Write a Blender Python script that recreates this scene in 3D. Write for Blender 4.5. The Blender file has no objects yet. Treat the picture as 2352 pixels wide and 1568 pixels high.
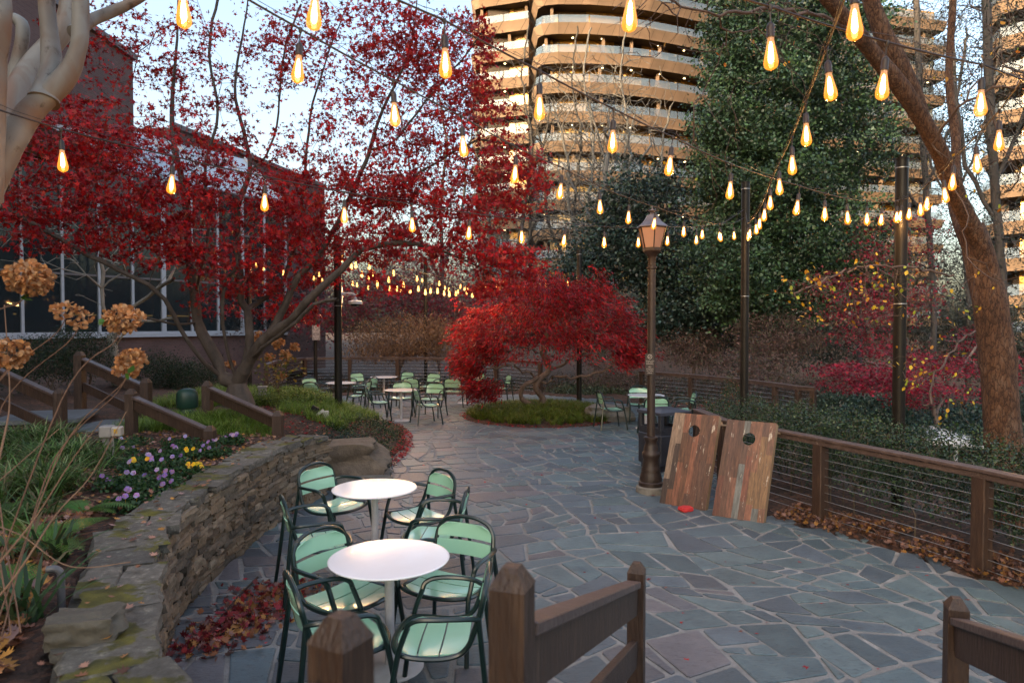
import bpy, math, random
import numpy as np
from mathutils import Vector, Matrix, noise as mnoise
random.seed(7); RNG = np.random.default_rng(7)
PI = math.pi; R = math.radians
C = bpy.context.scene.collection
SC = bpy.context.scene

# ---------------------------------------------------------------- camera, sky, sun, exposure
FPX, CX, CY, EYE = 1568.0, 1176.0, 784.0, 2.3
PITCH = math.atan2(39.0, FPX)
cam = bpy.data.cameras.new('camera'); cam_o = bpy.data.objects.new('camera', cam); C.objects.link(cam_o)
cam.lens = 24; cam.sensor_width = 36; cam.clip_end = 2000; cam.clip_start = 0.05
cam_o.location = (0, 0, EYE); cam_o.rotation_euler = (PI / 2 - PITCH, 0, 0)
cam.dof.use_dof = True; cam.dof.focus_distance = 8.0; cam.dof.aperture_fstop = 3.2
SC.camera = cam_o
SUN_EL, SUN_AZ = R(13), math.atan2(-0.72, -0.69)      # azimuth of the sun measured as atan2(x, y)
w = bpy.data.worlds.new('World'); SC.world = w; w.use_nodes = True
nt = w.node_tree; bg = nt.nodes['Background']
sky = nt.nodes.new('ShaderNodeTexSky'); sky.sky_type = 'NISHITA'; sky.sun_disc = False
sky.sun_elevation = SUN_EL; sky.sun_rotation = SUN_AZ; sky.air_density = 1.0; sky.dust_density = 7.0; sky.ozone_density = 0.9
wb = nt.nodes.new('ShaderNodeMix'); wb.data_type = 'RGBA'; wb.blend_type = 'MULTIPLY'; wb.inputs[0].default_value = 1; wb.inputs[7].default_value = (1.0, .99, .98, 1)
nt.links.new(sky.outputs[0], wb.inputs[6]); nt.links.new(wb.outputs[2], bg.inputs[0]); bg.inputs[1].default_value = 0.15
sl = bpy.data.lights.new('sun', 'SUN'); sl.energy = 2.0; sl.angle = R(0.6); sl.color = (1.0, 0.66, 0.34)
so = bpy.data.objects.new('sun', sl); C.objects.link(so)
sd = Vector((math.sin(SUN_AZ) * math.cos(SUN_EL), math.cos(SUN_AZ) * math.cos(SUN_EL), math.sin(SUN_EL)))
so.rotation_euler = sd.to_track_quat('Z', 'Y').to_euler(); so.location = (-30, -30, 40)
SC.view_settings.view_transform = 'Standard'; SC.view_settings.look = 'None'; SC.view_settings.gamma = 1
SC.view_settings.exposure = 2.45
SC.render.engine = 'CYCLES'
SC.cycles.use_denoising = True; SC.cycles.max_bounces = 6; SC.cycles.transparent_max_bounces = 12
SC.cycles.sample_clamp_indirect = 4.0; SC.cycles.caustics_reflective = False; SC.cycles.caustics_refractive = False

# ---------------------------------------------------------------- helpers
def P(x, y, d):
    """the world point seen at (x, y) of the 2352 x 1568 photograph, d metres along the view axis's ground track"""
    rx, rz = (x - CX) / FPX, -(y - CY) / FPX
    c, s = math.cos(PITCH), math.sin(PITCH)
    dy, dz = c + rz * s, rz * c - s
    return Vector((rx * d / dy, d, EYE + dz * d / dy))
def G(x, y, z=0.0):
    p = P(x, y, 1.0); t = (z - EYE) / (p.z - EYE)
    return Vector((p.x * t, t, z))

def props(o, label=None, cat=None, group=None, kind=None):
    if label: o['label'] = label
    if cat: o['category'] = cat
    if group: o['group'] = group
    if kind: o['kind'] = kind
    return o
def empty(name, loc=(0, 0, 0), rz=0.0, label=None, cat=None, group=None):
    o = bpy.data.objects.new(name, None); C.objects.link(o); o.location = loc; o.rotation_euler = (0, 0, rz)
    o.empty_display_size = 0.1
    return props(o, label, cat, group)
def copy_tree(o, parent=None):
    c = o.copy(); C.objects.link(c); c.parent = parent
    for ch in KIDS.get(o.name, []):
        copy_tree(ch, c)
    KIDS.setdefault(c.name, [])
    if parent is not None: KIDS.setdefault(parent.name, []).append(c)
    return c
KIDS = {}

class MB:
    def __init__(s): s.v = []; s.f = []; s.m = []; s.c = []; s.cur = 0; s.col = (1, 1, 1)
    def add(s, V, F, mi=None):
        b = len(s.v); s.v += [tuple(p) for p in V]; s.c += [s.col] * len(V)
        for f in F: s.f.append([i + b for i in f]); s.m.append(s.cur if mi is None else mi)
    def box(s, c, d, rz=0.0, mi=None, bev=0.0, rot=None):
        hx, hy, hz = d[0] / 2, d[1] / 2, d[2] / 2
        M = rot if rot is not None else Matrix.Rotation(rz, 3, 'Z')
        if bev <= 0:
            V = [Vector((x * hx, y * hy, z * hz)) for z in (-1, 1) for y in (-1, 1) for x in (-1, 1)]
            F = [(0, 2, 3, 1), (4, 5, 7, 6), (0, 1, 5, 4), (2, 6, 7, 3), (0, 4, 6, 2), (1, 3, 7, 5)]
        else:
            b = min(bev, hx * .9, hy * .9, hz * .9)
            V = []; ring = []
            for z, q in ((-hz, b), (-hz + b, 0), (hz - b, 0), (hz, b)):
                pts = [(-hx + q, -hy + b + 0 * q), (-hx + b, -hy + q), (hx - b, -hy + q), (hx - q, -hy + b), (hx - q, hy - b), (hx - b, hy - q), (-hx + b, hy - q), (-hx + q, hy - b)]
                ring.append(len(V)); V += [Vector((x, y, z)) for x, y in pts]
            F = [tuple(reversed(range(8))), tuple(range(24, 32))]
            for r in ring[:-1]:
                F += [(r + i, r + (i + 1) % 8, r + 8 + (i + 1) % 8, r + 8 + i) for i in range(8)]
        c = Vector(c); s.add([c + M @ p for p in V], F, mi)
    def bar(s, a, b, w, h, mi=None, up=(0, 0, 1), bev=0.0):
        a, b = Vector(a), Vector(b); d = b - a; L = d.length; x = d / L
        y = Vector(up).cross(x).normalized(); z = x.cross(y)
        s.box((a + b) / 2, (L, w, h), mi=mi, bev=bev, rot=Matrix((x, y, z)).transposed())
    def tube(s, pts, r, n=8, cap=True, mi=None, closed=False):
        pts = [Vector(p) for p in pts]; k = len(pts); rs = r if isinstance(r, (list, tuple)) else [r] * k
        V = []; nrm = None
        for i in range(k):
            if closed: t = pts[(i + 1) % k] - pts[i - 1]
            else: t = pts[min(i + 1, k - 1)] - pts[max(i - 1, 0)]
            t = t.normalized() if t.length > 1e-9 else Vector((0, 0, 1))
            if nrm is None:
                ref = Vector((0, 0, 1)) if abs(t.z) < .9 else Vector((1, 0, 0))
                nrm = t.cross(ref).normalized()
            else:
                nrm = nrm - t * nrm.dot(t); nrm.normalize()
            bi = t.cross(nrm)
            for j in range(n):
                a = 2 * PI * j / n
                V.append(pts[i] + (nrm * math.cos(a) + bi * math.sin(a)) * rs[i])
        F = []
        for i in range(k if closed else k - 1):
            a, b = i * n, ((i + 1) % k) * n
            F += [(a + j, a + (j + 1) % n, b + (j + 1) % n, b + j) for j in range(n)]
        if cap and not closed: F += [tuple(reversed(range(n))), tuple(range((k - 1) * n, k * n))]
        s.add(V, F, mi)
    def lathe(s, prof, n=24, c=(0, 0, 0), mi=None, cap=True):
        V = [(c[0] + r * math.cos(2 * PI * j / n), c[1] + r * math.sin(2 * PI * j / n), c[2] + z) for r, z in prof for j in range(n)]
        F = []
        for i in range(len(prof) - 1):
            F += [(i * n + j, i * n + (j + 1) % n, (i + 1) * n + (j + 1) % n, (i + 1) * n + j) for j in range(n)]
        if cap: F += [tuple(reversed(range(n))), tuple(range((len(prof) - 1) * n, len(prof) * n))]
        s.add(V, F, mi)
    def build(s, name, mats, parent=None, smooth=False, loc=None):
        me = bpy.data.meshes.new(name); me.from_pydata(s.v, [], s.f); 
        mats = mats if isinstance(mats, (list, tuple)) else [mats]
        for m in mats: me.materials.append(m)
        me.polygons.foreach_set('material_index', s.m)
        if smooth: me.polygons.foreach_set('use_smooth', [True] * len(s.f))
        if any(c != (1, 1, 1) for c in s.c):
            at = me.color_attributes.new('Col', 'FLOAT_COLOR', 'POINT')
            at.data.foreach_set('color', np.array([(c[0], c[1], c[2], 1) for c in s.c], dtype=np.float32).ravel())
        me.update()
        if smooth: me.set_sharp_from_angle(angle=R(42))
        return link(name, me, parent, loc)
def link(name, me, parent=None, loc=None):
    o = bpy.data.objects.new(name, me); C.objects.link(o)
    if loc is not None: o.location = loc
    if parent is not None:
        o.parent = parent; KIDS.setdefault(parent.name, []).append(o)
    return o
def npmesh(name, V, sizes, loops, mat, parent=None, col=None, smooth=False):
    me = bpy.data.meshes.new(name)
    V = np.asarray(V, dtype=np.float32); loops = np.asarray(loops, dtype=np.int32)
    sizes = np.asarray(sizes, dtype=np.int32)
    me.vertices.add(len(V)); me.vertices.foreach_set('co', V.ravel())
    me.loops.add(len(loops)); me.loops.foreach_set('vertex_index', loops)
    me.polygons.add(len(sizes)); st = np.concatenate([[0], np.cumsum(sizes)[:-1]]).astype(np.int32)
    me.polygons.foreach_set('loop_start', st)
    if smooth: me.polygons.foreach_set('use_smooth', np.ones(len(sizes), dtype=bool))
    for m in (mat if isinstance(mat, (list, tuple)) else [mat]): me.materials.append(m)
    if col is not None:
        at = me.color_attributes.new('Col', 'FLOAT_COLOR', 'POINT')
        c4 = np.ones((len(V), 4), dtype=np.float32); c4[:, :3] = col
        at.data.foreach_set('color', c4.ravel())
    me.update(calc_edges=True)
    return link(name, me, parent)

# ---------------------------------------------------------------- materials
def newmat(name):
    m = bpy.data.materials.new(name); m.use_nodes = True; t = m.node_tree
    return m, t, t.nodes['Principled BSDF']
def N(t, typ, **kw):
    n = t.nodes.new(typ)
    for k, v in kw.items():
        if k in n.inputs: n.inputs[k].default_value = v
        else: setattr(n, k, v)
    return n
def ramp(t, fac, stops):
    r = t.nodes.new('ShaderNodeValToRGB'); e = r.color_ramp.elements
    while len(e) < len(stops): e.new(0.5)
    for el, (p, c) in zip(e, stops): el.position = p; el.color = (*c, 1) if len(c) == 3 else c
    t.links.new(fac, r.inputs[0]); return r.outputs[0]
def mat(name, c1, c2=None, scale=5.0, rough=0.6, bump=0.0, bscale=None, metal=0.0, spec=0.5, c3=None, stretch=None, detail=6.0, coat=0.0, rvar=0.0):
    m, t, b = newmat(name); b.inputs['Roughness'].default_value = rough; b.inputs['Metallic'].default_value = metal
    b.inputs['Specular IOR Level'].default_value = spec; b.inputs['Coat Weight'].default_value = coat
    b.inputs['Coat Roughness'].default_value = 0.08
    tc = N(t, 'ShaderNodeTexCoord'); mp = N(t, 'ShaderNodeMapping'); t.links.new(tc.outputs['Object'], mp.inputs[0])
    if stretch: mp.inputs['Scale'].default_value = stretch
    n = N(t, 'ShaderNodeTexNoise', Scale=scale, Detail=detail, Roughness=0.6); t.links.new(mp.outputs[0], n.inputs['Vector'])
    c2 = c2 or tuple(v * 0.7 for v in c1)
    st = [(0.32, c1), (0.68, c2)] if not c3 else [(0.3, c1), (0.52, c2), (0.72, c3)]
    t.links.new(ramp(t, n.outputs[0], st), b.inputs['Base Color'])
    if rvar:
        mr = N(t, 'ShaderNodeMapRange'); mr.inputs[3].default_value = max(0, rough - rvar); mr.inputs[4].default_value = min(1, rough + rvar)
        t.links.new(n.outputs[0], mr.inputs[0]); t.links.new(mr.outputs[0], b.inputs['Roughness'])
    if bump:
        n2 = N(t, 'ShaderNodeTexNoise', Scale=bscale or scale * 4, Detail=8.0); t.links.new(mp.outputs[0], n2.inputs['Vector'])
        bp = N(t, 'ShaderNodeBump', Strength=bump); bp.inputs['Distance'].default_value = 0.02
        t.links.new(n2.outputs[0], bp.inputs['Height']); t.links.new(bp.outputs[0], b.inputs['Normal'])
    return m
def colmat(name, rough=0.7, bump=0.0, bscale=20, trans=0.0, var=0.0, vscale=8, spec=0.5, dark=(0, 0, 0), stretch=None):
    """base colour from the mesh's own 'Col' attribute, broken up by noise"""
    m, t, b = newmat(name); a = N(t, 'ShaderNodeAttribute', attribute_name='Col')
    b.inputs['Roughness'].default_value = rough; b.inputs['Specular IOR Level'].default_value = spec
    src = a.outputs['Color']
    tc = N(t, 'ShaderNodeTexCoord'); mp = N(t, 'ShaderNodeMapping'); t.links.new(tc.outputs['Object'], mp.inputs[0])
    if stretch: mp.inputs['Scale'].default_value = stretch
    if var:
        n = N(t, 'ShaderNodeTexNoise', Scale=vscale, Detail=7.0, Roughness=0.65); t.links.new(mp.outputs[0], n.inputs['Vector'])
        mx = N(t, 'ShaderNodeMix', data_type='RGBA', blend_type='MULTIPLY'); mx.inputs[0].default_value = 1.0
        k = ramp(t, n.outputs[0], [(0.3, (1 - var,) * 3), (0.7, (1 + var * .6,) * 3)])
        t.links.new(src, mx.inputs[6]); t.links.new(k, mx.inputs[7]); src = mx.outputs[2]
    t.links.new(src, b.inputs['Base Color'])
    if bump:
        n2 = N(t, 'ShaderNodeTexNoise', Scale=bscale, Detail=8.0); t.links.new(mp.outputs[0], n2.inputs['Vector'])
        bp = N(t, 'ShaderNodeBump', Strength=bump); bp.inputs['Distance'].default_value = 0.02
        t.links.new(n2.outputs[0], bp.inputs['Height']); t.links.new(bp.outputs[0], b.inputs['Normal'])
    if trans:
        tr = N(t, 'ShaderNodeBsdfTranslucent'); t.links.new(src, tr.inputs[0])
        mxs = N(t, 'ShaderNodeMixShader'); mxs.inputs[0].default_value = trans
        t.links.new(b.outputs[0], mxs.inputs[1]); t.links.new(tr.outputs[0], mxs.inputs[2])
        t.links.new(mxs.outputs[0], t.nodes['Material Output'].inputs[0])
    return m
def emis(name, col, s):
    m, t, b = newmat(name); t.nodes.remove(b); e = N(t, 'ShaderNodeEmission'); e.inputs[0].default_value = (*col, 1); e.inputs[1].default_value = s
    t.links.new(e.outputs[0], t.nodes['Material Output'].inputs[0]); return m

M = {}
M['post'] = mat('painted_brown_timber', (.068, .036, .021), (.034, .018, .012), 5, .55, .5, 22, c3=(.085, .05, .032), stretch=(4, 4, .5))
M['rail'] = mat('weathered_rail_cap', (.115, .08, .07), (.075, .05, .043), 6, .45, .35, 40, c3=(.14, .10, .09))
M['wire'] = mat('steel_cable', (.42, .42, .42), (.3, .3, .3), 10, .35, metal=.8)
M['black'] = mat('black_pole_paint', (.010, .0095, .009), (.016, .014, .012), 4, .42, spec=.22)
M['frame'] = mat('dark_green_tube_paint', (.004, .016, .015), (.006, .02, .018), 9, .3, coat=.2)
M['mint'] = mat('mint_green_enamel', (.31, .57, .41), (.28, .53, .385), 3, .22, coat=.5, rvar=.05)
M['white'] = mat('white_table_top', (.80, .80, .82), (.72, .72, .74), 2.2, .2, coat=.2, rvar=.12)
M['tbase'] = mat('painted_table_steel', (.56, .54, .55), (.46, .44, .44), 12, .45, .1, 60)
M['leaf'] = colmat('living_leaf', .5, trans=.3, spec=.35)
M['gloss'] = colmat('glossy_evergreen_leaf', .42, trans=.12, spec=.45)
M['dead'] = colmat('dry_leaf', .75, trans=.2)
M['bark'] = colmat('tree_bark', .85, .6, 22, var=.45, vscale=7, stretch=(1, 1, .35))
M['stone'] = colmat('rough_sandstone', .85, .7, 26, var=.4, vscale=6)
# ---------------------------------------------------------------- plant builders
def unit(a): return a / np.maximum(np.linalg.norm(a, axis=-1, keepdims=True), 1e-9)
def star(lobes=5, inner=.34, spread=250, tip=1.0):
    """a palmate leaf outline in the xy plane, stalk at the origin, pointing to +y"""
    pts = [(0, -.12)]
    for i in range(lobes):
        f = i / (lobes - 1) - .5
        a = R(90) - f * R(spread); L = tip * (1 - .45 * abs(2 * f) ** 1.6)
        pts.append((L * math.cos(a), L * math.sin(a)))
        if i < lobes - 1:
            a2 = R(90) - ((i + .5) / (lobes - 1) - .5) * R(spread)
            pts.append((inner * math.cos(a2), inner * math.sin(a2)))
    return np.array([(x, y, 0) for x, y in [pts[0]] + pts[1:][::-1]])
MAPLE = star(5, .3, 240); MAPLE7 = star(7, .32, 260)
OVAL = np.array([(0, 0, 0), (.28, .3, .03), (.3, .62, .03), (0, 1, 0), (-.3, .62, .03), (-.28, .3, .03)])
SLIM = np.array([(0, 0, 0), (.1, .35, 0), (0, 1, 0), (-.1, .35, 0)])
OAK = np.array([(0, -.1, 0), (.12, .12, 0), (.38, .1, .02), (.2, .3, 0), (.55, .42, .04), (.22, .55, 0), (.42, .8, .05), (.12, .78, 0), (0, 1.1, .03),
                (-.12, .78, 0), (-.42, .8, .05), (-.22, .55, 0), (-.55, .42, .04), (-.2, .3, 0), (-.38, .1, .02), (-.12, .12, 0)])
def leaves(name, pts, size, cols, shape, mt, parent=None, up=.5, svar=.35, dirs=None, seed=0, cvar=.25):
    """one leaf of the given outline at each point; up: 0 any way, 1 flat; cols: (k,3) palette or (n,3)"""
    g = np.random.default_rng(seed); pts = np.asarray(pts); n = len(pts); k = len(shape)
    nr = unit(g.normal(size=(n, 3)) * (1 - up) + np.array([0, 0, 1]) * up + 1e-6)
    d = g.normal(size=(n, 3)) if dirs is None else np.asarray(dirs) + g.normal(size=(n, 3)) * .35
    d = unit(d - nr * (d * nr).sum(1, keepdims=True)); x = np.cross(d, nr)
    s = size * (1 + svar * g.uniform(-1, 1, size=(n, 1)))
    V = pts[:, None, :] + s[:, :, None] * (shape[None, :, 0:1] * x[:, None] + shape[None, :, 1:2] * d[:, None] + shape[None, :, 2:3] * nr[:, None])
    cols = np.asarray(cols, dtype=float)
    c = cols if len(cols) == n and n > 12 else cols[g.integers(0, len(cols), n)]
    c = np.clip(c * (1 + cvar * g.uniform(-1, 1, size=(n, 1))), 0, 1)
    return npmesh(name, V.reshape(-1, 3), np.full(n, k), np.arange(n * k), mt, parent, np.repeat(c, k, axis=0))
class Skel:
    def __init__(s, seed=0):
        s.p = np.zeros((60000, 3)); s.par = np.full(60000, -1); s.n = 0; s.w = np.zeros(60000); s.g = np.random.default_rng(seed); s.tips = []
    def limb(s, pts, start=None, step=.25, w=0.0, jit=.0):
        pts = [Vector(p) for p in pts]
        if start is None: s.p[s.n] = pts[0]; s.par[s.n] = -1; s.w[s.n] = w; last = s.n; s.n += 1
        else: last = start; pts = [Vector(s.p[start])] + pts
        idx = [last]; k = len(pts)
        for i in range(k - 1):
            p0, p1, p2, p3 = pts[max(i - 1, 0)], pts[i], pts[i + 1], pts[min(i + 2, k - 1)]
            m = max(1, int(round((p2 - p1).length / step)))
            for j in range(1, m + 1):
                t = j / m
                q = .5 * ((2 * p1) + (p2 - p0) * t + (2 * p0 - 5 * p1 + 4 * p2 - p3) * t * t + (3 * p1 - p0 - 3 * p2 + p3) * t ** 3)
                q = np.array(q) + s.g.normal(size=3) * jit * step
                s.p[s.n] = q; s.par[s.n] = last; s.w[s.n] = w; last = s.n; idx.append(last); s.n += 1
        return idx
    def near(s, p):
        return int(np.argmin(((s.p[:s.n] - np.array(p)) ** 2).sum(1)))
    def grow(s, targets, step=.25, jit=.18, rise=.25, droop=0.0, order=None):
        T = np.asarray(targets, dtype=float)
        d0 = np.array([((s.p[:s.n:3] - t) ** 2).sum(1).min() for t in T]); T = T[np.argsort(d0)]
        for t in T:
            P0 = s.p[:s.n]; dv = t - P0; d = np.sqrt((dv ** 2).sum(1)) + 1e-6
            pr = s.par[:s.n]; tang = unit(P0 - P0[np.maximum(pr, 0)])
            cosv = (tang * dv).sum(1) / d
            cost = d * (1.25 - .45 * cosv) + rise * np.maximum(0, -dv[:, 2])
            i = int(np.argmin(cost)); L = d[i]
            if L < step * .6: s.tips.append(i); continue
            m = max(1, int(L / step)); a = P0[i].copy(); c = a + tang[i] * L * .4 + np.array([0, 0, droop * L])
            last = i
            for j in range(1, m + 1):
                u = j / m; q = (1 - u) ** 2 * a + 2 * u * (1 - u) * c + u * u * t
                if j < m: q = q + s.g.normal(size=3) * jit * step
                s.p[s.n] = q; s.par[s.n] = last; last = s.n; s.n += 1
            s.tips.append(last)
    def mesh(s, name, mt, parent=None, col=(.1, .08, .06), rtip=.004, pw=.5, rmin=.0, rmax=9, flare=None, cvar=.15, thick=.02, lim=None):
        n = s.n; p = s.p[:n]; par = s.par[:n]; cnt = np.zeros(n)
        kids = np.bincount(par[par >= 0], minlength=n); cnt[kids == 0] = 1
        for i in range(n - 1, -1, -1):
            if par[i] >= 0: cnt[par[i]] += cnt[i]
        r = np.clip(rtip * cnt ** pw, rmin, rmax); r = np.maximum(r, s.w[:n])
        if flare is not None: r = r * (1 + flare[0] * np.exp(-np.maximum(0, p[:, 2] - flare[1]) / flare[2]))
        s.r = r; s.cnt = cnt
        e = np.nonzero(par >= 0)[0]; a = par[e]
        tn = np.zeros((n, 3)); tn[e] = unit(p[e] - p[a])
        ch = {}
        roots = np.nonzero(par < 0)[0]
        best = np.full(n, -1); bc = np.zeros(n)
        for i in e:
            if cnt[i] > bc[par[i]]: bc[par[i]] = cnt[i]; best[par[i]] = i
        for q in roots:
            if best[q] >= 0: tn[q] = tn[best[q]]
        ref = unit(np.array([.577, -.6, .55]))
        Vs = []; sz = []; lp = []; base = 0
        for thickset in (True, False):
            k = 8 if thickset else 4
            msk = (r[e] >= thick) if thickset else (r[e] < thick)
            ee = e[msk]; aa = a[msk]
            if len(ee) == 0: continue
            main = best[aa] == ee
            ta = np.where(main[:, None], tn[aa], tn[ee]); ra = np.where(main, r[aa], np.minimum(r[aa], r[ee] * 1.15))
            def ring(c, t, rr):
                u = unit(np.cross(t, ref)); v = np.cross(t, u); an = np.arange(k) * 2 * PI / k
                return c[:, None] + rr[:, None, None] * (np.cos(an)[None, :, None] * u[:, None] + np.sin(an)[None, :, None] * v[:, None])
            A = ring(p[aa], ta, ra); B = ring(p[ee], tn[ee], r[ee])
            V = np.concatenate([A, B], axis=1); Vs.append(V.reshape(-1, 3)); m = len(ee)
            j = np.arange(k); q = np.stack([j, (j + 1) % k, (j + 1) % k + k, j + k], 1)
            L = (np.arange(m) * 2 * k)[:, None, None] + q[None] + base
            lp.append(L.reshape(-1)); sz.append(np.full(m * k, 4)); base += m * 2 * k
        V = np.concatenate(Vs); g = s.g
        c = np.array(col)[None] * (1 + cvar * g.uniform(-1, 1, size=(len(V), 1)))
        return npmesh(name, V, np.concatenate(sz), np.concatenate(lp), mt, parent, np.clip(c, 0, 1), smooth=True)
def ellip(c, r, n, g, hollow=0.0):
    """n points in an ellipsoid; hollow pushes them to the shell"""
    d = unit(g.normal(size=(n, 3))); q = g.uniform(0, 1, size=(n, 1)) ** (1 / 3); q = hollow + (1 - hollow) * q
    return np.array(c)[None] + d * q * np.array(r)[None]
def clumps(centers, per, spread, g):
    c = np.repeat(np.asarray(centers), per, axis=0); return c + g.normal(size=c.shape) * np.array(spread)
def tuft(name, roots, blades, length, cols, parent=None, width=.006, droop=.6, seed=0, mt=None, lean=.5):
    """grass: every blade a bent three-segment strip"""
    g = np.random.default_rng(seed); roots = np.asarray(roots); n = len(roots) * blades
    b = np.repeat(roots, blades, axis=0) + np.c_[g.normal(size=(n, 2)) * .025, np.zeros(n)]
    az = g.uniform(0, 2 * PI, n); L = length * g.uniform(.55, 1.15, n); dr = droop * g.uniform(.4, 1.3, n); ln = lean * g.uniform(.1, 1.2, n)
    h = np.stack([np.cos(az), np.sin(az), np.zeros(n)], 1); sd = np.stack([-np.sin(az), np.cos(az), np.zeros(n)], 1)
    V = []; 
    for t, wd in ((0, 1), (.4, 1), (.75, .7), (1, .08)):
        q = b + h * (L * (ln * t + dr * t * t * .6))[:, None] + np.array([0, 0, 1]) * (L * (t - .55 * dr * t * t * t))[:, None]
        V += [q - sd * width * wd / 2, q + sd * width * wd / 2]
    V = np.stack(V, 1)
    q = np.array([(0, 1, 3, 2), (2, 3, 5, 4), (4, 5, 7, 6)])
    L_ = (np.arange(n) * 8)[:, None, None] + q[None]
    cols = np.asarray(cols); c = cols[g.integers(0, len(cols), n)] * (1 + .25 * g.uniform(-1, 1, size=(n, 1)))
    return npmesh(name, V.reshape(-1, 3), np.full(n * 3, 4), L_.ravel(), mt or M['leaf'], parent, np.repeat(np.clip(c, 0, 1), 8, axis=0))
def rock(mb, c, d, seed, n=7, rz=0.0, sq=.55, rough=.12):
    """a rounded irregular stone added to mb"""
    V = []; idx = {}; F = []
    M3 = Matrix.Rotation(rz, 3, 'Z'); off = Vector((seed * 3.7, seed * 1.3, seed * .7))
    def vid(x, y, z):
        k = (round(x, 4), round(y, 4), round(z, 4))
        if k not in idx:
            v = Vector((x, y, z)); u = v.normalized(); v = v * (1 - sq) * 1.0 + u * sq
            v = v * (1 + rough * (mnoise.noise(v * 1.3 + off) * 1.6 + .6 * mnoise.noise(v * 3.4 + off)))
            idx[k] = len(V); V.append(Vector(c) + M3 @ Vector((v.x * d[0] / 2, v.y * d[1] / 2, v.z * d[2] / 2)))
        return idx[k]
    g = [-1 + 2 * i / n for i in range(n + 1)]
    for ax in range(3):
        for sg in (-1, 1):
            for i in range(n):
                for j in range(n):
                    q = []
                    for a, b in ((i, j), (i + 1, j), (i + 1, j + 1), (i, j + 1)):
                        p = [0, 0, 0]; p[ax] = sg; p[(ax + 1) % 3] = g[a]; p[(ax + 2) % 3] = g[b]; q.append(vid(*p))
                    F.append(q if sg > 0 else q[::-1])
    mb.add(V, F)
# ---------------------------------------------------------------- ground, patio, retaining wall
PATIO = [(-1.2, 1.2), (-1.5, 2.45), (-1.95, 3.3), (-2.35, 4.1), (-2.65, 4.75), (-2.85, 5.5), (-2.9, 8.7), (-2.75, 9.6), (-2.25, 10.4), (-1.98, 11.2), (-1.95, 12.6), (-2.2, 14.2),
         (-2.7, 15.6), (-3.8, 16.6), (-5.6, 17.7), (-7.1, 19.4), (-6.8, 21.0), (-5, 21.9), (0.5, 22.3), (2.4, 21.0), (3.6, 19.0), (5.9, 14.6), (5.2, 13.3), (3.5, 12.4), (3.1, 11.4),
         (2.98, 9.4), (2.85, 8.5), (3.0, 8.0), (3.5, 7.4), (3.84, 6.97), (4.12, 6.25), (4.5, 5.4), (5.0, 4.0), (5.3, 1.2)]
def sdist(x, y, poly):
    """signed distance to a polygon, negative inside"""
    x = np.asarray(x, float); y = np.asarray(y, float); d = np.full(x.shape, 1e9); ins = np.zeros(x.shape, bool); n = len(poly)
    for i in range(n):
        ax, ay = poly[i]; bx, by = poly[(i + 1) % n]
        t = np.clip(((x - ax) * (bx - ax) + (y - ay) * (by - ay)) / ((bx - ax) ** 2 + (by - ay) ** 2), 0, 1)
        d = np.minimum(d, np.hypot(x - ax - t * (bx - ax), y - ay - t * (by - ay)))
        c = ((ay > y) != (by > y)) & (x < (bx - ax) * (y - ay) / (by - ay + 1e-12) + ax); ins ^= c
    return np.where(ins, -d, d)
def sm(a, b, x): t = np.clip((x - a) / (b - a), 0, 1); return t * t * (3 - 2 * t)
def hgt(x, y):
    x = np.asarray(x, float); y = np.asarray(y, float); d = sdist(x, y, PATIO)
    bank = .79 + 0 * y
    k = np.where(y < 8.7, 9.0, .42 + 8.5 * (1 - sm(8.7, 9.4, y)))
    left = np.minimum(bank, .05 + k * np.maximum(d - .06, 0)) + .05 * np.maximum(0, -x - 5.5) * sm(5, 9, y)
    left = left - sm(16, 24, y) * left * .75
    right = .02 - .3 * np.maximum(0, d - 1.7); right = np.maximum(right, -1.5)
    far = .03 - .12 * np.maximum(0, d - .8); far = np.maximum(far, -1.6)
    wl = sm(-.5, -1.6, x) * sm(23, 19, y); wl = np.where((y < 23) & (x < -.9), np.maximum(wl, sm(-.9, -1.2, x) * sm(23, 20, y)), wl)
    wr = sm(1.0, 2.4, x) * (1 - wl)
    h = left * wl + right * wr + far * (1 - wl - wr)
    h = h + sm(45, 70, y) * (1.7 - .0 * h) + .03 * np.sin(x * 2.1 + 1) * np.sin(y * 1.7) * sm(.3, 1.2, d)
    return np.where(d < .03, -.06, h)
def H(x, y): return float(hgt(np.array([x]), np.array([y]))[0])
def onground(pts):
    pts = np.array(pts, float); pts[:, 2] += hgt(pts[:, 0], pts[:, 1]); return pts
gx = np.concatenate([np.arange(-70, -12, 3), np.arange(-12, 9, .17), np.arange(9, 30, 1.2), np.arange(30, 110, 5)])
gy = np.concatenate([np.arange(-30, 1, 3), np.arange(1, 27, .17), np.arange(27, 50, 1.2), np.arange(50, 180, 6)])
XX, YY = np.meshgrid(gx, gy); ZZ = hgt(XX, YY); nx, ny = len(gx), len(gy)
ii = (np.arange(ny - 1)[:, None] * nx + np.arange(nx - 1)[None]).ravel()
LP = np.stack([ii, ii + 1, ii + nx + 1, ii + nx], 1)
m_soil, t, b = newmat('leaf_mould_soil')
tc = N(t, 'ShaderNodeTexCoord'); n1 = N(t, 'ShaderNodeTexNoise', Scale=2.0, Detail=8.0); n2 = N(t, 'ShaderNodeTexVoronoi', Scale=26.0); n3 = N(t, 'ShaderNodeTexNoise', Scale=30.0, Detail=6.0)
for q in (n1, n2, n3): t.links.new(tc.outputs['Object'], q.inputs['Vector'])
c1 = ramp(t, n1.outputs[0], [(.35, (.035, .022, .014)), (.6, (.07, .04, .026)), (.75, (.03, .035, .014))])
c2 = ramp(t, n2.outputs['Color'], [(.2, (.4, .35, .3)), (.6, (1, .8, .7)), (.9, (2.0, 1.5, 1.2))])
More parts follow.
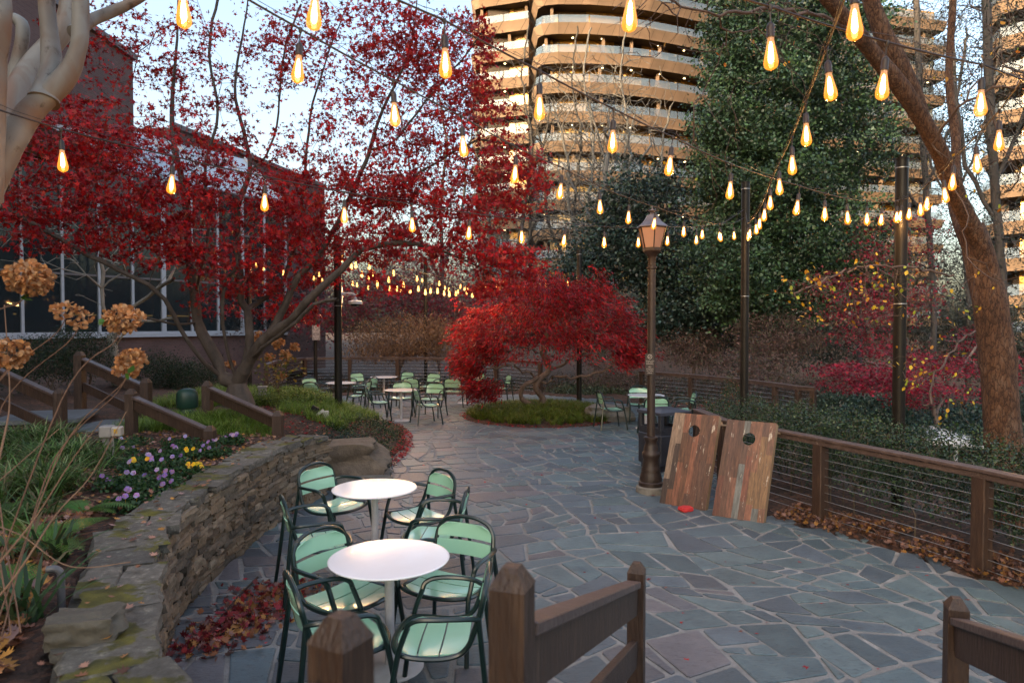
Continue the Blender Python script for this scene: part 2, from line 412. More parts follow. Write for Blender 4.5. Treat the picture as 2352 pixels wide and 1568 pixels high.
mx = N(t, 'ShaderNodeMix', data_type='RGBA', blend_type='MULTIPLY'); mx.inputs[0].default_value = 1
t.links.new(c1, mx.inputs[6]); t.links.new(c2, mx.inputs[7]); t.links.new(mx.outputs[2], b.inputs['Base Color']); b.inputs['Roughness'].default_value = .95
bp = N(t, 'ShaderNodeBump', Strength=1.0); bp.inputs['Distance'].default_value = .03; t.links.new(n3.outputs[0], bp.inputs['Height']); t.links.new(bp.outputs[0], b.inputs['Normal'])
o = npmesh('ground', np.stack([XX.ravel(), YY.ravel(), ZZ.ravel()], 1), np.full(len(LP), 4), LP.ravel(), m_soil, smooth=True); props(o, kind='structure')

# flagstones: a plane split again and again into irregular pieces, every piece its own slab in a bed of mortar
rs = random.Random(11)
def cutpoly(p, a, n):
    A, B = [], []
    for i in range(len(p)):
        u, v = p[i], p[(i + 1) % len(p)]; du = (u - a).dot(n); dv = (v - a).dot(n)
        if du >= 0: A.append(u)
        if du <= 0: B.append(u)
        if du * dv < 0:
            q = u + (v - u) * (du / (du - dv)); A.append(q); B.append(q)
    return A, B
def area(p): return abs(sum(p[i].x * p[i - 1].y - p[i - 1].x * p[i].y for i in range(len(p)))) / 2
pieces = []
def split(p, depth=0):
    a = area(p); c = sum(p, Vector((0, 0))) / len(p)
    lim = rs.choice((.05, .09, .14, .19, .26, .32))
    far = max(((p[i] - p[i - 1]) for i in range(len(p))), key=lambda v: v.length)
    base = math.atan2(far.y, far.x)
    ext = [q.dot(far.normalized()) for q in p]; sd_ = Vector((-far.y, far.x)).normalized(); ex2 = [q.dot(sd_) for q in p]
    e1, e2 = max(ext) - min(ext), max(ex2) - min(ex2)
    if e2 > 1.05 * e1: base += PI / 2
    if a < .035 or (a < lim and max(e1, e2) < 2.0 * min(e1, e2)): pieces.append(p); return
    if a > 2: base = rs.choice((0, PI / 2)) + .35; 
    ang = base + rs.gauss(0, .13)
    n = Vector((math.cos(ang), math.sin(ang)))
    ext = [q.dot(n) for q in p]; lo, hi = min(ext), max(ext); f = rs.uniform(.36, .64)
    pt = n * (lo + (hi - lo) * f)
    A, B = cutpoly(p, pt, n)
    if len(A) < 3 or len(B) < 3: pieces.append(p); return
    split(A, depth + 1); split(B, depth + 1)
split([Vector(q) for q in ((-9, .5), (7, .5), (7, 25), (-9, 25))])
def warp(q):
    n1 = mnoise.noise(Vector((q.x * .5, q.y * .5, 3))), mnoise.noise(Vector((q.x * .5, q.y * .5, 9)))
    n2 = mnoise.noise(Vector((q.x * 1.9, q.y * 1.9, 5))), mnoise.noise(Vector((q.x * 1.9, q.y * 1.9, 15)))
    return Vector((q.x + .35 * n1[0] + .13 * n2[0], q.y + .35 * n1[1] + .13 * n2[1]))
pm = MB(); CEN = [sum(p, Vector((0, 0))) / len(p) for p in pieces]
dd = sdist(np.array([warp(c).x for c in CEN]), np.array([warp(c).y for c in CEN]), PATIO)
pal = [(.078, .115, .132), (.088, .130, .142), (.082, .112, .132), (.070, .10, .118), (.095, .138, .146), (.08, .106, .126), (.074, .114, .128)]
pal2 = [(.10, .108, .122), (.112, .112, .122), (.088, .104, .118)]
for p, d0 in zip(pieces, dd):
    if d0 > .12: continue
    q = [warp(v) for v in p]; c = sum(q, Vector((0, 0))) / len(q); out = []
    if c.y > 14 and (c.x - .75) ** 2 / 1.7 ** 2 + (c.y - 17.2) ** 2 / 1.8 ** 2 < 1: continue
    gap = rs.uniform(.012, .023); m = len(q)
    if sum(q[i - 1].x * q[i].y - q[i].x * q[i - 1].y for i in range(m)) < 0: q.reverse()
    e = [(q[(i + 1) % m] - q[i]) for i in range(m)]
    if min(v.length for v in e) < .02:
        q = [v for v, k in zip(q, e) if k.length >= .02]; m = len(q); e = [(q[(i + 1) % m] - q[i]) for i in range(m)]
    if m < 3: continue
    ins = []
    for i in range(m):
        a, bq = e[i - 1].normalized(), e[i].normalized(); na = Vector((-a.y, a.x)); nb = Vector((-bq.y, bq.x)); s = na + nb
        L = s.length_squared
        ins.append(q[i] + (s * (2 * gap / L) if L > .5 else (c - q[i]) * .1))
    for i in range(m):
        a, bq = ins[i], ins[(i + 1) % m]; L = (bq - a).length; k = max(1, int(L / .11)); nn = Vector((a.y - bq.y, bq.x - a.x)).normalized()
        r0 = min(.018, L * .15)
        out.append(a + (bq - a).normalized() * r0)
        for j in range(1, k):
            w_ = a + (bq - a) * (j / k); out.append(w_ + nn * (.006 * mnoise.noise(Vector((w_.x * 14, w_.y * 14, 1)))))
        out.append(bq - (bq - a).normalized() * r0)
    h = .012 + rs.uniform(-.003, .004); m = len(out)
    ix = min(1, max(0, .5 - c.x * .22 + .3 * mnoise.noise(Vector((c.x * .4, c.y * .4, 2)))))
    col = rs.choice(pal2) if rs.random() < ix * .5 else rs.choice(pal)
    f = rs.uniform(.82, 1.2); pm.col = tuple(v * f for v in col)
    mid = [v + (c - v) * (.012 / max(.05, (c - v).length)) for v in out]
    pm.add([(v.x, v.y, -.01) for v in out] + [(v.x, v.y, h - .004) for v in out] + [(v.x, v.y, h) for v in mid],
           [(i, (i + 1) % m, m + (i + 1) % m, m + i) for i in range(m)] + [(m + i, m + (i + 1) % m, 2 * m + (i + 1) % m, 2 * m + i) for i in range(m)] + [tuple(range(2 * m, 3 * m))], 0)
m_slate, t, b = newmat('bluestone_flag')
at = N(t, 'ShaderNodeAttribute', attribute_name='Col'); tc = N(t, 'ShaderNodeTexCoord')
n1 = N(t, 'ShaderNodeTexNoise', Scale=3.2, Detail=9.0, Roughness=.68); n2 = N(t, 'ShaderNodeTexNoise', Scale=15.0, Detail=9.0, Roughness=.7, Distortion=1.2); n3 = N(t, 'ShaderNodeTexNoise', Scale=.5, Detail=3.0)
mpg = N(t, 'ShaderNodeMapping'); mpg.inputs['Scale'].default_value = (1, 2.6, 1); mpg.inputs['Rotation'].default_value = (0, 0, .5); t.links.new(tc.outputs['Object'], mpg.inputs[0])
for q in (n1, n3): t.links.new(tc.outputs['Object'], q.inputs['Vector'])
t.links.new(mpg.outputs[0], n2.inputs['Vector'])
k1 = ramp(t, n1.outputs[0], [(.3, (.7, .72, .75)), (.7, (1.25, 1.2, 1.15))]); k2 = ramp(t, n2.outputs[0], [(.36, (.62, .62, .62)), (.46, (1, 1, 1)), (.7, (1.12, 1.12, 1.1))])
ma = N(t, 'ShaderNodeMix', data_type='RGBA', blend_type='MULTIPLY'); ma.inputs[0].default_value = 1; mb_ = N(t, 'ShaderNodeMix', data_type='RGBA', blend_type='MULTIPLY'); mb_.inputs[0].default_value = 1
t.links.new(at.outputs['Color'], ma.inputs[6]); t.links.new(k1, ma.inputs[7]); t.links.new(ma.outputs[2], mb_.inputs[6]); t.links.new(k2, mb_.inputs[7]); t.links.new(mb_.outputs[2], b.inputs['Base Color'])
mr = N(t, 'ShaderNodeMapRange'); mr.inputs[3].default_value = .33; mr.inputs[4].default_value = .62; t.links.new(n1.outputs[0], mr.inputs[0]); t.links.new(mr.outputs[0], b.inputs['Roughness'])
bp = N(t, 'ShaderNodeBump', Strength=.55); bp.inputs['Distance'].default_value = .012; t.links.new(n2.outputs[0], bp.inputs['Height']); t.links.new(bp.outputs[0], b.inputs['Normal'])
m_mortar = mat('sandy_mortar', (.27, .27, .26), (.18, .18, .17), 2.0, .9, .6, 60, c3=(.34, .335, .32))
pm.cur = 1; pm.col = (.9, .9, .9)
n = len(PATIO); pm.add([(x, y, 0.0035) for x, y in PATIO], [tuple(range(n))], 1)
o = pm.build('patio', [m_slate, m_mortar]); props(o, kind='structure')

# curved dry-stone retaining wall
WP = [(-2.5, 9.1, .82), (-2.66, 8.4, .86), (-2.70, 7.84, .86), (-2.715, 7.0, .86), (-2.72, 6.4, .86), (-2.68, 5.8, .86), (-2.58, 5.2, .86), (-2.44, 4.75, .86), (-2.29, 4.38, .86), (-2.1, 3.95, .86), (-1.86, 3.5, .86), (-1.58, 3.0, .86), (-1.3, 2.6, .85), (-1.05, 2.1, .85), (-.9, 1.6, .85)]
WS = [0]
for a, b2 in zip(WP, WP[1:]): WS.append(WS[-1] + math.hypot(b2[0] - a[0], b2[1] - a[1]))
def wall_at(s):
    s = min(max(s, 0), WS[-1] - 1e-4)
    i = max(k for k in range(len(WS) - 1) if WS[k] <= s); f = (s - WS[i]) / (WS[i + 1] - WS[i])
    a, b2 = WP[i], WP[i + 1]; d = Vector((b2[0] - a[0], b2[1] - a[1])).normalized()
    return Vector((a[0] + (b2[0] - a[0]) * f, a[1] + (b2[1] - a[1]) * f)), a[2] + (b2[2] - a[2]) * f, d
wroot = empty('retaining_wall', (-2.75, 6.5, 0), 0, 'curved dry-laid stone retaining wall with mossy cap stones', 'stone wall')
wm = MB(); rs = random.Random(5); z = 0.0
scol = [(.17, .128, .085), (.2, .15, .095), (.14, .113, .08), (.18, .13, .08), (.115, .097, .072), (.22, .175, .12)]
while z < .82:
    th = rs.uniform(.035, .085); s = rs.uniform(-.2, 0)
    while s < WS[-1]:
        L = rs.uniform(.13, .38) if rs.random() < .8 else rs.uniform(.08, .14); p, zt, d = wall_at(s + L / 2); nr = Vector((d.y, -d.x)) * -1
        if z + th < zt - .035:
            c = p + Vector((-abs(nr.x) if nr.x > 0 else nr.x, nr.y)) * 0
            out = Vector((-d.y, d.x)); out = out if out.x > 0 or out.y < 0 and abs(out.x) < .3 else -out
            c = p - out * (.11 + rs.uniform(-.022, .018)) + out * .0
            f_ = rs.uniform(.7, 1.2); wm.col = tuple(v * f_ for v in rs.choice(scol))
            rock(wm, (c.x - wroot.location.x, c.y - wroot.location.y, z + th / 2), (L * 1.05, .24, th * 1.16), rs.random() * 50, 4, math.atan2(d.y, d.x) + rs.gauss(0, .06), .12, .13)
        s += L
    z += th
wm.build('wall_stones', M['stone'], wroot, smooth=True)
cm = MB(); s = 0
while s < WS[-1]:
    L = rs.uniform(.26, .5); p, zt, d = wall_at(s + L / 2); out = Vector((-d.y, d.x)); out = out if out.x > 0 or out.y < 0 and abs(out.x) < .3 else -out
    wtot = .38 + .07 * rs.random(); parts = rs.choice((1, 2, 2)); edge = .03 + rs.uniform(-.02, .03)
    for k in range(parts):
        wd = wtot / parts * rs.uniform(.9, 1.05); c = p + out * (edge - (k + .5) * wtot / parts)
        f_ = rs.uniform(.8, 1.15); cm.col = tuple(v * f_ for v in rs.choice([(.10, .094, .08), (.08, .076, .066), (.12, .11, .092)]))
        rock(cm, (c.x - wroot.location.x, c.y - wroot.location.y, zt - .035 + rs.uniform(-.012, .012)), (L * 1.04, wd, rs.uniform(.06, .085)), rs.random() * 50, 5, math.atan2(d.y, d.x) + rs.gauss(0, .09), .1, .1)
    s += L
m_cap, t, b = newmat('mossy_cap_stone'); at = N(t, 'ShaderNodeAttribute', attribute_name='Col'); tc = N(t, 'ShaderNodeTexCoord')
n1 = N(t, 'ShaderNodeTexNoise', Scale=2.6, Detail=7.0, Roughness=.62); n2 = N(t, 'ShaderNodeTexNoise', Scale=16.0, Detail=8.0, Roughness=.7); n3 = N(t, 'ShaderNodeTexNoise', Scale=9.0, Detail=6.0)
for q in (n1, n2, n3): t.links.new(tc.outputs['Object'], q.inputs['Vector'])
lich = ramp(t, n2.outputs[0], [(.3, (.55, .55, .5)), (.55, (1, 1, 1)), (.66, (1.9, 1.95, 1.8))]); ma = N(t, 'ShaderNodeMix', data_type='RGBA', blend_type='MULTIPLY'); ma.inputs[0].default_value = 1
t.links.new(at.outputs['Color'], ma.inputs[6]); t.links.new(lich, ma.inputs[7])
moss = ramp(t, n3.outputs[0], [(.35, (.035, .036, .006)), (.65, (.11, .10, .012))]); fm = ramp(t, n1.outputs[0], [(.52, (0, 0, 0)), (.56, (1, 1, 1))])
gn = N(t, 'ShaderNodeNewGeometry'); sp = N(t, 'ShaderNodeSeparateXYZ'); t.links.new(gn.outputs['Normal'], sp.inputs[0]); upf = ramp(t, sp.outputs[2], [(.3, (0, 0, 0)), (.8, (1, 1, 1))])
mm = N(t, 'ShaderNodeMath', operation='MULTIPLY'); t.links.new(fm, mm.inputs[0]); t.links.new(upf, mm.inputs[1])
mc = N(t, 'ShaderNodeMix', data_type='RGBA'); t.links.new(mm.outputs[0], mc.inputs[0]); t.links.new(ma.outputs[2], mc.inputs[6]); t.links.new(moss, mc.inputs[7]); t.links.new(mc.outputs[2], b.inputs['Base Color']); b.inputs['Roughness'].default_value = .9
bp = N(t, 'ShaderNodeBump', Strength=.8); bp.inputs['Distance'].default_value = .02; t.links.new(n2.outputs[0], bp.inputs['Height']); t.links.new(bp.outputs[0], b.inputs['Normal'])
cm.build('cap_stones', m_cap, wroot, smooth=True)
cr = MB(); cr.col = (.07, .06, .045); V = []; k = 40
for i in range(k + 1):
    p, zt, d = wall_at(WS[-1] * i / k); out = Vector((-d.y, d.x)); out = out if out.x > 0 or out.y < 0 and abs(out.x) < .3 else -out
    for off, zz in ((.06, -.02), (.06, zt - .07), (.4, zt - .07), (.4, -.02)):
        q = p - out * off; V.append((q.x - wroot.location.x, q.y - wroot.location.y, zz))
cr.add(V, [(4 * i + j, 4 * i + (j + 1) % 4, 4 * i + 4 + (j + 1) % 4, 4 * i + 4 + j) for i in range(k) for j in range(4)] + [(0, 1, 2, 3), (4 * k + 3, 4 * k + 2, 4 * k + 1, 4 * k)])
cr.build('wall_core', M['stone'], wroot)

# boulders
def boulder(name, c, d, seed, rz, label, col, sq=.45, cat='rock'):
    b_ = MB(); b_.col = col; rock(b_, (0, 0, 0), d, seed, 12, 0, sq, .17)
    o_ = b_.build(name, M['stone'], smooth=True, loc=c); o_.rotation_euler = (0, 0, rz); return props(o_, label, cat)
boulder('boulder', (-2.85, 9.85, .32), (1.9, .8, .55), 3, .28, 'long brown boulder at the end of the retaining wall', (.13, .10, .07), .3)
boulder('boulder', (-2.55, 9.75, .02), (1.6, .7, .3), 8, .3, 'low grey stone ledge under the long brown boulder', (.13, .12, .10), .3)
boulder('boulder', (2.3, 16.3, .16), (1.1, .8, .45), 14, .1, 'rounded grey rock beside the weeping maple bed', (.16, .15, .13))
boulder('boulder', (-1.97, 3.12, .9), (.3, .19, .14), 21, .2, 'loose mossy rock among dead leaves behind the low wall', (.09, .08, .06), .3)
boulder('boulder', (-5.0, 14.6, .62), (1.0, .7, .35), 25, .5, 'pale rock at the far end of the grass bank', (.2, .2, .18))
boulder('boulder', (-3.75, 10.1, .42), (1.1, .7, .35), 31, .1, 'dark flat stone behind the stair railing post', (.13, .13, .12), .3)
# ---------------------------------------------------------------- fences, stair railings, steps
def fence(name, pts, zt, label, zb=0.0, cables=9, pw=.13, gates=None):
    """pts: list of (x, y); a post at each; a cap rail above; steel cables between"""
    root = empty(name, (pts[0][0], pts[0][1], 0), 0, label, 'fence'); o0 = Vector(root.location); n = len(pts)
    Zt = zt if isinstance(zt, list) else [zt] * n
    for i, (x, y) in enumerate(pts):
        a = pts[max(i - 1, 0)]; b = pts[min(i + 1, n - 1)]; ang = math.atan2(b[1] - a[1], b[0] - a[0]); gz = min(zb, H(x, y)) - .05
        m_ = MB(); m_.box((x - o0.x, y - o0.y, (Zt[i] - .06 + gz) / 2), (pw, pw, Zt[i] - .06 - gz), ang, bev=.008); m_.build('post', M['post'], root)
    for i in range(n - 1):
        a = Vector((*pts[i], Zt[i])) - o0; b = Vector((*pts[i + 1], Zt[i + 1])) - o0; d = (b - a).normalized()
        m_ = MB(); s = d * (-.0 if i else -.07); e = d * (.003 if i < n - 2 else .07)
        side = Vector((0, 0, 1)).cross(d).normalized()
        m_.bar(a + s, b - d * .004 + e, .068, .032, bev=.004); m_.v = [tuple(Vector(q) + side * .036) for q in m_.v]
        m2 = MB(); m2.bar(a + s, b - d * .004 + e, .068, .032, bev=.004); m2.v = [tuple(Vector(q) - side * .036) for q in m2.v]
        m_.add(m2.v, m2.f)
        m_.bar(a + s - Vector((0, 0, .046)), b - d * .004 + e - Vector((0, 0, .046)), .1, .06, bev=.004)
        m_.build('top_rail', M['rail'], root)
    for k in range(cables):
        f = (k + .7) / (cables + .6); m_ = MB()
        for i in range(n - 1):
            a = Vector((*pts[i], zb + (Zt[i] - zb - .06) * f)) - o0; b = Vector((*pts[i + 1], zb + (Zt[i + 1] - zb - .06) * f)) - o0
            m_.tube([a, b], .004, 5)
        m_.build('cable', M['wire'], root)
    return root
fence('cable_fence', [(5.25, 3.2), (4.31, 6.22), (3.6, 7.93), (2.95, 9.48), (2.9, 10.6)], .97, 'brown timber fence with thin steel cables in front of the clipped hedge')
b2 = [(1475, 19.0), (1588, 17.8), (1697, 16.4), (1782, 15.2), (1835, 14.4)]
pts = [((x - 1176) / 1568 * z_, z_) for x, z_ in b2] + [(6.25, 14.15)]
fence('cable_fence', pts, .99, 'curved timber and cable fence ending in bolted post behind the round bush', pw=.11)
b3 = [(611, 20.8), (631, 22.8), (699, 24.9), (803, 25.3), (913, 25.2), (1036, 24.8), (1140, 24.0), (1241, 22.4)]
pts = [((x - 1176) / 1568 * z_, z_) for x, z_ in b3]
fence('cable_fence', pts, 1.08, 'long curved timber and cable fence behind the farthest tables and chairs', zb=-.1, pw=.13)

def stair_rail(name, posts, rails, label, pw=.13, loc=None, rz=0.0):
    root = empty(name, (posts[0][0], posts[0][1], posts[0][2]), 0, label, 'railing'); o0 = Vector(root.location)
    for x, y, z0, z1 in posts:
        m_ = MB(); h = pw / 2; s = pw * .22; zz = z1 - pw * .55
        m_.box((0, 0, (zz + z0) / 2), (pw, pw, zz - z0))
        V = [(-h - .002, -h - .002, zz), (h + .002, -h - .002, zz), (h + .002, h + .002, zz), (-h - .002, h + .002, zz), (-s, -s, z1), (s, -s, z1), (s, s, z1), (-s, s, z1)]
        p_ = m_; rot = Matrix.Rotation(rz, 3, 'Z')
        p_.add(V, [(0, 1, 5, 4), (1, 2, 6, 5), (2, 3, 7, 6), (3, 0, 4, 7), (4, 5, 6, 7)])
        m_.v = [tuple(rot @ Vector(q) + Vector((x, y, 0)) - o0) for q in m_.v]
        m_.build('post', M['post'], root)
    for a, b, cap in rails:
        a, b = Vector(a) - o0, Vector(b) - o0
        if cap:
            m_ = MB(); m_.bar(a, b, pw * .85, .035, bev=.004); m_.build('rail_cap', M['rail'], root)
            m_ = MB(); dz = Vector((0, 0, .018 + .075)); m_.bar(a - dz, b - dz, .04, .15, bev=.004); m_.build('rail_board', M['post'], root)
        else:
            m_ = MB(); m_.bar(a, b, .04, .14, bev=.004); m_.build('lower_board', M['post'], root)
    return root
A = (-7.1, 11.2, .78, 1.86); B = (-5.8, 10.8, .5, 1.45); CP = (-4.74, 10.6, .3, 1.42); D_ = (-3.37, 9.8, .05, 1.06)
stair_rail('stair_railing', [A, B], [((-7.05, 11.2, 1.74), (-5.85, 10.82, 1.33), True), ((-7.05, 11.2, 1.28), (-5.85, 10.82, .86), False)], 'upper brown stair railing between two posts before the dark shrubs')
stair_rail('stair_railing', [CP, D_], [((-4.7, 10.58, 1.32), (-3.42, 9.83, .97), True), ((-4.7, 10.58, .8), (-3.0, 9.6, .3), False)], 'brown stair railing sloping down towards the grass bank and long boulder')
E_ = (-5.2, 9.3, .35, 1.42); E2 = (-3.95, 8.9, .3, .98)
stair_rail('stair_railing', [E_, E2], [((-5.15, 9.28, 1.31), (-3.98, 8.92, .92), True)], 'brown stair railing sloping down behind the pansy bed', .12)
F_ = (-6.04, 9.1, .6, 1.45)
stair_rail('stair_railing', [F_], [((-6.1, 9.1, 1.36), (-7.6, 9.6, 1.84), True), ((-6.1, 9.1, .9), (-7.6, 9.6, 1.38), False)], 'brown stair railing above the broad-leaved grass clump', .12)
# railings either side of the steps one stands on
stair_rail('stair_railing', [(-.337, 1.33, .5, 1.73)], [((-.35, 1.28, 1.60), (-.62, .45, 1.62), True)], 'post with short railing directly before the round white tables', .09, rz=-.5)
stair_rail('stair_railing', [(0.0, 1.66, .3, 1.71), (.69, 3.75, 0, .985)], [((.03, 1.72, 1.53), (.665, 3.69, .885), True), ((.03, 1.72, 1.12), (.665, 3.69, .5), False)], 'brown stair railing of two pointed posts sloping down over the flagstones', .09, rz=-.32)
stair_rail('stair_railing', [(2.17, 3.3, 0, .97)], [((2.15, 3.25, .87), (1.6, 1.6, 1.42), True), ((2.15, 3.25, .45), (1.6, 1.6, 1.0), False)], 'brown stair railing with one pointed post near the hedge side of the steps', .09, rz=-.32)
m_ = MB(); u = Vector((.31, .95, 0)).normalized()
for k in range(6):
    c = Vector((1.42, 3.45, 0)) - u * (.34 * k); m_.box((c.x, c.y, .075 * (k + 1) - .03), (1.35, .36, .15 * (k + 1) - .06), -.32, bev=.01)
props(m_.build('steps', mat('stone_step', (.16, .17, .18), (.11, .12, .13), 6, .7, .3)), kind='structure')
m_ = MB(); sc_ = mat('grey_stone_tread', (.14, .15, .155), (.09, .095, .1), 5, .7, .4)
for x, y, z_, rz in ((-6.9, 10.1, .93, .3), (-6.0, 10.05, .79, .25), (-5.2, 9.95, .64, .25), (-4.5, 9.8, .48, .3), (-3.9, 9.65, .32, .3)):
    m_.box((x, y, z_), (1.1, 1.2, .07), rz, bev=.012); m_.box((x - .12, y, z_ - .1), (1.0, 1.1, .13), rz)
props(m_.build('garden_steps', sc_), kind='structure')
# ---------------------------------------------------------------- tables and chairs
def spline(pts, k=6, closed=False):
    pts = [Vector(p) for p in pts]; n = len(pts); out = []
    for i in range(n if closed else n - 1):
        g_ = (lambda j: pts[j % n]) if closed else (lambda j: pts[min(max(j, 0), n - 1)])
        p0, p1, p2, p3 = g_(i - 1), g_(i), g_(i + 1), g_(i + 2)
        for j in range(k):
            t = j / k; out.append(.5 * ((2 * p1) + (p2 - p0) * t + (2 * p0 - 5 * p1 + 4 * p2 - p3) * t * t + (3 * p1 - p0 - 3 * p2 + p3) * t ** 3))
    if not closed: out.append(pts[-1])
    return out
def slab_grid(mb, f, u0, u1, v0, v1, nu, nv, th):
    """a thin curved slat: f(u, v) -> point; thickened by th along its normal"""
    T = [[Vector(f(u0 + (u1 - u0) * i / nu, v0 + (v1 - v0) * j / nv)) for j in range(nv + 1)] for i in range(nu + 1)]
    V = []; w_ = nv + 1
    for s in (0, 1):
        for i in range(nu + 1):
            for j in range(nv + 1):
                a = T[min(i + 1, nu)][j] - T[max(i - 1, 0)][j]; b = T[i][min(j + 1, nv)] - T[i][max(j - 1, 0)]; nn = a.cross(b)
                nn = nn.normalized() if nn.length > 1e-12 else Vector((0, 0, 1))
                V.append(T[i][j] - nn * th * s)
    o_ = (nu + 1) * w_; F = []
    for i in range(nu):
        for j in range(nv):
            a, b, c, d = i * w_ + j, (i + 1) * w_ + j, (i + 1) * w_ + j + 1, i * w_ + j + 1
            F += [(a, b, c, d), (a + o_, d + o_, c + o_, b + o_)]
    for i in range(nu): F += [(i * w_, i * w_ + o_, (i + 1) * w_ + o_, (i + 1) * w_), (i * w_ + nv, (i + 1) * w_ + nv, (i + 1) * w_ + nv + o_, i * w_ + nv + o_)]
    for j in range(nv): F += [(j, j + 1, j + 1 + o_, j + o_), (nu * w_ + j, nu * w_ + j + o_, nu * w_ + j + 1 + o_, nu * w_ + j + 1)]
    mb.add(V, F)
def make_chair(label):
    """sitter looks towards +y"""
    root = empty('patio_chair', (0, 0, 0), 0, label, 'chair', 'mint green patio chairs'); r = .0155
    fr = MB()
    loop = [(-.215, -.245, .66), (-.205, -.262, .735), (-.165, -.275, .80), (-.08, -.283, .835), (0, -.285, .842), (.08, -.283, .835), (.165, -.275, .80), (.205, -.262, .735), (.215, -.245, .66)]
    low = [(.222, -.215, .56), (.225, -.185, .485), (.228, -.13, .435), (.238, -.03, .418), (.243, .10, .425), (.215, .185, .435), (.12, .228, .43), (0, .24, .427)]
    full = loop + low + [(-x, y, z) for x, y, z in low[:-1][::-1]]
    fr.tube(spline(full, 4, True), r, 8, closed=True); fr.build('back_frame', M['frame'], root, True)
    for s in (-1, 1):
        l = MB(); l.tube([(s * .216, -.24, .63), (s * .245, -.275, .3), (s * .272, -.31, 0.004)], [r, r, r * .92], 8); l.build('leg', M['frame'], root, True)
        l = MB(); l.tube(spline([(s * .262, .13, .60), (s * .258, .165, .5), (s * .252, .185, .42), (s * .262, .22, .2), (s * .272, .245, .004)], 3), r, 8); l.build('leg', M['frame'], root, True)
        l = MB(); l.tube(spline([(s * .218, -.247, .64), (s * .262, -.17, .66), (s * .283, -.04, .665), (s * .278, .06, .66), (s * .27, .115, .635), (s * .262, .13, .60)], 4), r, 8); l.build('armrest', M['frame'], root, True)
    se = MB()
    def sf(u, v):      # u across -1..1, v front to back 0..1
        wv = .226 - .012 * v; y = .222 - .40 * v
        if v < .12: wv -= (.12 - v) * .28
        yy = y - (.055 * u * u * max(0, 1 - v * 2.6))
        return (u * wv, yy, .437 - .016 * (1 - u * u) * (1 - v * .3) + .012 * v - .012 * math.sin(PI * min(1, v)) )
    for a, b in ((.0, .31), (.335, .62), (.645, .985)): slab_grid(se, sf, -1, 1, a, b, 12, 4, -.009)
    se.build('seat', M['mint'], root, True)
    bk = MB()
    def bf(u, v):      # v 0 bottom .. 1 top
        wv = .2; z = .565 + .225 * v
        if v > .72: wv -= .075 * ((v - .72) / .28) ** 2.2
        return (u * wv, -.225 - .045 * v - .03 * (1 - u * u) + .012, z)
    for a, b in ((.0, .455), (.545, 1.0)): slab_grid(bk, bf, 1, -1, a, b, 12, 6, .008)
    bk.build('backrest', M['mint'], root, True)
    return root
def make_table(label):
    root = empty('round_table', (0, 0, 0), 0, label, 'table', 'round white pedestal tables')
    t_ = MB(); t_.lathe([(.0, .726), (.385, .726), (.397, .729), (.4, .733), (.4, .737), (.397, .740), (.385, .741), (0, .741)], 64, cap=False); t_.build('table_top', M['white'], root, True)
    c_ = MB(); c_.lathe([(.032, .02), (.032, .724)], 20); c_.lathe([(.032, .69), (.11, .72), (.11, .7255)], 20); c_.build('column', M['tbase'], root, True)
    d_ = MB(); d_.lathe([(.225, .002), (.225, .012), (.218, .017), (.05, .02), (.034, .03)], 40); d_.build('base_plate', M['tbase'], root, True)
    return root
tables = [((-.817, 4.51), 'white round pedestal table with empty top between four chairs, closest to the steps'),
          ((-1.304, 6.45), 'white round table with warm lamp reflections beside the retaining wall'),
          ((-4.57, 18.2), 'white round table crossed by the black pole with a camera'),
          ((-3.8, 20.2), 'white round table farthest back near the long cable fence'),
          ((-2.64, 16.2), 'white round table with visible round base beside the ground-cover bed'),
          ((-1.36, 19.8), 'white round table partly behind the weeping red maple branches'),
          ((2.95, 15.0), 'white round table behind the black waste bin')]
ft = make_table(tables[0][1])
for i, ((x, y), lb) in enumerate(tables):
    o = ft if i == 0 else copy_tree(ft); o.location = (x, y, .011); o['label'] = lb
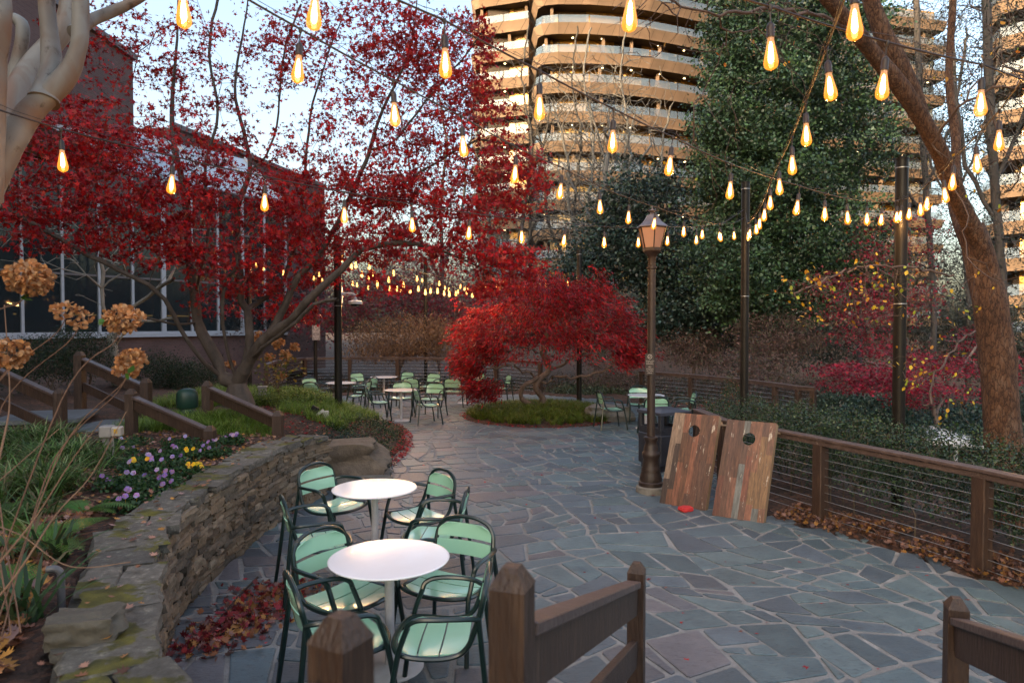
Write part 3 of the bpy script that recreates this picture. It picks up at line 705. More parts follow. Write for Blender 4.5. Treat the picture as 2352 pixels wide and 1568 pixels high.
chairs = [(-1.81, 6.96, .85, -.5, 'mint chair against the stone wall end facing the lamp-reflecting table'),
          (-.92, 6.62, -.78, -.6, 'mint chair on the lamp post side of the lamp-reflecting table, turned to the steps'),
          (-.70, 6.0, -.97, .05, 'mint chair seen edge-on between the two closest white tables'),
          (-1.66, 5.84, .9, .42, 'mint chair with its back to the stone wall, showing the dark backrest rear'),
          (-1.13, 4.66, .84, -.55, 'mint chair between stone wall and closest table, glossy seat tucked under it'),
          (-.47, 4.86, -.42, -.9, 'mint chair facing the steps behind the closest round table'),
          (-1.02, 4.05, .86, .45, 'mint chair at the leaf pile, its back turned to the steps railing'),
          (-.44, 4.05, -.99, .02, 'mint chair beside the pointed railing post, seat pushed to the closest table'),
          (-5.4, 18.7, .8, -.6, 'mint chair farthest toward the maple trunk at the pole-side table'),
          (-5.0, 17.5, .35, .93, 'mint chair with dark back turned, before the pole-side table'),
          (-4.02, 17.8, -.95, .1, 'mint chair sideways between the black pole and the front far table'),
          (-4.05, 18.75, -.8, -.55, 'mint chair behind the sideways chair at the black pole'),
          (-4.55, 20.7, .75, -.65, 'mint chair with back against the long fence, beside the black pole'),
          (-3.4, 21.1, -.5, -.85, 'mint chair behind the farthest table, facing the patio'),
          (-2.87, 18.9, -.3, .95, 'mint chair turned away toward the long fence, between far tables'),
          (-2.5, 20.4, -.5, -.85, 'mint chair standing alone before the tall black pole at the fence'),
          (-3.2, 16.3, .93, .35, 'mint chair seen side-on with its back to the ground-cover bed'),
          (-2.8, 17.2, .05, -1, 'mint chair facing the steps from behind the table with visible base'),
          (-2.02, 16.95, -.3, -.95, 'mint chair with broad pale back at the visible-base table'),
          (-1.95, 15.75, .85, .4, 'mint chair in front, turned away from the visible-base table'),
          (-1.6, 19.0, .12, .99, 'mint chair with dark rear toward the steps, next to the weeping maple'),
          (-1.1, 20.7, -.1, -1, 'mint chair half hidden by red weeping foliage behind the table'),
          (-.35, 19.9, -.93, -.3, 'mint chair seen side-on below the weeping maple branches'),
          (2.2, 15.0, .98, .15, 'mint chair alone between the grey rock and the waste bin'),
          (3.0, 15.85, 0, -1, 'mint chair behind the table beyond the waste bin'),
          (2.95, 14.1, .05, 1, 'mint chair showing its back just behind the lamp post'),
          (3.7, 14.9, -.97, .1, 'mint chair beside the round bush, facing the waste bin table')]
fc = make_chair(chairs[0][4])
for i, (x, y, fx, fy, lb) in enumerate(chairs):
    o = fc if i == 0 else copy_tree(fc); o.location = (x, y, .012); o.rotation_euler = (0, 0, math.atan2(-fx, fy)); o.scale = (1.13, 1.07, .99); o['label'] = lb

# ---------------------------------------------------------------- bean-bag toss boards, bean bag
def planks_material():
    m, t, b = newmat('reclaimed_plank_print'); a = N(t, 'ShaderNodeAttribute', attribute_name='Col'); tc = N(t, 'ShaderNodeTexCoord')
    mp = N(t, 'ShaderNodeMapping'); mp.inputs['Scale'].default_value = (14, 1.6, 14); t.links.new(tc.outputs['Object'], mp.inputs[0])
    n1 = N(t, 'ShaderNodeTexNoise', Scale=3.0, Detail=9.0, Roughness=.7); t.links.new(mp.outputs[0], n1.inputs['Vector'])
    k = ramp(t, n1.outputs[0], [(.32, (.42, .38, .36)), (.5, (1, 1, 1)), (.68, (1.75, 1.7, 1.6))])
    mx = N(t, 'ShaderNodeMix', data_type='RGBA', blend_type='MULTIPLY'); mx.inputs[0].default_value = 1; t.links.new(a.outputs['Color'], mx.inputs[6]); t.links.new(k, mx.inputs[7])
    mp2 = N(t, 'ShaderNodeMapping'); mp2.inputs['Scale'].default_value = (9, 1.8, 9); t.links.new(tc.outputs['Object'], mp2.inputs[0])
    n2 = N(t, 'ShaderNodeTexNoise', Scale=1.7, Detail=8.0, Roughness=.75); t.links.new(mp2.outputs[0], n2.inputs['Vector'])
    f = ramp(t, n2.outputs[0], [(.6, (0, 0, 0)), (.65, (1, 1, 1))]); mc = N(t, 'ShaderNodeMix', data_type='RGBA'); t.links.new(f, mc.inputs[0])
    t.links.new(mx.outputs[2], mc.inputs[6]); mc.inputs[7].default_value = (.45, .40, .32, 1); t.links.new(mc.outputs[2], b.inputs['Base Color'])
    b.inputs['Roughness'].default_value = .42; return m
m_plank = planks_material(); m_ply = mat('bare_plywood', (.36, .24, .14), (.28, .18, .1), 8, .6, stretch=(1, 8, 1))
def make_board(seed, label):
    """local: x across, y up the board, z out of its face"""
    root = empty('toss_board', (0, 0, 0), 0, label, 'game board', 'bean bag toss boards'); W, L, cx, cy, hr = .6, 1.22, .3, .99, .078
    rs = random.Random(seed); d = MB(); n = 8; xs = [W * i / n for i in range(n + 1)]
    pal = [(.13, .055, .03), (.17, .075, .04), (.10, .045, .028), (.22, .12, .05), (.12, .06, .04), (.15, .05, .028), (.2, .08, .045), (.24, .17, .12), (.07, .045, .035), (.11, .05, .03), (.14, .065, .035), (.2, .085, .05), (.14, .15, .14)]
    def clipped(x0, x1, y0, y1):
        """the quad minus the hole, as little cells"""
        k = max(1, int((y1 - y0) / .012)) if (x1 > cx - hr and x0 < cx + hr and y1 > cy - hr and y0 < cy + hr) else 1
        for j in range(k):
            a, b = y0 + (y1 - y0) * j / k, y0 + (y1 - y0) * (j + 1) / k
            def hw(y): q = hr * hr - (y - cy) ** 2; return math.sqrt(q) if q > 0 else 0
            ha, hb = hw(a), hw(b)
            if max(ha, hb) == 0 or x0 >= cx + max(ha, hb) or x1 <= cx - max(ha, hb): d.add([(x0, a, 0), (x1, a, 0), (x1, b, 0), (x0, b, 0)], [(0, 1, 2, 3)]); continue
            la, lb = min(x1, cx - ha), min(x1, cx - hb)
            if la > x0 or lb > x0: d.add([(x0, a, 0), (max(la, x0), a, 0), (max(lb, x0), b, 0), (x0, b, 0)], [(0, 1, 2, 3)])
            ra, rb = max(x0, cx + ha), max(x0, cx + hb)
            if ra < x1 or rb < x1: d.add([(min(ra, x1), a, 0), (x1, a, 0), (x1, b, 0), (min(rb, x1), b, 0)], [(0, 1, 2, 3)])
    for i in range(n):
        y = 0; first = rs.uniform(.15, .9)
        while y < L - 1e-6:
            y1 = min(L, y + (first if y == 0 else rs.uniform(.3, .95)))
            if L - y1 < .12: y1 = L
            c = rs.choice(pal); f = rs.uniform(.5, .9); d.col = tuple(q * f for q in c); clipped(xs[i], xs[i + 1], y, y1); y = y1
    d.build('deck_face', m_plank, root)
    s = MB()
    for q in range(32):      # the hole's rim, 12 mm deep
        a, b = 2 * PI * q / 32, 2 * PI * (q + 1) / 32
        s.add([(cx + hr * math.cos(a), cy + hr * math.sin(a), 0), (cx + hr * math.cos(b), cy + hr * math.sin(b), 0), (cx + hr * math.cos(b), cy + hr * math.sin(b), -.014), (cx + hr * math.cos(a), cy + hr * math.sin(a), -.014)], [(0, 1, 2, 3)])
    s.build('hole_rim', m_ply, root)
    fr = MB()
    for c, dd_ in (((.009, L / 2, -.05), (.018, L, .096)), ((W - .009, L / 2, -.05), (.018, L, .096)), ((W / 2, .009, -.05), (W - .04, .018, .096)), ((W / 2, L - .009, -.05), (W - .04, .018, .096))): fr.box(c, dd_)
    fr.build('box_frame', m_plank if False else m_ply, root)
    for x in (.04, W - .04):
        l = MB(); l.bar((x, L - .1, -.06), (x, L - .02, -.34), .022, .07, up=(1, 0, 0)); l.build('folding_leg', m_ply, root)
    l = MB(); l.bar((.05, L - .02, -.30), (W - .05, L - .02, -.30), .05, .02); l.build('leg_brace', m_ply, root)
    return root
def place_board(root, bl, br, lean):
    bl, br = Vector((*bl, .012)), Vector((*br, .012)); x = (br - bl).normalized(); Lh = Vector((*lean, 0)); up = (Vector((0, 0, 1)) * math.sqrt(1.22 ** 2 - Lh.length_squared) + Lh); up = (up - x * up.dot(x)).normalized()
    z = x.cross(up); root.matrix_world = Matrix(((x.x, up.x, z.x, bl.x), (x.y, up.y, z.y, bl.y), (x.z, up.z, z.z, bl.z), (0, 0, 0, 1)))
place_board(make_board(3, 'plank-patterned toss board with a round hole, closer to the lamp post'), (1.89, 8.70), (2.37, 8.36), (.29, .41))
place_board(make_board(9, 'plank-patterned toss board with pale legs folded out, closer to the open railing'), (2.405, 8.155), (2.885, 7.815), (.32, .44))
bb = MB(); bb.col = (.5, .03, .03); rock(bb, (0, 0, .028), (.17, .13, .055), 4, 6, .4, .35, .1); o = bb.build('bean_bag', colmat('red_canvas', .8, .3, 80), smooth=True, loc=(2.13, 8.33, .012)); props(o, 'small red bean bag lying at the foot of the first toss board', 'bean bag')

# ---------------------------------------------------------------- waste bin
m_bin = mat('navy_black_bin_plastic', (.018, .02, .028), (.03, .034, .045), 4, .4, .1, 80)
root = empty('waste_bin', (2.42, 10.85, .01), .45, 'square black waste bin with hooded openings behind the lamp post', 'waste bin')
m_ = MB(); W = .58
m_.box((0, 0, .04), (W * .86, W * .86, .08)); m_.box((0, 0, .33), (W, W, .5), bev=.02); m_.box((0, 0, .605), (W * .97, W * .97, .05)); m_.build('body', m_bin, root)
m_ = MB()
for sx in (-1, 1):
    for sy in (-1, 1): m_.box((sx * (W / 2 - .04), sy * (W / 2 - .04), .755), (.075, .075, .25), bev=.01)
for sx, sy in ((0, -1), (0, 1), (-1, 0), (1, 0)): m_.box((sx * (W / 2 - .02), sy * (W / 2 - .02), .655), (.03 if sx else W - .09, .03 if sy else W - .09, .05))
m_.build('hood_frame', m_bin, root)
m_ = MB(); h = W / 2 + .012; m_.add([(-h, -h, .88), (h, -h, .88), (h, h, .88), (-h, h, .88), (-h, -h, .925), (h, -h, .925), (h, h, .925), (-h, h, .925), (-h * .55, -h * .55, .965), (h * .55, -h * .55, .965), (h * .55, h * .55, .965), (-h * .55, h * .55, .965)],
     [(3, 2, 1, 0), (0, 1, 5, 4), (1, 2, 6, 5), (2, 3, 7, 6), (3, 0, 4, 7), (4, 5, 9, 8), (5, 6, 10, 9), (6, 7, 11, 10), (7, 4, 8, 11), (8, 9, 10, 11)]); m_.build('lid', mat('bin_lid_plastic', (.05, .055, .075), (.035, .04, .055), 5, .38), root)

# ---------------------------------------------------------------- lamp post
m_lamp = mat('brown_cast_iron', (.032, .018, .012), (.02, .012, .009), 8, .5, .2, 60)
lx, ly = 1.9, 9.3
root = empty('lamp_post', (lx, ly, 0), 0, 'brown cast-iron lamp post with four-sided lantern and fluted base', 'street lamp')
m_ = MB(); m_.lathe([(.2, 0), (.2, .085), (.185, .1)], 32); m_.build('stone_footing', mat('concrete_footing', (.2, .19, .17), (.14, .13, .11), 9, .9, .5), root, False)
m_ = MB(); m_.lathe([(.165, .1), (.165, .15), (.15, .165), (.152, .2), (.135, .27), (.125, .3), (.13, .32), (.115, .35), (.105, .46), (.115, .49), (.122, .52), (.118, .55), (.1, .57), (.098, .61), (.085, .65), (.078, .69), (.09, .72), (.098, .75), (.098, .765), (.06, .78), (.06, .8)], 32); m_.build('fluted_base', m_lamp, root, True)
m_ = MB(); m_.lathe([(.056, .79), (.052, 3.05), (.068, 3.06), (.068, 3.085), (.052, 3.09), (.052, 3.2), (.07, 3.24), (.115, 3.28)], 24); m_.build('shaft', m_lamp, root, True)
m_ = MB()
def lant(mb): mb.v = [(x * .87, y * .87, 3.3 + (z - 3.3) * .86) if z > 3.29 else (x, y, z) for x, y, z in mb.v]
def frus(mb, z0, r0, z1, r1, n=6, ph=PI / 6, cap=False, mi=None):
    V = [(r * math.cos(2 * PI * j / n + ph), r * math.sin(2 * PI * j / n + ph), z) for z, r in ((z0, r0), (z1, r1)) for j in range(n)]
    mb.add(V, [(j, (j + 1) % n, n + (j + 1) % n, n + j) for j in range(n)] + ([tuple(reversed(range(n))), tuple(range(n, 2 * n))] if cap else []), mi)
frus(m_, 3.28, .12, 3.3, .15, cap=True); frus(m_, 3.3, .15, 3.325, .15, cap=True)
for j in range(6):
    a = 2 * PI * j / 6 + PI / 6; m_.bar((.135 * math.cos(a), .135 * math.sin(a), 3.32), (.222 * math.cos(a), .222 * math.sin(a), 3.665), .016, .016)
    a2 = a + PI / 3
    for rr, zz in ((.14, 3.335), (.222, 3.66)): m_.bar((rr * math.cos(a), rr * math.sin(a), zz), (rr * math.cos(a2), rr * math.sin(a2), zz), .014, .02)
lant(m_); m_.build('lantern_frame', m_lamp, root)
m_ = MB(); frus(m_, 3.665, .255, 3.68, .25); frus(m_, 3.68, .25, 3.745, .165); frus(m_, 3.745, .165, 3.80, .118); frus(m_, 3.80, .118, 3.86, .085, cap=True); m_.lathe([(.03, 3.86), (.035, 3.88), (.02, 3.9), (.065, 3.925), (.065, 3.935), (.015, 3.95), (.012, 3.99), (.004, 4.0)], 16); lant(m_); m_.build('lantern_roof', mat('lantern_roof_paint', (.13, .11, .125), (.09, .075, .08), 6, .35), root)
m_gl, t, b = newmat('frosted_lantern_glass'); b.inputs['Base Color'].default_value = (.62, .42, .32, 1); b.inputs['Roughness'].default_value = .5
tr = N(t, 'ShaderNodeBsdfTranslucent'); tr.inputs[0].default_value = (.8, .55, .4, 1); ms = N(t, 'ShaderNodeMixShader'); ms.inputs[0].default_value = .55
t.links.new(b.outputs[0], ms.inputs[1]); t.links.new(tr.outputs[0], ms.inputs[2]); t.links.new(ms.outputs[0], t.nodes['Material Output'].inputs[0])
for j in range(6):
    a, a2 = 2 * PI * j / 6 + PI / 6, 2 * PI * (j + 1) / 6 + PI / 6
    m_ = MB(); V = []
    for rr in (.137, .132):
        V += [(rr * math.cos(a), rr * math.sin(a), 3.335), (rr * math.cos(a2), rr * math.sin(a2), 3.335), ((rr + .082) * math.cos(a2), (rr + .082) * math.sin(a2), 3.655), ((rr + .082) * math.cos(a), (rr + .082) * math.sin(a), 3.655)]
    m_.add(V, [(0, 1, 2, 3), (7, 6, 5, 4), (0, 4, 5, 1), (1, 5, 6, 2), (2, 6, 7, 3), (3, 7, 4, 0)]); lant(m_); m_.build('glass_panel', m_gl, root)

# ---------------------------------------------------------------- notices
def text(body, size, loc, rot, mt, name='lettering', parent=None):
    c = bpy.data.curves.new(name, 'FONT'); c.body = body; c.size = size; c.align_x = 'CENTER'; c.align_y = 'CENTER'; c.space_line = .95; c.materials.append(mt); c.extrude = .0006; c.resolution_u = 2
    o_ = bpy.data.objects.new(name, c); C.objects.link(o_); dg = bpy.context.evaluated_depsgraph_get(); me = bpy.data.meshes.new_from_object(o_.evaluated_get(dg)); bpy.data.objects.remove(o_)
    o_ = bpy.data.objects.new(name, me); C.objects.link(o_); o_.location = loc; o_.rotation_euler = rot; o_.parent = parent; return o_
def notice(loc, wd, ht, back, fore, label, rz=0.0):
    root = empty('notice_sign', loc, rz, label, 'sign'); m_ = MB(); m_.box((0, 0, 0), (wd, .006, ht), bev=.002); m_.build('plate', back, root)
    def L(z_, s_, q): text(q, s_, (0, -.005, z_), (PI / 2, 0, 0), fore, parent=root)
    m_ = MB(); ring = [(wd * .22 * math.cos(a), -.005, ht * .36 + wd * .22 * math.sin(a)) for a in [2 * PI * k / 24 for k in range(24)]]; m_.tube(ring, wd * .03, 6, closed=True)
    m_.bar((-wd * .14, -.005, ht * .36 - wd * .14), (wd * .14, -.005, ht * .36 + wd * .14), .003, wd * .05, up=(0, 1, 0)); m_.bar((-wd * .16, -.005, ht * .35), (wd * .12, -.005, ht * .35), .003, wd * .06, up=(0, 1, 0)); m_.build('no_smoking_symbol', fore, root)
    L(ht * .16, wd * .17, 'THANK YOU'); L(ht * .09, wd * .17, 'FOR NOT'); L(ht * .02, wd * .17, 'SMOKING'); L(-ht * .12, wd * .2, 'NO'); L(-ht * .21, wd * .17, 'SMOKING'); L(-ht * .30, wd * .2, 'IN THIS'); L(-ht * .40, wd * .2, 'AREA')
    return root
m_cream = mat('cream_lettering', (.42, .38, .33), (.38, .34, .3), 5, .6)
notice((1.90 - .035, ly - .068, 1.76), .125, .29, mat('brown_sign_plate', (.035, .025, .02), (.03, .02, .018), 5, .5), m_cream, 'narrow brown notice strapped to the lamp post shaft')
for zz in (1.68, 1.84):
    pass
notice(tuple(P(726, 764, 21.8)), .26, .48, mat('grey_sign_plate', (.2, .18, .18), (.17, .15, .15), 5, .5), mat('pale_lettering', (.6, .57, .55), (.55, .5, .5), 5, .6), 'small grey notice on the thin black pole behind the big maple')

# ---------------------------------------------------------------- black poles, security camera
def pole(px, d, ytop, ybot_z, dia, label, name='light_pole'):
    top = P(px, ytop, d); root = empty(name, (top.x, d, ybot_z), 0, label, 'pole', 'black poles carrying the string lights'); h = top.z - ybot_z
    m_ = MB(); m_.lathe([(dia / 2, -.2), (dia / 2, h)], 20); m_.build('shaft', M['black'], root, True)
    m_ = MB(); m_.lathe([(dia / 2 + .004, h - .01), (dia / 2 + .006, h + .012), (.01, h + .03)], 20); m_.build('cap', M['black'], root, True)
    m_ = MB()
    for zz in (h - .12, h * .62): m_.lathe([(dia / 2 + .002, zz), (dia / 2 + .004, zz + .006), (dia / 2 + .002, zz + .012)], 20, cap=False)
    m_.build('steel_band', M['wire'], root, True); return root, top
POLES = {}
for k, a in dict(P1=(775, 13.9, 545, .4, .155, 'black pole carrying the white dome camera'), P2=(977, 27, 592, -1.2, .14, 'thin black pole beyond the long fence and brown weeping shrub'),
                 P3=(1331, 19.4, 575, -.3, .15, 'black pole rising through the red weeping maple'), P4=(1713, 12.2, 420, -.5, .145, 'black pole behind the hedge, next after the lamp post'),
                 P5=(2072, 8.9, 366, -.5, .155, 'thickest black pole behind the hedge, nearest the rough-barked tree'), P6=(571, 17.5, 575, .4, .12, 'black pole behind the big maple trunk'),
                 P7=(723, 22, 590, 0, .12, 'thin black pole with small grey notice')).items():
    POLES[k] = pole(*a)
cx_ = POLES['P1'][1].x + .0775; cz = P(800, 690, 13.9).z
m_wp = mat('white_camera_plastic', (.68, .68, .7), (.62, .62, .64), 5, .4)
root = empty('security_camera', (cx_, 13.9, cz), 0, 'white dome security camera on bracket arm of black pole', 'security camera')
m_ = MB(); m_.box((.008, 0, .11), (.016, .1, .33), bev=.004); m_.build('mounting_plate', m_wp, root)
m_ = MB(); m_.tube(spline([(.01, 0, .13), (.12, 0, .135), (.22, 0, .13), (.27, 0, .09), (.275, 0, .03)], 6), .028, 14); m_.build('bracket_arm', m_wp, root, True)
m_ = MB(); m_.lathe([(.04, .03), (.045, .01), (.12, -.01), (.14, -.025), (.14, -.07), (.12, -.075)], 32, c=(.275, 0, 0)); m_.build('housing', m_wp, root, True)
m_ = MB(); m_.lathe([(.1, -.072), (.09, -.095), (.06, -.115), (.02, -.122)], 24, c=(.275, 0, 0)); m_.build('dome', mat('smoked_dome', (.01, .012, .012), None, 4, .1), root, True)
# ---------------------------------------------------------------- strings of bulbs
m_cable = mat('brown_rubber_cable', (.035, .02, .014), (.022, .014, .01), 10, .5)
def bulb_glass():
    m, t, b = newmat('amber_bulb_glass'); t.nodes.remove(b); tc = N(t, 'ShaderNodeTexCoord'); sp = N(t, 'ShaderNodeSeparateXYZ'); t.links.new(tc.outputs['Object'], sp.inputs[0])
    mr = N(t, 'ShaderNodeMapRange'); mr.inputs[1].default_value = -.13; mr.inputs[2].default_value = -.265; t.links.new(sp.outputs[2], mr.inputs[0])
    e = N(t, 'ShaderNodeEmission'); t.links.new(ramp(t, mr.outputs[0], [(0, (.35, .2, .11)), (.4, (.95, .33, .06)), (1, (1.0, .27, .018))]), e.inputs[0]); e.inputs[1].default_value = .45
    tr = N(t, 'ShaderNodeBsdfTransparent'); tr.inputs[0].default_value = (1, .9, .7, 1); gl = N(t, 'ShaderNodeBsdfGlossy'); gl.inputs['Roughness'].default_value = .05
    m1 = N(t, 'ShaderNodeMixShader'); lw = N(t, 'ShaderNodeLayerWeight', Blend=.25); f = ramp(t, lw.outputs['Facing'], [(0, (.45,) * 3), (.8, (.95,) * 3)])
    t.links.new(f, m1.inputs[0]); t.links.new(tr.outputs[0], m1.inputs[1]); t.links.new(e.outputs[0], m1.inputs[2])
    m2 = N(t, 'ShaderNodeMixShader'); m2.inputs[0].default_value = .06; t.links.new(m1.outputs[0], m2.inputs[1]); t.links.new(gl.outputs[0], m2.inputs[2]); t.links.new(m2.outputs[0], t.nodes['Material Output'].inputs[0]); return m
m_bg = bulb_glass(); m_core = emis('glowing_filament', (1.0, .58, .2), 16.0); m_far = emis('glowing_bulb', (1.0, .42, .1), 1.3)
def mesh_of(mb, name, mt, smooth=True):
    o_ = mb.build(name, mt, None, smooth); me = o_.data; bpy.data.objects.remove(o_); return me
_m = MB(); _m.tube([(0, 0, .004), (0, 0, -.075)], .0035, 6); _m.lathe([(.004, -.068), (.014, -.076), (.0175, -.09), (.0175, -.128), (.0185, -.13), (.0185, -.136), (.0165, -.138)], 14); _m.lathe([(.009, .008), (.012, -.004), (.006, -.02)], 8)
ME_SOCK = mesh_of(_m, 'socket', m_cable)
prof = [(.0135, -.136), (.0145, -.15), (.0185, -.175), (.0245, -.205), (.0300, -.232), (.0318, -.247), (.0300, -.260), (.0245, -.270), (.015, -.2765), (.005, -.280), (.002, -.2835)]
_m = MB(); _m.lathe(prof, 20); ME_GLASS = mesh_of(_m, 'bulb', m_bg)
_m = MB(); _m.lathe([(.002, -.155), (.006, -.165), (.009, -.19), (.0115, -.215), (.012, -.232), (.009, -.245), (.003, -.252)], 10); ME_CORE = mesh_of(_m, 'filament', m_core)
_m = MB(); _m.lathe([(r, z) for r, z in prof[::2]], 8); ME_FAR = mesh_of(_m, 'bulb', m_far)
NB = [0]
LAMP = bpy.data.lights.new('bulb_light', 'POINT'); LAMP.energy = 1.2; LAMP.color = (1, .5, .17); LAMP.shadow_soft_size = .008
LAMPF = bpy.data.lights.new('bulb_light', 'POINT'); LAMPF.energy = 3; LAMPF.color = (1, .5, .17); LAMPF.shadow_soft_size = .02
def light_string(label, bulbs, z0, z1, ends=(), near=True, sag=.02, group='strings of warm filament bulbs'):
    """bulbs: pixel centres of the glass; depth runs from z0 to z1 evenly in 1/z along x (or along y for steep ones)"""
    pts = []; ax = 0 if abs(bulbs[-1][0] - bulbs[0][0]) > abs(bulbs[-1][1] - bulbs[0][1]) * .6 else 1
    for i, b_ in enumerate(bulbs):
        if len(b_) == 3: d = b_[2]
        else:
            f = (b_[ax] - bulbs[0][ax]) / (bulbs[-1][ax] - bulbs[0][ax]); d = 1 / (1 / z0 + (1 / z1 - 1 / z0) * f)
        p = P(b_[0], b_[1], d); pts.append(p + Vector((0, 0, .21)))
    root = empty('light_string', pts[0], 0, label, 'string lights', group); o0 = pts[0]
    chain = [Vector(ends[0])] if ends and ends[0] is not None else []; chain += pts
    if len(ends) > 1 and ends[1] is not None: chain.append(Vector(ends[1]))
    m_ = MB(); cp = []
    for a, b2 in zip(chain, chain[1:]):
        L = (b2 - a).length
        for j in range(5): f = j / 5; cp.append(a.lerp(b2, f) - o0 + Vector((0, 0, -sag * L * 4 * f * (1 - f) * .35)))
    cp.append(chain[-1] - o0); m_.tube(cp, .0055 if near else .008, 6)
    if near: m_.tube([p_ + Vector((0, .01, .035 + .012 * math.sin(i_ * 1.3))) for i_, p_ in enumerate(cp)], .002, 4)
    m_.build('cable', m_cable, root, True)
    for i, p in enumerate(pts):
        def put(nm, me, par, loc=(0, 0, 0)):
            o_ = bpy.data.objects.new(nm, me); C.objects.link(o_); o_.parent = par; o_.location = loc; return o_
        l = p - o0
        if near:
            tilt = (random.gauss(0, .07), random.gauss(0, .07), random.uniform(0, 6))
            s_ = put('socket', ME_SOCK, root, l); g_ = put('bulb', ME_GLASS, root, l); s_.rotation_euler = tilt; g_.rotation_euler = tilt; put('filament', ME_CORE, g_)
        else:
            put('socket', ME_SOCK, root, l); put('bulb', ME_FAR, root, l)
        lo = bpy.data.objects.new('bulb_light', LAMP if near else LAMPF); C.objects.link(lo); lo.parent = root; lo.location = l + Vector((0, 0, -.268 if near else -.31))
        NB[0] += 1
p1, p2, p3, p4, p5, p6 = [POLES[k][1] for k in ('P1', 'P2', 'P3', 'P4', 'P5', 'P6')]
light_string('string of bulbs running low in front of the big red maple to the hedge pole',
             [(141, 370), (399, 425), (609, 465), (791, 495), (946, 518), (1080, 535), (1198, 545), (1300, 553), (1388, 557), (1467, 557), (1535, 553), (1600, 551), (1653, 542), (1685, 541)], 4.55, 11.8, (P(-160, 200, 3.9), p4 - Vector((0, 0, .6))))
light_string('string of bulbs crossing the white sky and the lantern of the lamp post',
             [(418, 22), (691, 163), (903, 265), (1060, 337), (1187, 400), (1293, 440), (1377, 476), (1445, 499), (1508, 515), (1571, 532), (1614, 540), (1655, 545)], 2.95, 11.2, (P(120, -230, 2.4), p4 - Vector((0, 0, .45))))
light_string('string of bulbs descending across the tall balconied building',
             [(729, 30), (1021, 146), (1239, 249), (1409, 326), (1545, 383), (1680, 438), (1837, 478), (1895, 492), (1944, 500), (1991, 503), (2027, 505), (2062, 499)], 2.9, 8.7, (P(420, -170, 2.4), p5 - Vector((0, 0, .5))))
light_string('string of bulbs dropping steeply past the dark evergreen to the hedge pole',
             [(1961, 54, 2.8), (1897, 206, 3.5), (1850, 312, 4.3), (1818, 380, 5.1), (1789, 430, 6.0), (1769, 466, 6.9), (1758, 494, 7.8), (1746, 514, 8.7), (1735, 527, 9.6), (1725, 537, 10.5), (1717, 543, 11.4)], 1, 1, (P(2040, -200, 2.3), p4 - Vector((0, 0, .5))))
light_string('string of bulbs in front of the leaning rough-barked trunk',
             [(1452, 36), (1768, 124), (2036, 195), (2254, 238)], 2.8, 3.75, (P(1150, -80, 2.5), P(2700, 300, 4.6)))
light_string('string of bulbs between bare twigs and the thickest black pole',
             [(2353, 255, 4.1), (2294, 325, 4.7), (2240, 378, 5.2), (2191, 418, 5.8), (2164, 449, 6.3), (2133, 468, 6.9), (2112, 482, 7.5), (2090, 492, 8.1), (2074, 497, 8.7)], 1, 1, (P(2520, 60, 3.6), p5 - Vector((0, 0, .5))))
light_string('far string of bulbs from the camera pole toward the thin pole at the fence',
             [(787, 593), (817, 609), (857, 628), (893, 642), (927, 654), (961, 663), (989, 668), (1020, 673), (1047, 674), (1072, 672), (1095, 668), (1114, 657), (1157, 650)], 14.2, 25, (p1, P(1180, 640, 26)), False)
light_string('far string of bulbs hanging lowest, ending at the weeping maple pole',
             [(807, 612), (831, 630), (847, 640), (867, 650), (896, 663), (912, 664), (942, 667), (977, 671), (1005, 668), (1032, 675), (1085, 677), (1102, 661), (1118, 664), (1148, 662), (1204, 664), (1254, 657), (1267, 656), (1288, 655), (1304, 651)], 16, 19.5, (p1 - Vector((0, 0, .1)), p3 - Vector((0, 0, .6))), False)
light_string('far string of widely spaced bulbs above the brown weeping shrub',
             [(848, 612), (904, 627), (958, 640), (1009, 651), (1058, 658), (1073, 663)], 15.5, 23, (p1 - Vector((0, 0, .05)), p2 - Vector((0, 0, .6))), False)
light_string('far string of bulbs glowing among the maple leaves behind the forked trunk',
             [(588, 609), (605, 615), (651, 627), (721, 639), (740, 645), (810, 651), (820, 654), (846, 660), (896, 664), (920, 666)], 17.7, 25, (p6, P(960, 650, 27)), False)
light_string('farthest string of tiny bulbs in front of the bare grey woodland',
             [(733, 630), (867, 658), (970, 644), (1022, 661), (1031, 665), (1052, 670), (1067, 663), (1141, 656), (1158, 652)], 22, 28, (P(723, 600, 22), P(1190, 645, 29)), False)
# ---------------------------------------------------------------- trees
def pads(lst, g, flat=1.0):
    """lst of (x, y, rx, ry, depth, rdepth, n) in photo units -> world targets filling real ellipsoids"""
    out = []
    for x, y, rx, ry, d, rd, n in lst:
        c = P(x, y, d); k = d / FPX; out.append(ellip((c.x, c.y, c.z), (rx * k, rd, ry * k * flat), n, g))
    return np.concatenate(out)
def PL(*a): return [P(x, y, d) for x, y, d in a]
RED = [(.42, .009, .012), (.32, .007, .012), (.52, .013, .014), (.22, .006, .014), (.4, .035, .02)]
WINE = [(.2, .012, .03), (.26, .015, .04), (.15, .012, .025), (.3, .015, .035)]
BARKS = dict(maple=(.078, .06, .048), dark=(.07, .055, .045), pale=(.10, .10, .098), grey=(.045, .043, .041))

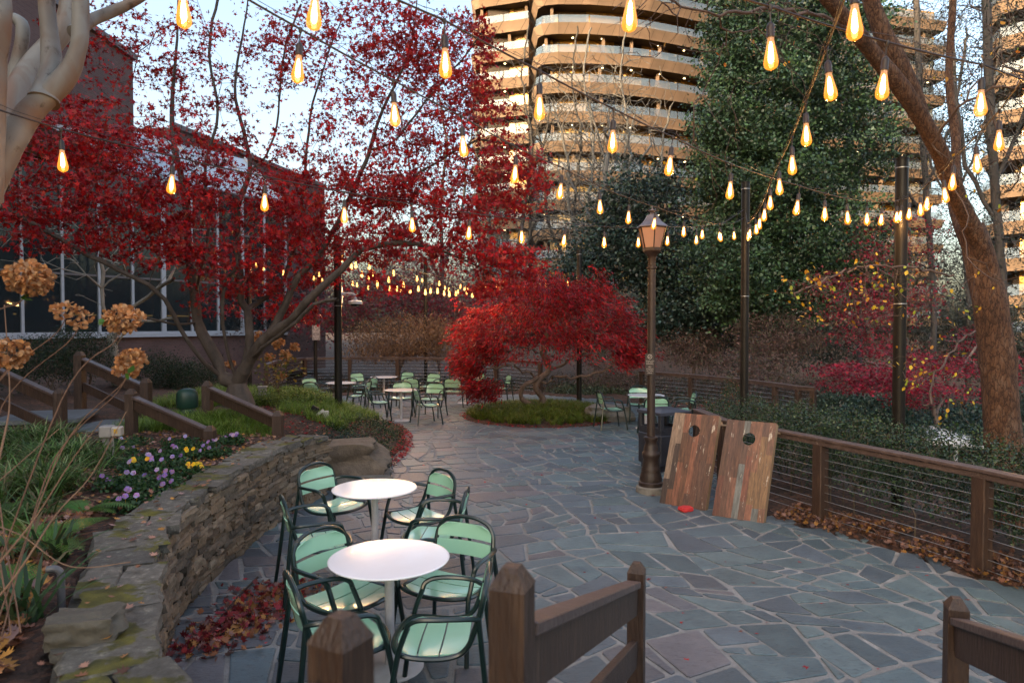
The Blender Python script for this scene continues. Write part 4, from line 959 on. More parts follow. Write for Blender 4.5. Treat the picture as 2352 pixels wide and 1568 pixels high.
# the big red maple in the middle of the picture
g = np.random.default_rng(3); S = Skel(3); d = 12.0
root = empty('maple_tree', P(545, 905, d), 0, 'large many-stemmed maple with deep red leaves above the sloping railings', 'tree')
base = P(548, 930, d)
i0 = S.limb([base] + PL((546, 905, d), (545, 880, d)), w=.2)
S1 = S.limb(PL((514, 868, d), (497, 827, 12.1), (477, 787, 12.1), (453, 740, 12.2), (447, 676, 12.3), (433, 575, 12.4), (431, 500, 12.5), (415, 400, 12.6), (400, 330, 12.6), (395, 230, 12.8), (405, 120, 13), (410, -30, 13.2)), i0[-1], jit=.02)
def taper(ids, a, b):
    for i, q in enumerate(ids): S.w[q] = a + (b - a) * (i / (len(ids) - 1)) ** .7
taper(S1, .125, .012)
S.limb(PL((470, 834, 11.7), (447, 804, 11.5), (413, 757, 11.3), (400, 726, 11.2), (380, 686, 11), (339, 652, 10.8), (269, 619, 10.6), (200, 585, 10.4), (110, 532, 10.2), (0, 470, 10)), S.near(P(514, 868, d)), w=.035, jit=.03)
S.limb(PL((400, 745, 11.6), (330, 728, 11.2), (260, 735, 11)), S.near(P(453, 740, 12.2)), w=.02)
S4 = S.limb(PL((568, 830, d), (572, 767, d), (566, 713, 12.1), (554, 693, 12.2), (551, 626, 12.3), (547, 560, 12.5), (548, 470, 12.6), (575, 390, 12.8), (560, 300, 13), (540, 200, 13.2), (560, 60, 13.4), (575, -40, 13.5)), i0[-1], jit=.03)
taper(S4, .10, .01)
S.limb(PL((610, 360, 13), (640, 260, 13.2), (650, 130, 13.5), (690, 10, 13.8)), S.near(P(570, 395, 12.8)), w=.02, jit=.04)
S5 = S.limb(PL((562, 850, 11.9), (605, 782, 11.6), (665, 740, 11.3), (705, 693, 11.1), (756, 643, 11), (784, 619, 11), (830, 575, 11), (880, 560, 11), (960, 560, 11.2), (1050, 590, 11.4), (1130, 630, 11.6)), i0[-1], jit=.02)
taper(S5, .135, .01)
S6 = S.limb(PL((628, 750, 12), (658, 693, 12), (685, 636, 12), (732, 585, 12.1), (766, 530, 12.2), (800, 460, 12.3), (840, 370, 12.4), (880, 250, 12.5), (940, 120, 12.6), (960, -20, 12.8)), S.near(P(580, 815, 11.9)), jit=.03)
taper(S6, .085, .01)
S7 = S.limb(PL((590, 695, 12.5), (630, 668, 12.7), (655, 640, 12.8), (668, 600, 12.9), (690, 500, 13), (700, 400, 13), (712, 270, 13.1), (745, 150, 13.2), (800, 0, 13.4)), S.near(P(571, 713, 12)), jit=.04)
taper(S7, .06, .008)
S.limb(PL((517, 780, 11.6), (511, 690, 11.4), (524, 636, 11.4), (545, 615, 11.4), (540, 560, 11.4)), S.near(P(540, 870, d)), w=.028, jit=.03)
S.limb(PL((470, 590, 12), (480, 480, 12), (470, 390, 12.2), (500, 260, 12.5), (480, 120, 12.6), (500, 0, 12.8)), S.near(P(447, 676, 12.3)), w=.025, jit=.04)
S.limb(PL((600, 800, 11.5), (680, 740, 11), (720, 700, 10.8), (775, 690, 10.6)), S.near(P(575, 820, 11.9)), w=.03, jit=.04)
S.limb(PL((850, 480, 12), (930, 420, 12), (1010, 370, 12), (1100, 320, 12), (1180, 330, 12)), S.near(P(800, 460, 12.3)), w=.02, jit=.05)
S.limb(PL((900, 330, 12.3), (980, 230, 12.2), (1060, 140, 12), (1120, 60, 12)), S.near(P(850, 350, 12.4)), w=.016, jit=.05)
T = pads([(120, 300, 160, 150, 11.5, 1.6, 150), (330, 420, 190, 110, 11.2, 1.5, 170), (150, 520, 190, 80, 10.8, 1.4, 110), (380, 560, 150, 70, 11.2, 1.2, 60),
          (500, 610, 120, 60, 11.6, 1.3, 45), (620, 480, 120, 110, 12.4, 1.4, 90), (300, 120, 150, 110, 12.6, 1.4, 62), (520, 120, 170, 130, 13, 1.6, 78), (450, 280, 150, 80, 12.6, 1.4, 45),
          (760, 110, 170, 120, 13, 1.6, 105), (930, 100, 120, 110, 12.6, 1.5, 100), (1030, 170, 110, 130, 12.2, 1.4, 100), (800, 330, 130, 100, 12.6, 1.5, 58), (960, 380, 120, 90, 12.2, 1.4, 90),
          (1110, 330, 90, 130, 11.8, 1.2, 88), (1190, 420, 75, 80, 11.6, 1.1, 66), (1080, 480, 110, 70, 11.6, 1.2, 80), (850, 440, 130, 60, 12, 1.4, 88), (720, 560, 110, 60, 12, 1.3, 70), (900, 560, 130, 50, 11.6, 1.2, 74),
          (1080, 590, 120, 45, 11.5, 1, 62), (1200, 610, 60, 40, 11.5, .8, 34), (870, 655, 90, 28, 11.4, .8, 14), (620, 650, 90, 40, 12.4, 1, 34), (660, 720, 70, 34, 13, .9, 34), (1120, 670, 90, 26, 11.6, .6, 22), (500, 700, 60, 30, 12.4, .8, 14)], g)
T = np.concatenate([T, pads([(90, 320, 130, 130, 10.8, 1.2, 40), (330, 330, 200, 90, 11, 1.3, 50), (200, 470, 220, 80, 10.4, 1, 40), (420, 500, 150, 90, 11, 1, 30), (600, 400, 130, 110, 12.3, 1.2, 60), (760, 480, 150, 90, 12, 1.2, 70), (950, 480, 150, 80, 11.6, 1, 60), (930, 210, 150, 130, 12.4, 1.4, 70), (700, 620, 120, 40, 12.4, .8, 30), (1090, 140, 60, 90, 12, 1, 30)], g)])
S.grow(T, step=.22, jit=.2, rise=.2)
S.mesh('trunk', M['bark'], root, BARKS['maple'], rtip=.0036, pw=.42, rmax=.16, flare=(.5, base.z, .22))
tips = S.p[np.array(S.tips)]
extra = S.p[:S.n][(S.cnt < 5) & (S.p[:S.n, 2] > 2.4)]
cl = clumps(tips, 21, (.11, .11, .05), g); cm_ = np.asarray(RED)[g.integers(0, len(RED), len(cl))] * np.repeat(g.uniform(.55, 1.35, len(tips)), 21)[:, None]
c2_ = clumps(extra[::4], 3, (.07, .07, .04), g); cm_ = np.concatenate([cm_, np.asarray(RED)[g.integers(0, len(RED), len(c2_))]]); cl = np.concatenate([cl, c2_])
leaves('foliage', cl, .058, cm_, MAPLE, M['leaf'], root, up=.4, seed=1, cvar=.3, svar=.5)
for o_ in root.children if False else []: pass
root_inv = root.location.copy()
def rebase(root):
    """mesh parts were built in world space: keep them there although the root stands at the tree's foot"""
    for o_ in KIDS.get(root.name, []): o_.location = -root.location
rebase(root)

def woody(name, label, cat, basepts, limbs, padlist, seed, bark, rtip, pw, leaf=None, rmax=.3, step=.3, jit=.2, rise=.25, droop=0, w0=.06, group=None, mt='leaf', thick=.02, tgt=None, per=10, spread=(.2, .2, .1), size=.06, pal=RED, shape=OVAL, up=.4, dirs=None, cvar=.3, flare=None, extra=0, ldown=None, cb=0.0):
    g = np.random.default_rng(seed); S = Skel(seed); bp = [Vector(p) for p in basepts]
    root = empty(name, bp[0], 0, label, cat, group); S.limb(bp, w=w0, step=step, jit=.03)
    for pl_, w_ in limbs: S.limb(pl_, S.near(pl_[0]), step=step, w=w_, jit=.08)
    T = pads(padlist, g) if padlist else tgt
    if padlist and tgt is not None: T = np.concatenate([T, tgt])
    S.grow(T, step=step, jit=jit, rise=rise, droop=droop)
    S.mesh('trunk', M['bark'], root, bark, rtip=rtip, pw=pw, rmax=rmax, flare=flare)
    if per:
        tips = S.p[np.array(S.tips)]; cl = clumps(tips, per, spread, g)
        if extra: e_ = S.p[:S.n][S.cnt < 4]; cl = np.concatenate([cl, clumps(e_, extra, tuple(v * .6 for v in spread), g)])
        dd_ = None if ldown is None else np.tile(np.array(ldown), (len(cl), 1))
        if cb:
            pp_ = np.asarray(pal)[g.integers(0, len(pal), len(cl))]; bv = np.repeat(g.uniform(1 - cb, 1 + cb, len(tips)), per)[:, None]; pal = pp_ * np.concatenate([bv, np.ones((len(cl) - len(bv), 1))])
        leaves('foliage', cl, size, pal, shape, M[mt], root, up=up, seed=seed, cvar=cvar, dirs=dd_, svar=.5)
    rebase(root); return root

# weeping laceleaf maple on the island bed
g = np.random.default_rng(12); dz = 17.6
def dome(n, c, r, a0=0, lo=-.1, shell=.12):
    az = g.uniform(0, 2 * PI, n); h = g.uniform(lo, 1, n); rr = np.sqrt(np.maximum(0, 1 - np.clip(h, 0, 1) ** 2)); q = 1 - shell * g.uniform(0, 1, n) ** 1.5
    q = q * (1 + .16 * np.sin(az * 5 + 1) * np.cos(h * 4) + .1 * np.sin(az * 11 + h * 7))
    return np.stack([c[0] + r[0] * rr * np.cos(az) * q, c[1] + r[1] * rr * np.sin(az) * q, c[2] + r[2] * h * q], 1)
S = Skel(12); b0 = P(1237, 938, dz); root = empty('weeping_maple', b0, 0, 'low weeping maple with a twisted trunk and bright red lacy crown on a grass island', 'tree')
S.limb([b0] + PL((1247, 916, dz), (1230, 889, 17.5), (1241, 869, 17.6), (1261, 849, 17.7), (1250, 818, 17.6), (1246, 805, 17.6), (1262, 788, 17.6), (1255, 762, 17.7), (1235, 741, 17.8), (1225, 715, 17.8)), w=.075, step=.1)
S.limb(PL((1220, 930, 17.5), (1197, 913, 17.4), (1203, 886, 17.3), (1222, 876, 17.4), (1236, 866, 17.5)), S.near(b0), w=.055, step=.1)
for pl_, w_ in ((PL((1281, 845, 17.6), (1318, 822, 17.4), (1355, 799, 17.2), (1395, 780, 17)), .035), (PL((1254, 883, 17.6), (1270, 868, 17.4), (1301, 866, 17.2), (1355, 862, 17.1), (1402, 849, 17)), .03), (PL((1222, 862, 17.5), (1200, 850, 17.2), (1180, 836, 17), (1150, 842, 16.8), (1120, 849, 16.6)), .03),
                (PL((1232, 808, 17.5), (1197, 799, 17.3), (1147, 809, 17.1), (1100, 820, 17)), .028), (PL((1275, 765, 17.8), (1310, 735, 18), (1350, 715, 18.2), (1400, 720, 18.4)), .028), (PL((1215, 760, 18), (1170, 735, 18.3), (1130, 740, 18.5)), .025), (PL((1300, 760, 17.3), (1330, 752, 16.8), (1370, 765, 16.4)), .022)):
    S.limb(pl_, S.near(pl_[0]), w=w_, step=.12, jit=.25)
c0 = P(1258, 800, dz)
T = np.concatenate([dome(470, (c0.x, dz, 1.75), (2.35, 2.1, 1.72), lo=.02), dome(120, (c0.x, dz, 1.5), (1.9, 1.7, 1.5), lo=.2, shell=.4),
                    ellip(P(1075, 840, 17), (.38, .5, .42), 60, g), ellip(P(1110, 895, 16.6), (.42, .4, .26), 44, g), ellip(P(1440, 815, 17), (.4, .5, .3), 60, g), dome(90, (c0.x, dz, 1.3), (2.5, 2.2, 1.2), lo=-.12, shell=.1), ellip(P(1300, 690, 17), (1.3, .9, .4), 60, g), ellip(P(1120, 800, 17.2), (.6, .7, .5), 60, g)])
S.grow(T, step=.14, jit=.28, rise=.05, droop=.35)
S.mesh('trunk', M['bark'], root, (.15, .10, .075), rtip=.0026, pw=.5, rmax=.12, thick=.012, flare=(.6, b0.z, .2))
tips = S.p[np.array(S.tips)]; PT = 40; cl = clumps(tips, PT, (.11, .11, .07), g)
out = cl - np.array([c0.x, dz, cl[:, 2].mean()]); out[:, 2] = -1.4
cc = np.array([(.42, .008, .012), (.30, .007, .013), (.48, .012, .014), (.2, .010, .02), (.16, .03, .02)]); cc = cc[g.integers(0, 5, len(cl))] * np.repeat(g.uniform(.5, 1.3, len(tips)), PT)[:, None] 
leaves('foliage', cl, .115, cc, SLIM * np.array([1.1, 1, 1]), M['leaf'], root, up=.3, seed=5, dirs=unit(out), cvar=.3); rebase(root)

# other shrubs and trees; each with its own trunk and crown
BR = [(.17, .095, .05), (.2, .12, .07), (.13, .08, .05), (.22, .13, .06)]
woody('weeping_shrub', 'brown weeping shrub beyond the long fence, thin pole in front', 'shrub', PL((915, 880, 27), (918, 850, 27), (930, 820, 27)), [], [(930, 770, 130, 55, 27, 2, 260), (880, 800, 90, 30, 26.5, 1.6, 90), (1000, 790, 60, 40, 27, 1.6, 70)], 31, (.11, .085, .07), .006, .48, droop=.2, step=.3, per=46, spread=(.25, .25, .16), size=.085, pal=BR, shape=SLIM * np.array([1.8, 1, 1]), ldown=(0, 0, -1), cvar=.4)
woody('maple_tree', 'dark wine-red maple standing behind the long fence', 'tree', PL((1010, 860, 31), (1005, 800, 31), (1000, 720, 31)), [], [(880, 690, 120, 45, 30, 2.5, 130), (1050, 720, 110, 60, 31, 2.5, 170), (960, 640, 150, 60, 32, 2.5, 120), (760, 720, 90, 60, 29, 2, 80)], 32, (.09, .07, .06), .008, .45, per=26, spread=(.4, .4, .22), size=.085, pal=[(.16, .015, .03), (.22, .02, .03), (.12, .02, .03), (.13, .07, .05)], shape=MAPLE)
for k, (x, d_, lb, th) in enumerate(((1372, 42, 'pale bare birch-like tree before the tall building, trunk straight', .16), (1318, 46, 'bare tree with dark leaning trunk before the balconies', .14), (1180, 44, 'bare twiggy tree in front of the building corner', .13), (1455, 40, 'bare tree with fine twigs beside the dark evergreen', .12), (1010, 48, 'bare grey tree against the white sky', .12))):
    x2 = x + (k % 3 - 1) * 25
    woody('bare_tree', lb, 'tree', PL((x, 800, d_), (x, 700, d_), (x + 6, 600, d_), (x2, 480, d_)), [(PL((x + 8, 610, d_), (x + 50, 500, d_), (x + 60, 380, d_), (x + 85, 250, d_)), .06), (PL((x, 640, d_), (x - 60, 500, d_), (x - 70, 360, d_), (x - 100, 240, d_)), .06), (PL((x2, 480, d_), (x2 + 15, 330, d_), (x2 - 5, 180, d_), (x2 + 10, 60, d_)), .055)],
          [(x2, 320, 125, 210, d_, 3, 900), (x2 - 50, 500, 110, 130, d_, 3, 420), (x2 + 60, 480, 110, 140, d_, 3, 420)], 40 + k, BARKS['pale'] if k in (0, 3) else BARKS['grey'], .0135, .43, step=.6, jit=.16, rise=.6, w0=th, per=0, group='bare winter trees in front of the tall building')
woody('bare_tree', 'low pale forked branches leaning behind the lamp post shaft', 'tree', PL((1370, 780, 30), (1375, 690, 30), (1400, 660, 30)), [(PL((1400, 660, 30), (1440, 620, 30), (1475, 590, 29.5), (1520, 545, 29)), .05), (PL((1420, 640, 30), (1460, 610, 30), (1505, 580, 29)), .04), (PL((1376, 700, 30), (1385, 560, 30), (1390, 430, 30), (1400, 300, 30)), .1), (PL((1385, 560, 30), (1340, 470, 30), (1300, 400, 30)), .05), (PL((1388, 480, 30), (1440, 400, 30), (1500, 330, 30)), .05)], [(1400, 260, 130, 120, 30, 3, 120), (1540, 530, 60, 50, 29, 1.5, 40)], 48, BARKS['pale'], .008, .42, step=.5, w0=.13, per=0)
HOLLY = [(.035, .075, .035), (.045, .095, .04), (.028, .06, .032), (.06, .115, .045), (.045, .085, .055)]
root_h = woody('holly_tree', 'tall dark evergreen with glossy leaves covering the building wing', 'tree', PL((1800, 820, 22), (1800, 600, 22), (1790, 300, 22), (1800, 60, 22), (1810, -150, 22)), [], [(1790, 60, 170, 130, 22, 2.2, 150), (1760, 250, 165, 140, 21.5, 2.4, 180), (1740, 420, 150, 120, 21.5, 2.4, 160), (1850, 540, 190, 120, 22, 2.4, 170), (1690, 590, 120, 90, 21.5, 2, 100), (1930, 330, 120, 170, 22.5, 2, 120), (1920, 120, 100, 140, 22, 2, 80), (1930, 640, 150, 90, 22.5, 2, 100), (1770, 690, 150, 70, 21.5, 2, 90), (1650, 330, 55, 130, 21.5, 1.2, 40), (1690, 120, 70, 110, 21.5, 1.2, 40)], 51, (.06, .05, .04), .008, .45, per=125, spread=(.28, .28, .17), size=.092, pal=HOLLY, up=.3, mt='gloss', w0=.12, jit=.2, step=.45, cvar=.5, cb=.55)
woody('holly_tree', 'broad dark evergreen lower down, seen through the bare trees', 'tree', PL((1480, 830, 27), (1490, 700, 27), (1500, 560, 27)), [], [(1470, 470, 110, 100, 27, 2.2, 150), (1540, 600, 100, 90, 26, 2.2, 160), (1400, 590, 100, 90, 27, 2.2, 130), (1330, 640, 80, 60, 27, 2, 60), (1600, 690, 90, 70, 25, 2.2, 150), (1520, 740, 80, 50, 25, 2, 70), (1650, 780, 90, 40, 25, 2, 80)], 52, (.06, .05, .04), .008, .45, per=64, spread=(.38, .38, .24), size=.11, cb=.5, pal=[(.016, .036, .03), (.022, .048, .038), (.013, .028, .025), (.032, .06, .042)], up=.25, mt='gloss', step=.5, cvar=.5)
for k, (x, y, rx, ry, d_, n_, lb) in enumerate(((1590, 800, 80, 42, 23, 190, 'pinkish brown twiggy shrub behind the curved fence'), (1780, 770, 100, 52, 20, 240, 'brown twiggy shrub between the two hedge poles'), (1400, 850, 80, 60, 24, 130, 'thin brownish shrub seen under the weeping maple crown'), (1720, 840, 90, 40, 18, 130, 'low reddish brown shrub at the curved fence end'))):
    woody('shrub', lb, 'shrub', PL((x, y + ry + 50, d_), (x + 4, y + ry, d_), (x, y + 20, d_)), [], [(x, y, rx, ry, d_, 1.5, n_), (x + 20, y + 25, rx, ry * .6, d_ - .8, 1.2, n_ // 3)], 60 + k, (.13, .10, .085), .005, .48, droop=.15, step=.25, jit=.3, per=26, spread=(.17, .17, .11), size=.05, pal=[(.12, .07, .06), (.09, .055, .05), (.15, .085, .07), (.08, .075, .04)], cvar=.4)
woody('small_maple', 'small crimson maple with layered branches beyond the hedge', 'tree', PL((2165, 1040, 13.5), (2150, 960, 13.5), (2135, 880, 13.6)), [(PL((2145, 940, 13.5), (2060, 850, 13.3), (1990, 830, 13.2)), .025), (PL((2150, 950, 13.5), (2200, 860, 13.8), (2240, 800, 14)), .025)],
      [(1990, 855, 120, 22, 13.2, 1, 85), (2080, 890, 110, 20, 13.2, 1, 75), (1960, 890, 70, 14, 13, .7, 30), (2170, 840, 90, 28, 13.8, 1, 75), (2040, 810, 60, 16, 13.8, .8, 26), (2100, 925, 40, 10, 13, .5, 14), (2250, 780, 60, 40, 14.5, 1, 40), (2340, 860, 30, 60, 14, 1, 26), (2210, 900, 50, 20, 13.4, .8, 18)], 71, (.13, .1, .09), .004, .47, per=26, spread=(.17, .17, .045), size=.04, cb=.4, pal=[(.28, .010, .03), (.2, .010, .028), (.34, .016, .04), (.14, .012, .025)], shape=MAPLE, up=.6, step=.2, w0=.05)
woody('small_maple', 'dull wine-red maple farther off behind the thickest black pole', 'tree', PL((2010, 980, 18), (2005, 860, 18), (2000, 760, 18)), [], [(1990, 720, 110, 40, 18, 1.5, 90), (1930, 660, 80, 40, 18, 1.4, 50), (2080, 680, 80, 50, 18.5, 1.4, 60), (2010, 780, 90, 24, 17.5, 1.2, 40), (2060, 560, 110, 70, 19, 1.4, 70)], 72, (.1, .08, .07), .005, .46, per=24, spread=(.24, .24, .1), size=.05, pal=WINE + [(.12, .07, .06), (.16, .1, .08)], shape=MAPLE, step=.3, w0=.07)
for k, (x, d_, lb) in enumerate(((2290, 17, 'dark bare tree at the frame edge before the stepped tower'), (2130, 24, 'dark twiggy tree in the gap between the two towers'), (2210, 30, 'tall bare tree before the second stepped tower'), (1960, 27, 'bare tree behind the leaning rough-barked limb'))):
    woody('bare_tree', lb, 'tree', PL((x + 10, 980, d_), (x + 14, 700, d_), (x - 6, 400, d_), (x - 20, 150, d_), (x - 30, -100, d_)), [(PL((x, 420, d_), (x + 60, 260, d_), (x + 90, 80, d_)), .05), (PL((x + 4, 520, d_), (x - 70, 380, d_), (x - 100, 200, d_)), .05)],
          [(x, 80, 120, 160, d_, 2.5, 420), (x - 10, 320, 120, 140, d_, 2.5, 380), (x + 20, 540, 110, 110, d_, 2.5, 260)], 80 + k, (.05, .045, .045), .0065, .44, step=.4, jit=.24, rise=.1, w0=.1, per=7 if k in (0, 1, 2) else 2, spread=(.25, .25, .12), size=.08, pal=[(.03, .045, .04), (.04, .05, .04), (.05, .05, .045)], shape=SLIM * np.array([2, 1, 1]), group='dark bare trees on the tower side')
# far woodland closing the view at eye level
W = [('grey_treetop', (1130, 620), 90, 90, 44, (.13, .125, .115)), ('a', (900, 620), 100, 80, 46, (.13, .11, .10)), ('a', (1250, 690), 120, 70, 38, (.09, .1, .08)), ('a', (1380, 720), 110, 60, 36, (.06, .08, .06)), ('a', (1000, 700), 150, 60, 42, (.10, .09, .08)),
     ('a', (1900, 760), 150, 90, 34, (.05, .06, .045)), ('a', (2120, 700), 140, 120, 32, (.06, .065, .055)), ('a', (2300, 780), 100, 120, 30, (.045, .055, .045)), ('a', (1700, 780), 120, 60, 38, (.05, .06, .05)), ('a', (720, 660), 110, 70, 40, (.11, .08, .08)), ('a', (560, 720), 100, 60, 38, (.09, .07, .06))]
LB = ['hazy grey treetops left of the building foot', 'grey brown trees behind the far bulbs', 'dim olive trees above the weeping maple', 'dark green trees under the tall building', 'grey undergrowth trees behind the long fence', 'dark trees behind the brown twiggy shrub', 'dark mixed trees behind the crimson maple', 'dark trees behind the rough-barked trunk', 'dark green trees behind the hedge poles', 'purplish bare trees behind the camera pole', 'brownish trees beside the brick building end']
LB[0] = 'hazy grey treetops beside the building foot'
for k, (nm, (x, y), rx, ry, d_, c_) in enumerate(W):
    woody('woodland_tree', LB[k], 'tree', PL((x, 830, d_), (x + 5, 760, d_), (x, y + ry * .5, d_)), [], [(x, y, rx, ry, d_, 3, 170), (x, min(y + ry, 800), rx, 50, d_, 3, 60)], 100 + k, tuple(v * 1.2 for v in c_), .014, .4, step=.7, per=34, spread=(.7, .7, .5), size=.17, pal=[c_, tuple(v * 1.4 for v in c_), tuple(v * .6 for v in c_)], shape=SLIM * np.array([1.8, 1, 1]), cvar=.4, group='trees closing the garden')

# rough-barked tree at the hedge and its leaning limb
def noisy_tube(pts, rad, n, seed, rough=.12, lump=2.0, k=6):
    sp_ = spline(pts, k); m = len(sp_); rr = [rad[min(int(i / k), len(rad) - 1)] + (rad[min(int(i / k) + 1, len(rad) - 1)] - rad[min(int(i / k), len(rad) - 1)]) * ((i % k) / k) for i in range(m)]
    mb = MB(); mb.tube(sp_, rr, n)
    cen = [c_ for c_ in sp_ for _ in range(n)]
    mb.v = [tuple(c_ + (Vector(v) - c_) * (1 + rough * (mnoise.noise(Vector(v) * lump + Vector((seed, 0, 0))) * 1.5 + .8 * mnoise.noise(Vector((v[0] * lump * 4, v[1] * lump * 4, v[2] * lump * 2)))))) for v, c_ in zip(mb.v, cen)]
    return mb
m_rb, t, b = newmat('flaking_plated_bark'); tc = N(t, 'ShaderNodeTexCoord'); mp = N(t, 'ShaderNodeMapping'); mp.inputs['Scale'].default_value = (1, 1, .35); t.links.new(tc.outputs['Object'], mp.inputs[0])
v1 = N(t, 'ShaderNodeTexVoronoi', Scale=20.0, feature='DISTANCE_TO_EDGE'); n1 = N(t, 'ShaderNodeTexNoise', Scale=9.0, Detail=8.0, Roughness=.7); n2 = N(t, 'ShaderNodeTexNoise', Scale=30.0, Detail=6.0)
for q in (n1, n2): t.links.new(mp.outputs[0], q.inputs['Vector'])
av = N(t, 'ShaderNodeVectorMath', operation='MULTIPLY_ADD'); t.links.new(n1.outputs['Color'], av.inputs[0]); av.inputs[1].default_value = (.16, .16, .16); t.links.new(mp.outputs[0], av.inputs[2]); t.links.new(av.outputs[0], v1.inputs['Vector'])
k1 = ramp(t, n1.outputs[0], [(.3, (.055, .027, .014)), (.5, (.14, .064, .03)), (.68, (.2, .13, .09))]); k2 = ramp(t, v1.outputs[0], [(.0, (.22, .17, .15)), (.13, (1, 1, 1))])
mx = N(t, 'ShaderNodeMix', data_type='RGBA', blend_type='MULTIPLY'); mx.inputs[0].default_value = 1; t.links.new(k1, mx.inputs[6]); t.links.new(k2, mx.inputs[7]); t.links.new(mx.outputs[2], b.inputs['Base Color']); b.inputs['Roughness'].default_value = .9
ad = N(t, 'ShaderNodeMath', operation='ADD'); t.links.new(v1.outputs[0], ad.inputs[0]); t.links.new(n2.outputs[0], ad.inputs[1]); bp = N(t, 'ShaderNodeBump', Strength=1.0); bp.inputs['Distance'].default_value = .06; t.links.new(ad.outputs[0], bp.inputs['Height']); t.links.new(bp.outputs[0], b.inputs['Normal'])
root = empty('rough_barked_tree', P(2310, 1130, 9.0), 0, 'rough-barked tree with flaking bark, a thick limb leaning over the hedge', 'tree')
mb = noisy_tube(PL((2315, 1200, 9), (2308, 1080, 9), (2300, 950, 9), (2290, 820, 9.05), (2272, 690, 9.1), (2250, 590, 9.15), (2228, 520, 9.2)), [.26, .225, .21, .205, .20, .18, .155], 28, 2, .09, 2.4, 8); mb.build('trunk', m_rb, root, True)
mb = noisy_tube(PL((2275, 640, 9.05), (2248, 555, 9.0), (2206, 470, 8.8), (2156, 345, 8.5), (2072, 206, 8.2), (1988, 101, 8), (1904, 0, 7.8), (1830, -90, 7.6)), [.125, .112, .104, .10, .096, .09, .08, .07], 22, 5, .09, 3, 8); mb.build('leaning_limb', m_rb, root, True)
mb = noisy_tube(PL((2110, 262, 8.35), (2072, 160, 8.3), (2032, 84, 8.3), (2000, 0, 8.3), (1980, -80, 8.3)), [.11, .105, .1, .095, .09], 18, 7, .08, 3, 6); mb.build('side_limb', m_rb, root, True)
mb = noisy_tube(PL((2250, 600, 9.2), (2205, 500, 9.6), (2190, 430, 9.9), (2196, 330, 10.1), (2180, 180, 10.3), (2190, 0, 10.4)), [.14, .11, .08, .065, .055, .045], 14, 9, .08, 3, 6); mb.build('side_limb', m_rb, root, True)
YEL = [(.55, .30, .02), (.6, .42, .03), (.42, .2, .02), (.32, .38, .04), (.5, .16, .015)]
def twigspray(parent, startpts, padlist, seed, n_leaf, pal, size, rt=.0022, leaf_shape=OVAL, w=.012, mt='leaf'):
    S = Skel(seed); gg = np.random.default_rng(seed)
    S.limb(startpts, w=w, step=.12, jit=.15); S.grow(pads(padlist, gg), step=.12, jit=.3, rise=0)
    S.mesh('twigs', M['bark'], parent, (.09, .06, .05), rtip=rt, pw=.45, thick=.01)
    tp = S.p[np.array(S.tips)]; tp = tp[gg.integers(0, len(tp), n_leaf)] + gg.normal(size=(n_leaf, 3)) * .05
    leaves('yellow_leaves', tp, size, pal, leaf_shape, M[mt], parent, up=.2, seed=seed, dirs=np.tile([0, 0, -1.0], (n_leaf, 1)))
twigspray(root, PL((2190, 632, 8.8), (2120, 620, 8.6), (2000, 612, 8.2), (1900, 640, 7.8), (1820, 680, 7.5)), [(1860, 660, 100, 40, 7.6, .5, 46), (2000, 640, 110, 50, 8, .6, 60), (1940, 720, 130, 40, 7.8, .5, 34), (2100, 680, 90, 60, 8.4, .6, 40)], 91, 150, YEL, .052)
twigspray(root, PL((2240, 760, 8.7), (2190, 800, 8.4), (2150, 860, 8.1), (2120, 930, 7.9)), [(2120, 840, 70, 60, 8, .5, 40), (2190, 740, 60, 60, 8.4, .5, 24), (2200, 930, 40, 60, 8, .4, 20)], 92, 90, YEL[:4], .052)
twigspray(root, PL((1960, 60, 8), (1800, 20, 7.4), (1650, 30, 7), (1500, -10, 6.8)), [(1700, 60, 160, 60, 7.2, .8, 70), (1850, 140, 80, 90, 7.6, .8, 40), (1500, 60, 130, 50, 6.8, .8, 40), (1640, 330, 90, 160, 8, .6, 30)], 93, 22, YEL, .05, .0028)
twigspray(root, PL((2140, 330, 8.4), (2200, 250, 8), (2300, 200, 7.6)), [(2250, 120, 110, 120, 8, 1, 70), (2280, 400, 80, 130, 8, 1, 50), (2300, 640, 60, 60, 8, .8, 24)], 94, 30, YEL, .05, .003)
rebase(root)

# smooth-barked crape myrtle close by
m_cm, t, b = newmat('smooth_mottled_bark'); tc = N(t, 'ShaderNodeTexCoord'); mp = N(t, 'ShaderNodeMapping'); mp.inputs['Scale'].default_value = (1, 1, .6); t.links.new(tc.outputs['Object'], mp.inputs[0])
n1 = N(t, 'ShaderNodeTexNoise', Scale=4.0, Detail=3.0, Distortion=.6); n2 = N(t, 'ShaderNodeTexNoise', Scale=9.0, Detail=8.0, Roughness=.7)
for q in (n1, n2): t.links.new(mp.outputs[0], q.inputs['Vector'])
k1 = ramp(t, n1.outputs[0], [(.36, (.17, .105, .072)), (.5, (.17, .135, .108)), (.64, (.21, .20, .18))]); k2 = ramp(t, n2.outputs[0], [(.33, (.42, .38, .33)), (.42, (1, 1, 1)), (.9, (1.1, 1.1, 1.1))])
mx = N(t, 'ShaderNodeMix', data_type='RGBA', blend_type='MULTIPLY'); mx.inputs[0].default_value = 1; t.links.new(k1, mx.inputs[6]); t.links.new(k2, mx.inputs[7]); t.links.new(mx.outputs[2], b.inputs['Base Color']); b.inputs['Roughness'].default_value = .6
root = empty('crape_myrtle', P(-180, 1200, 4.6), 0, 'smooth pale mottled trunk forking at the top corner of the view', 'tree')
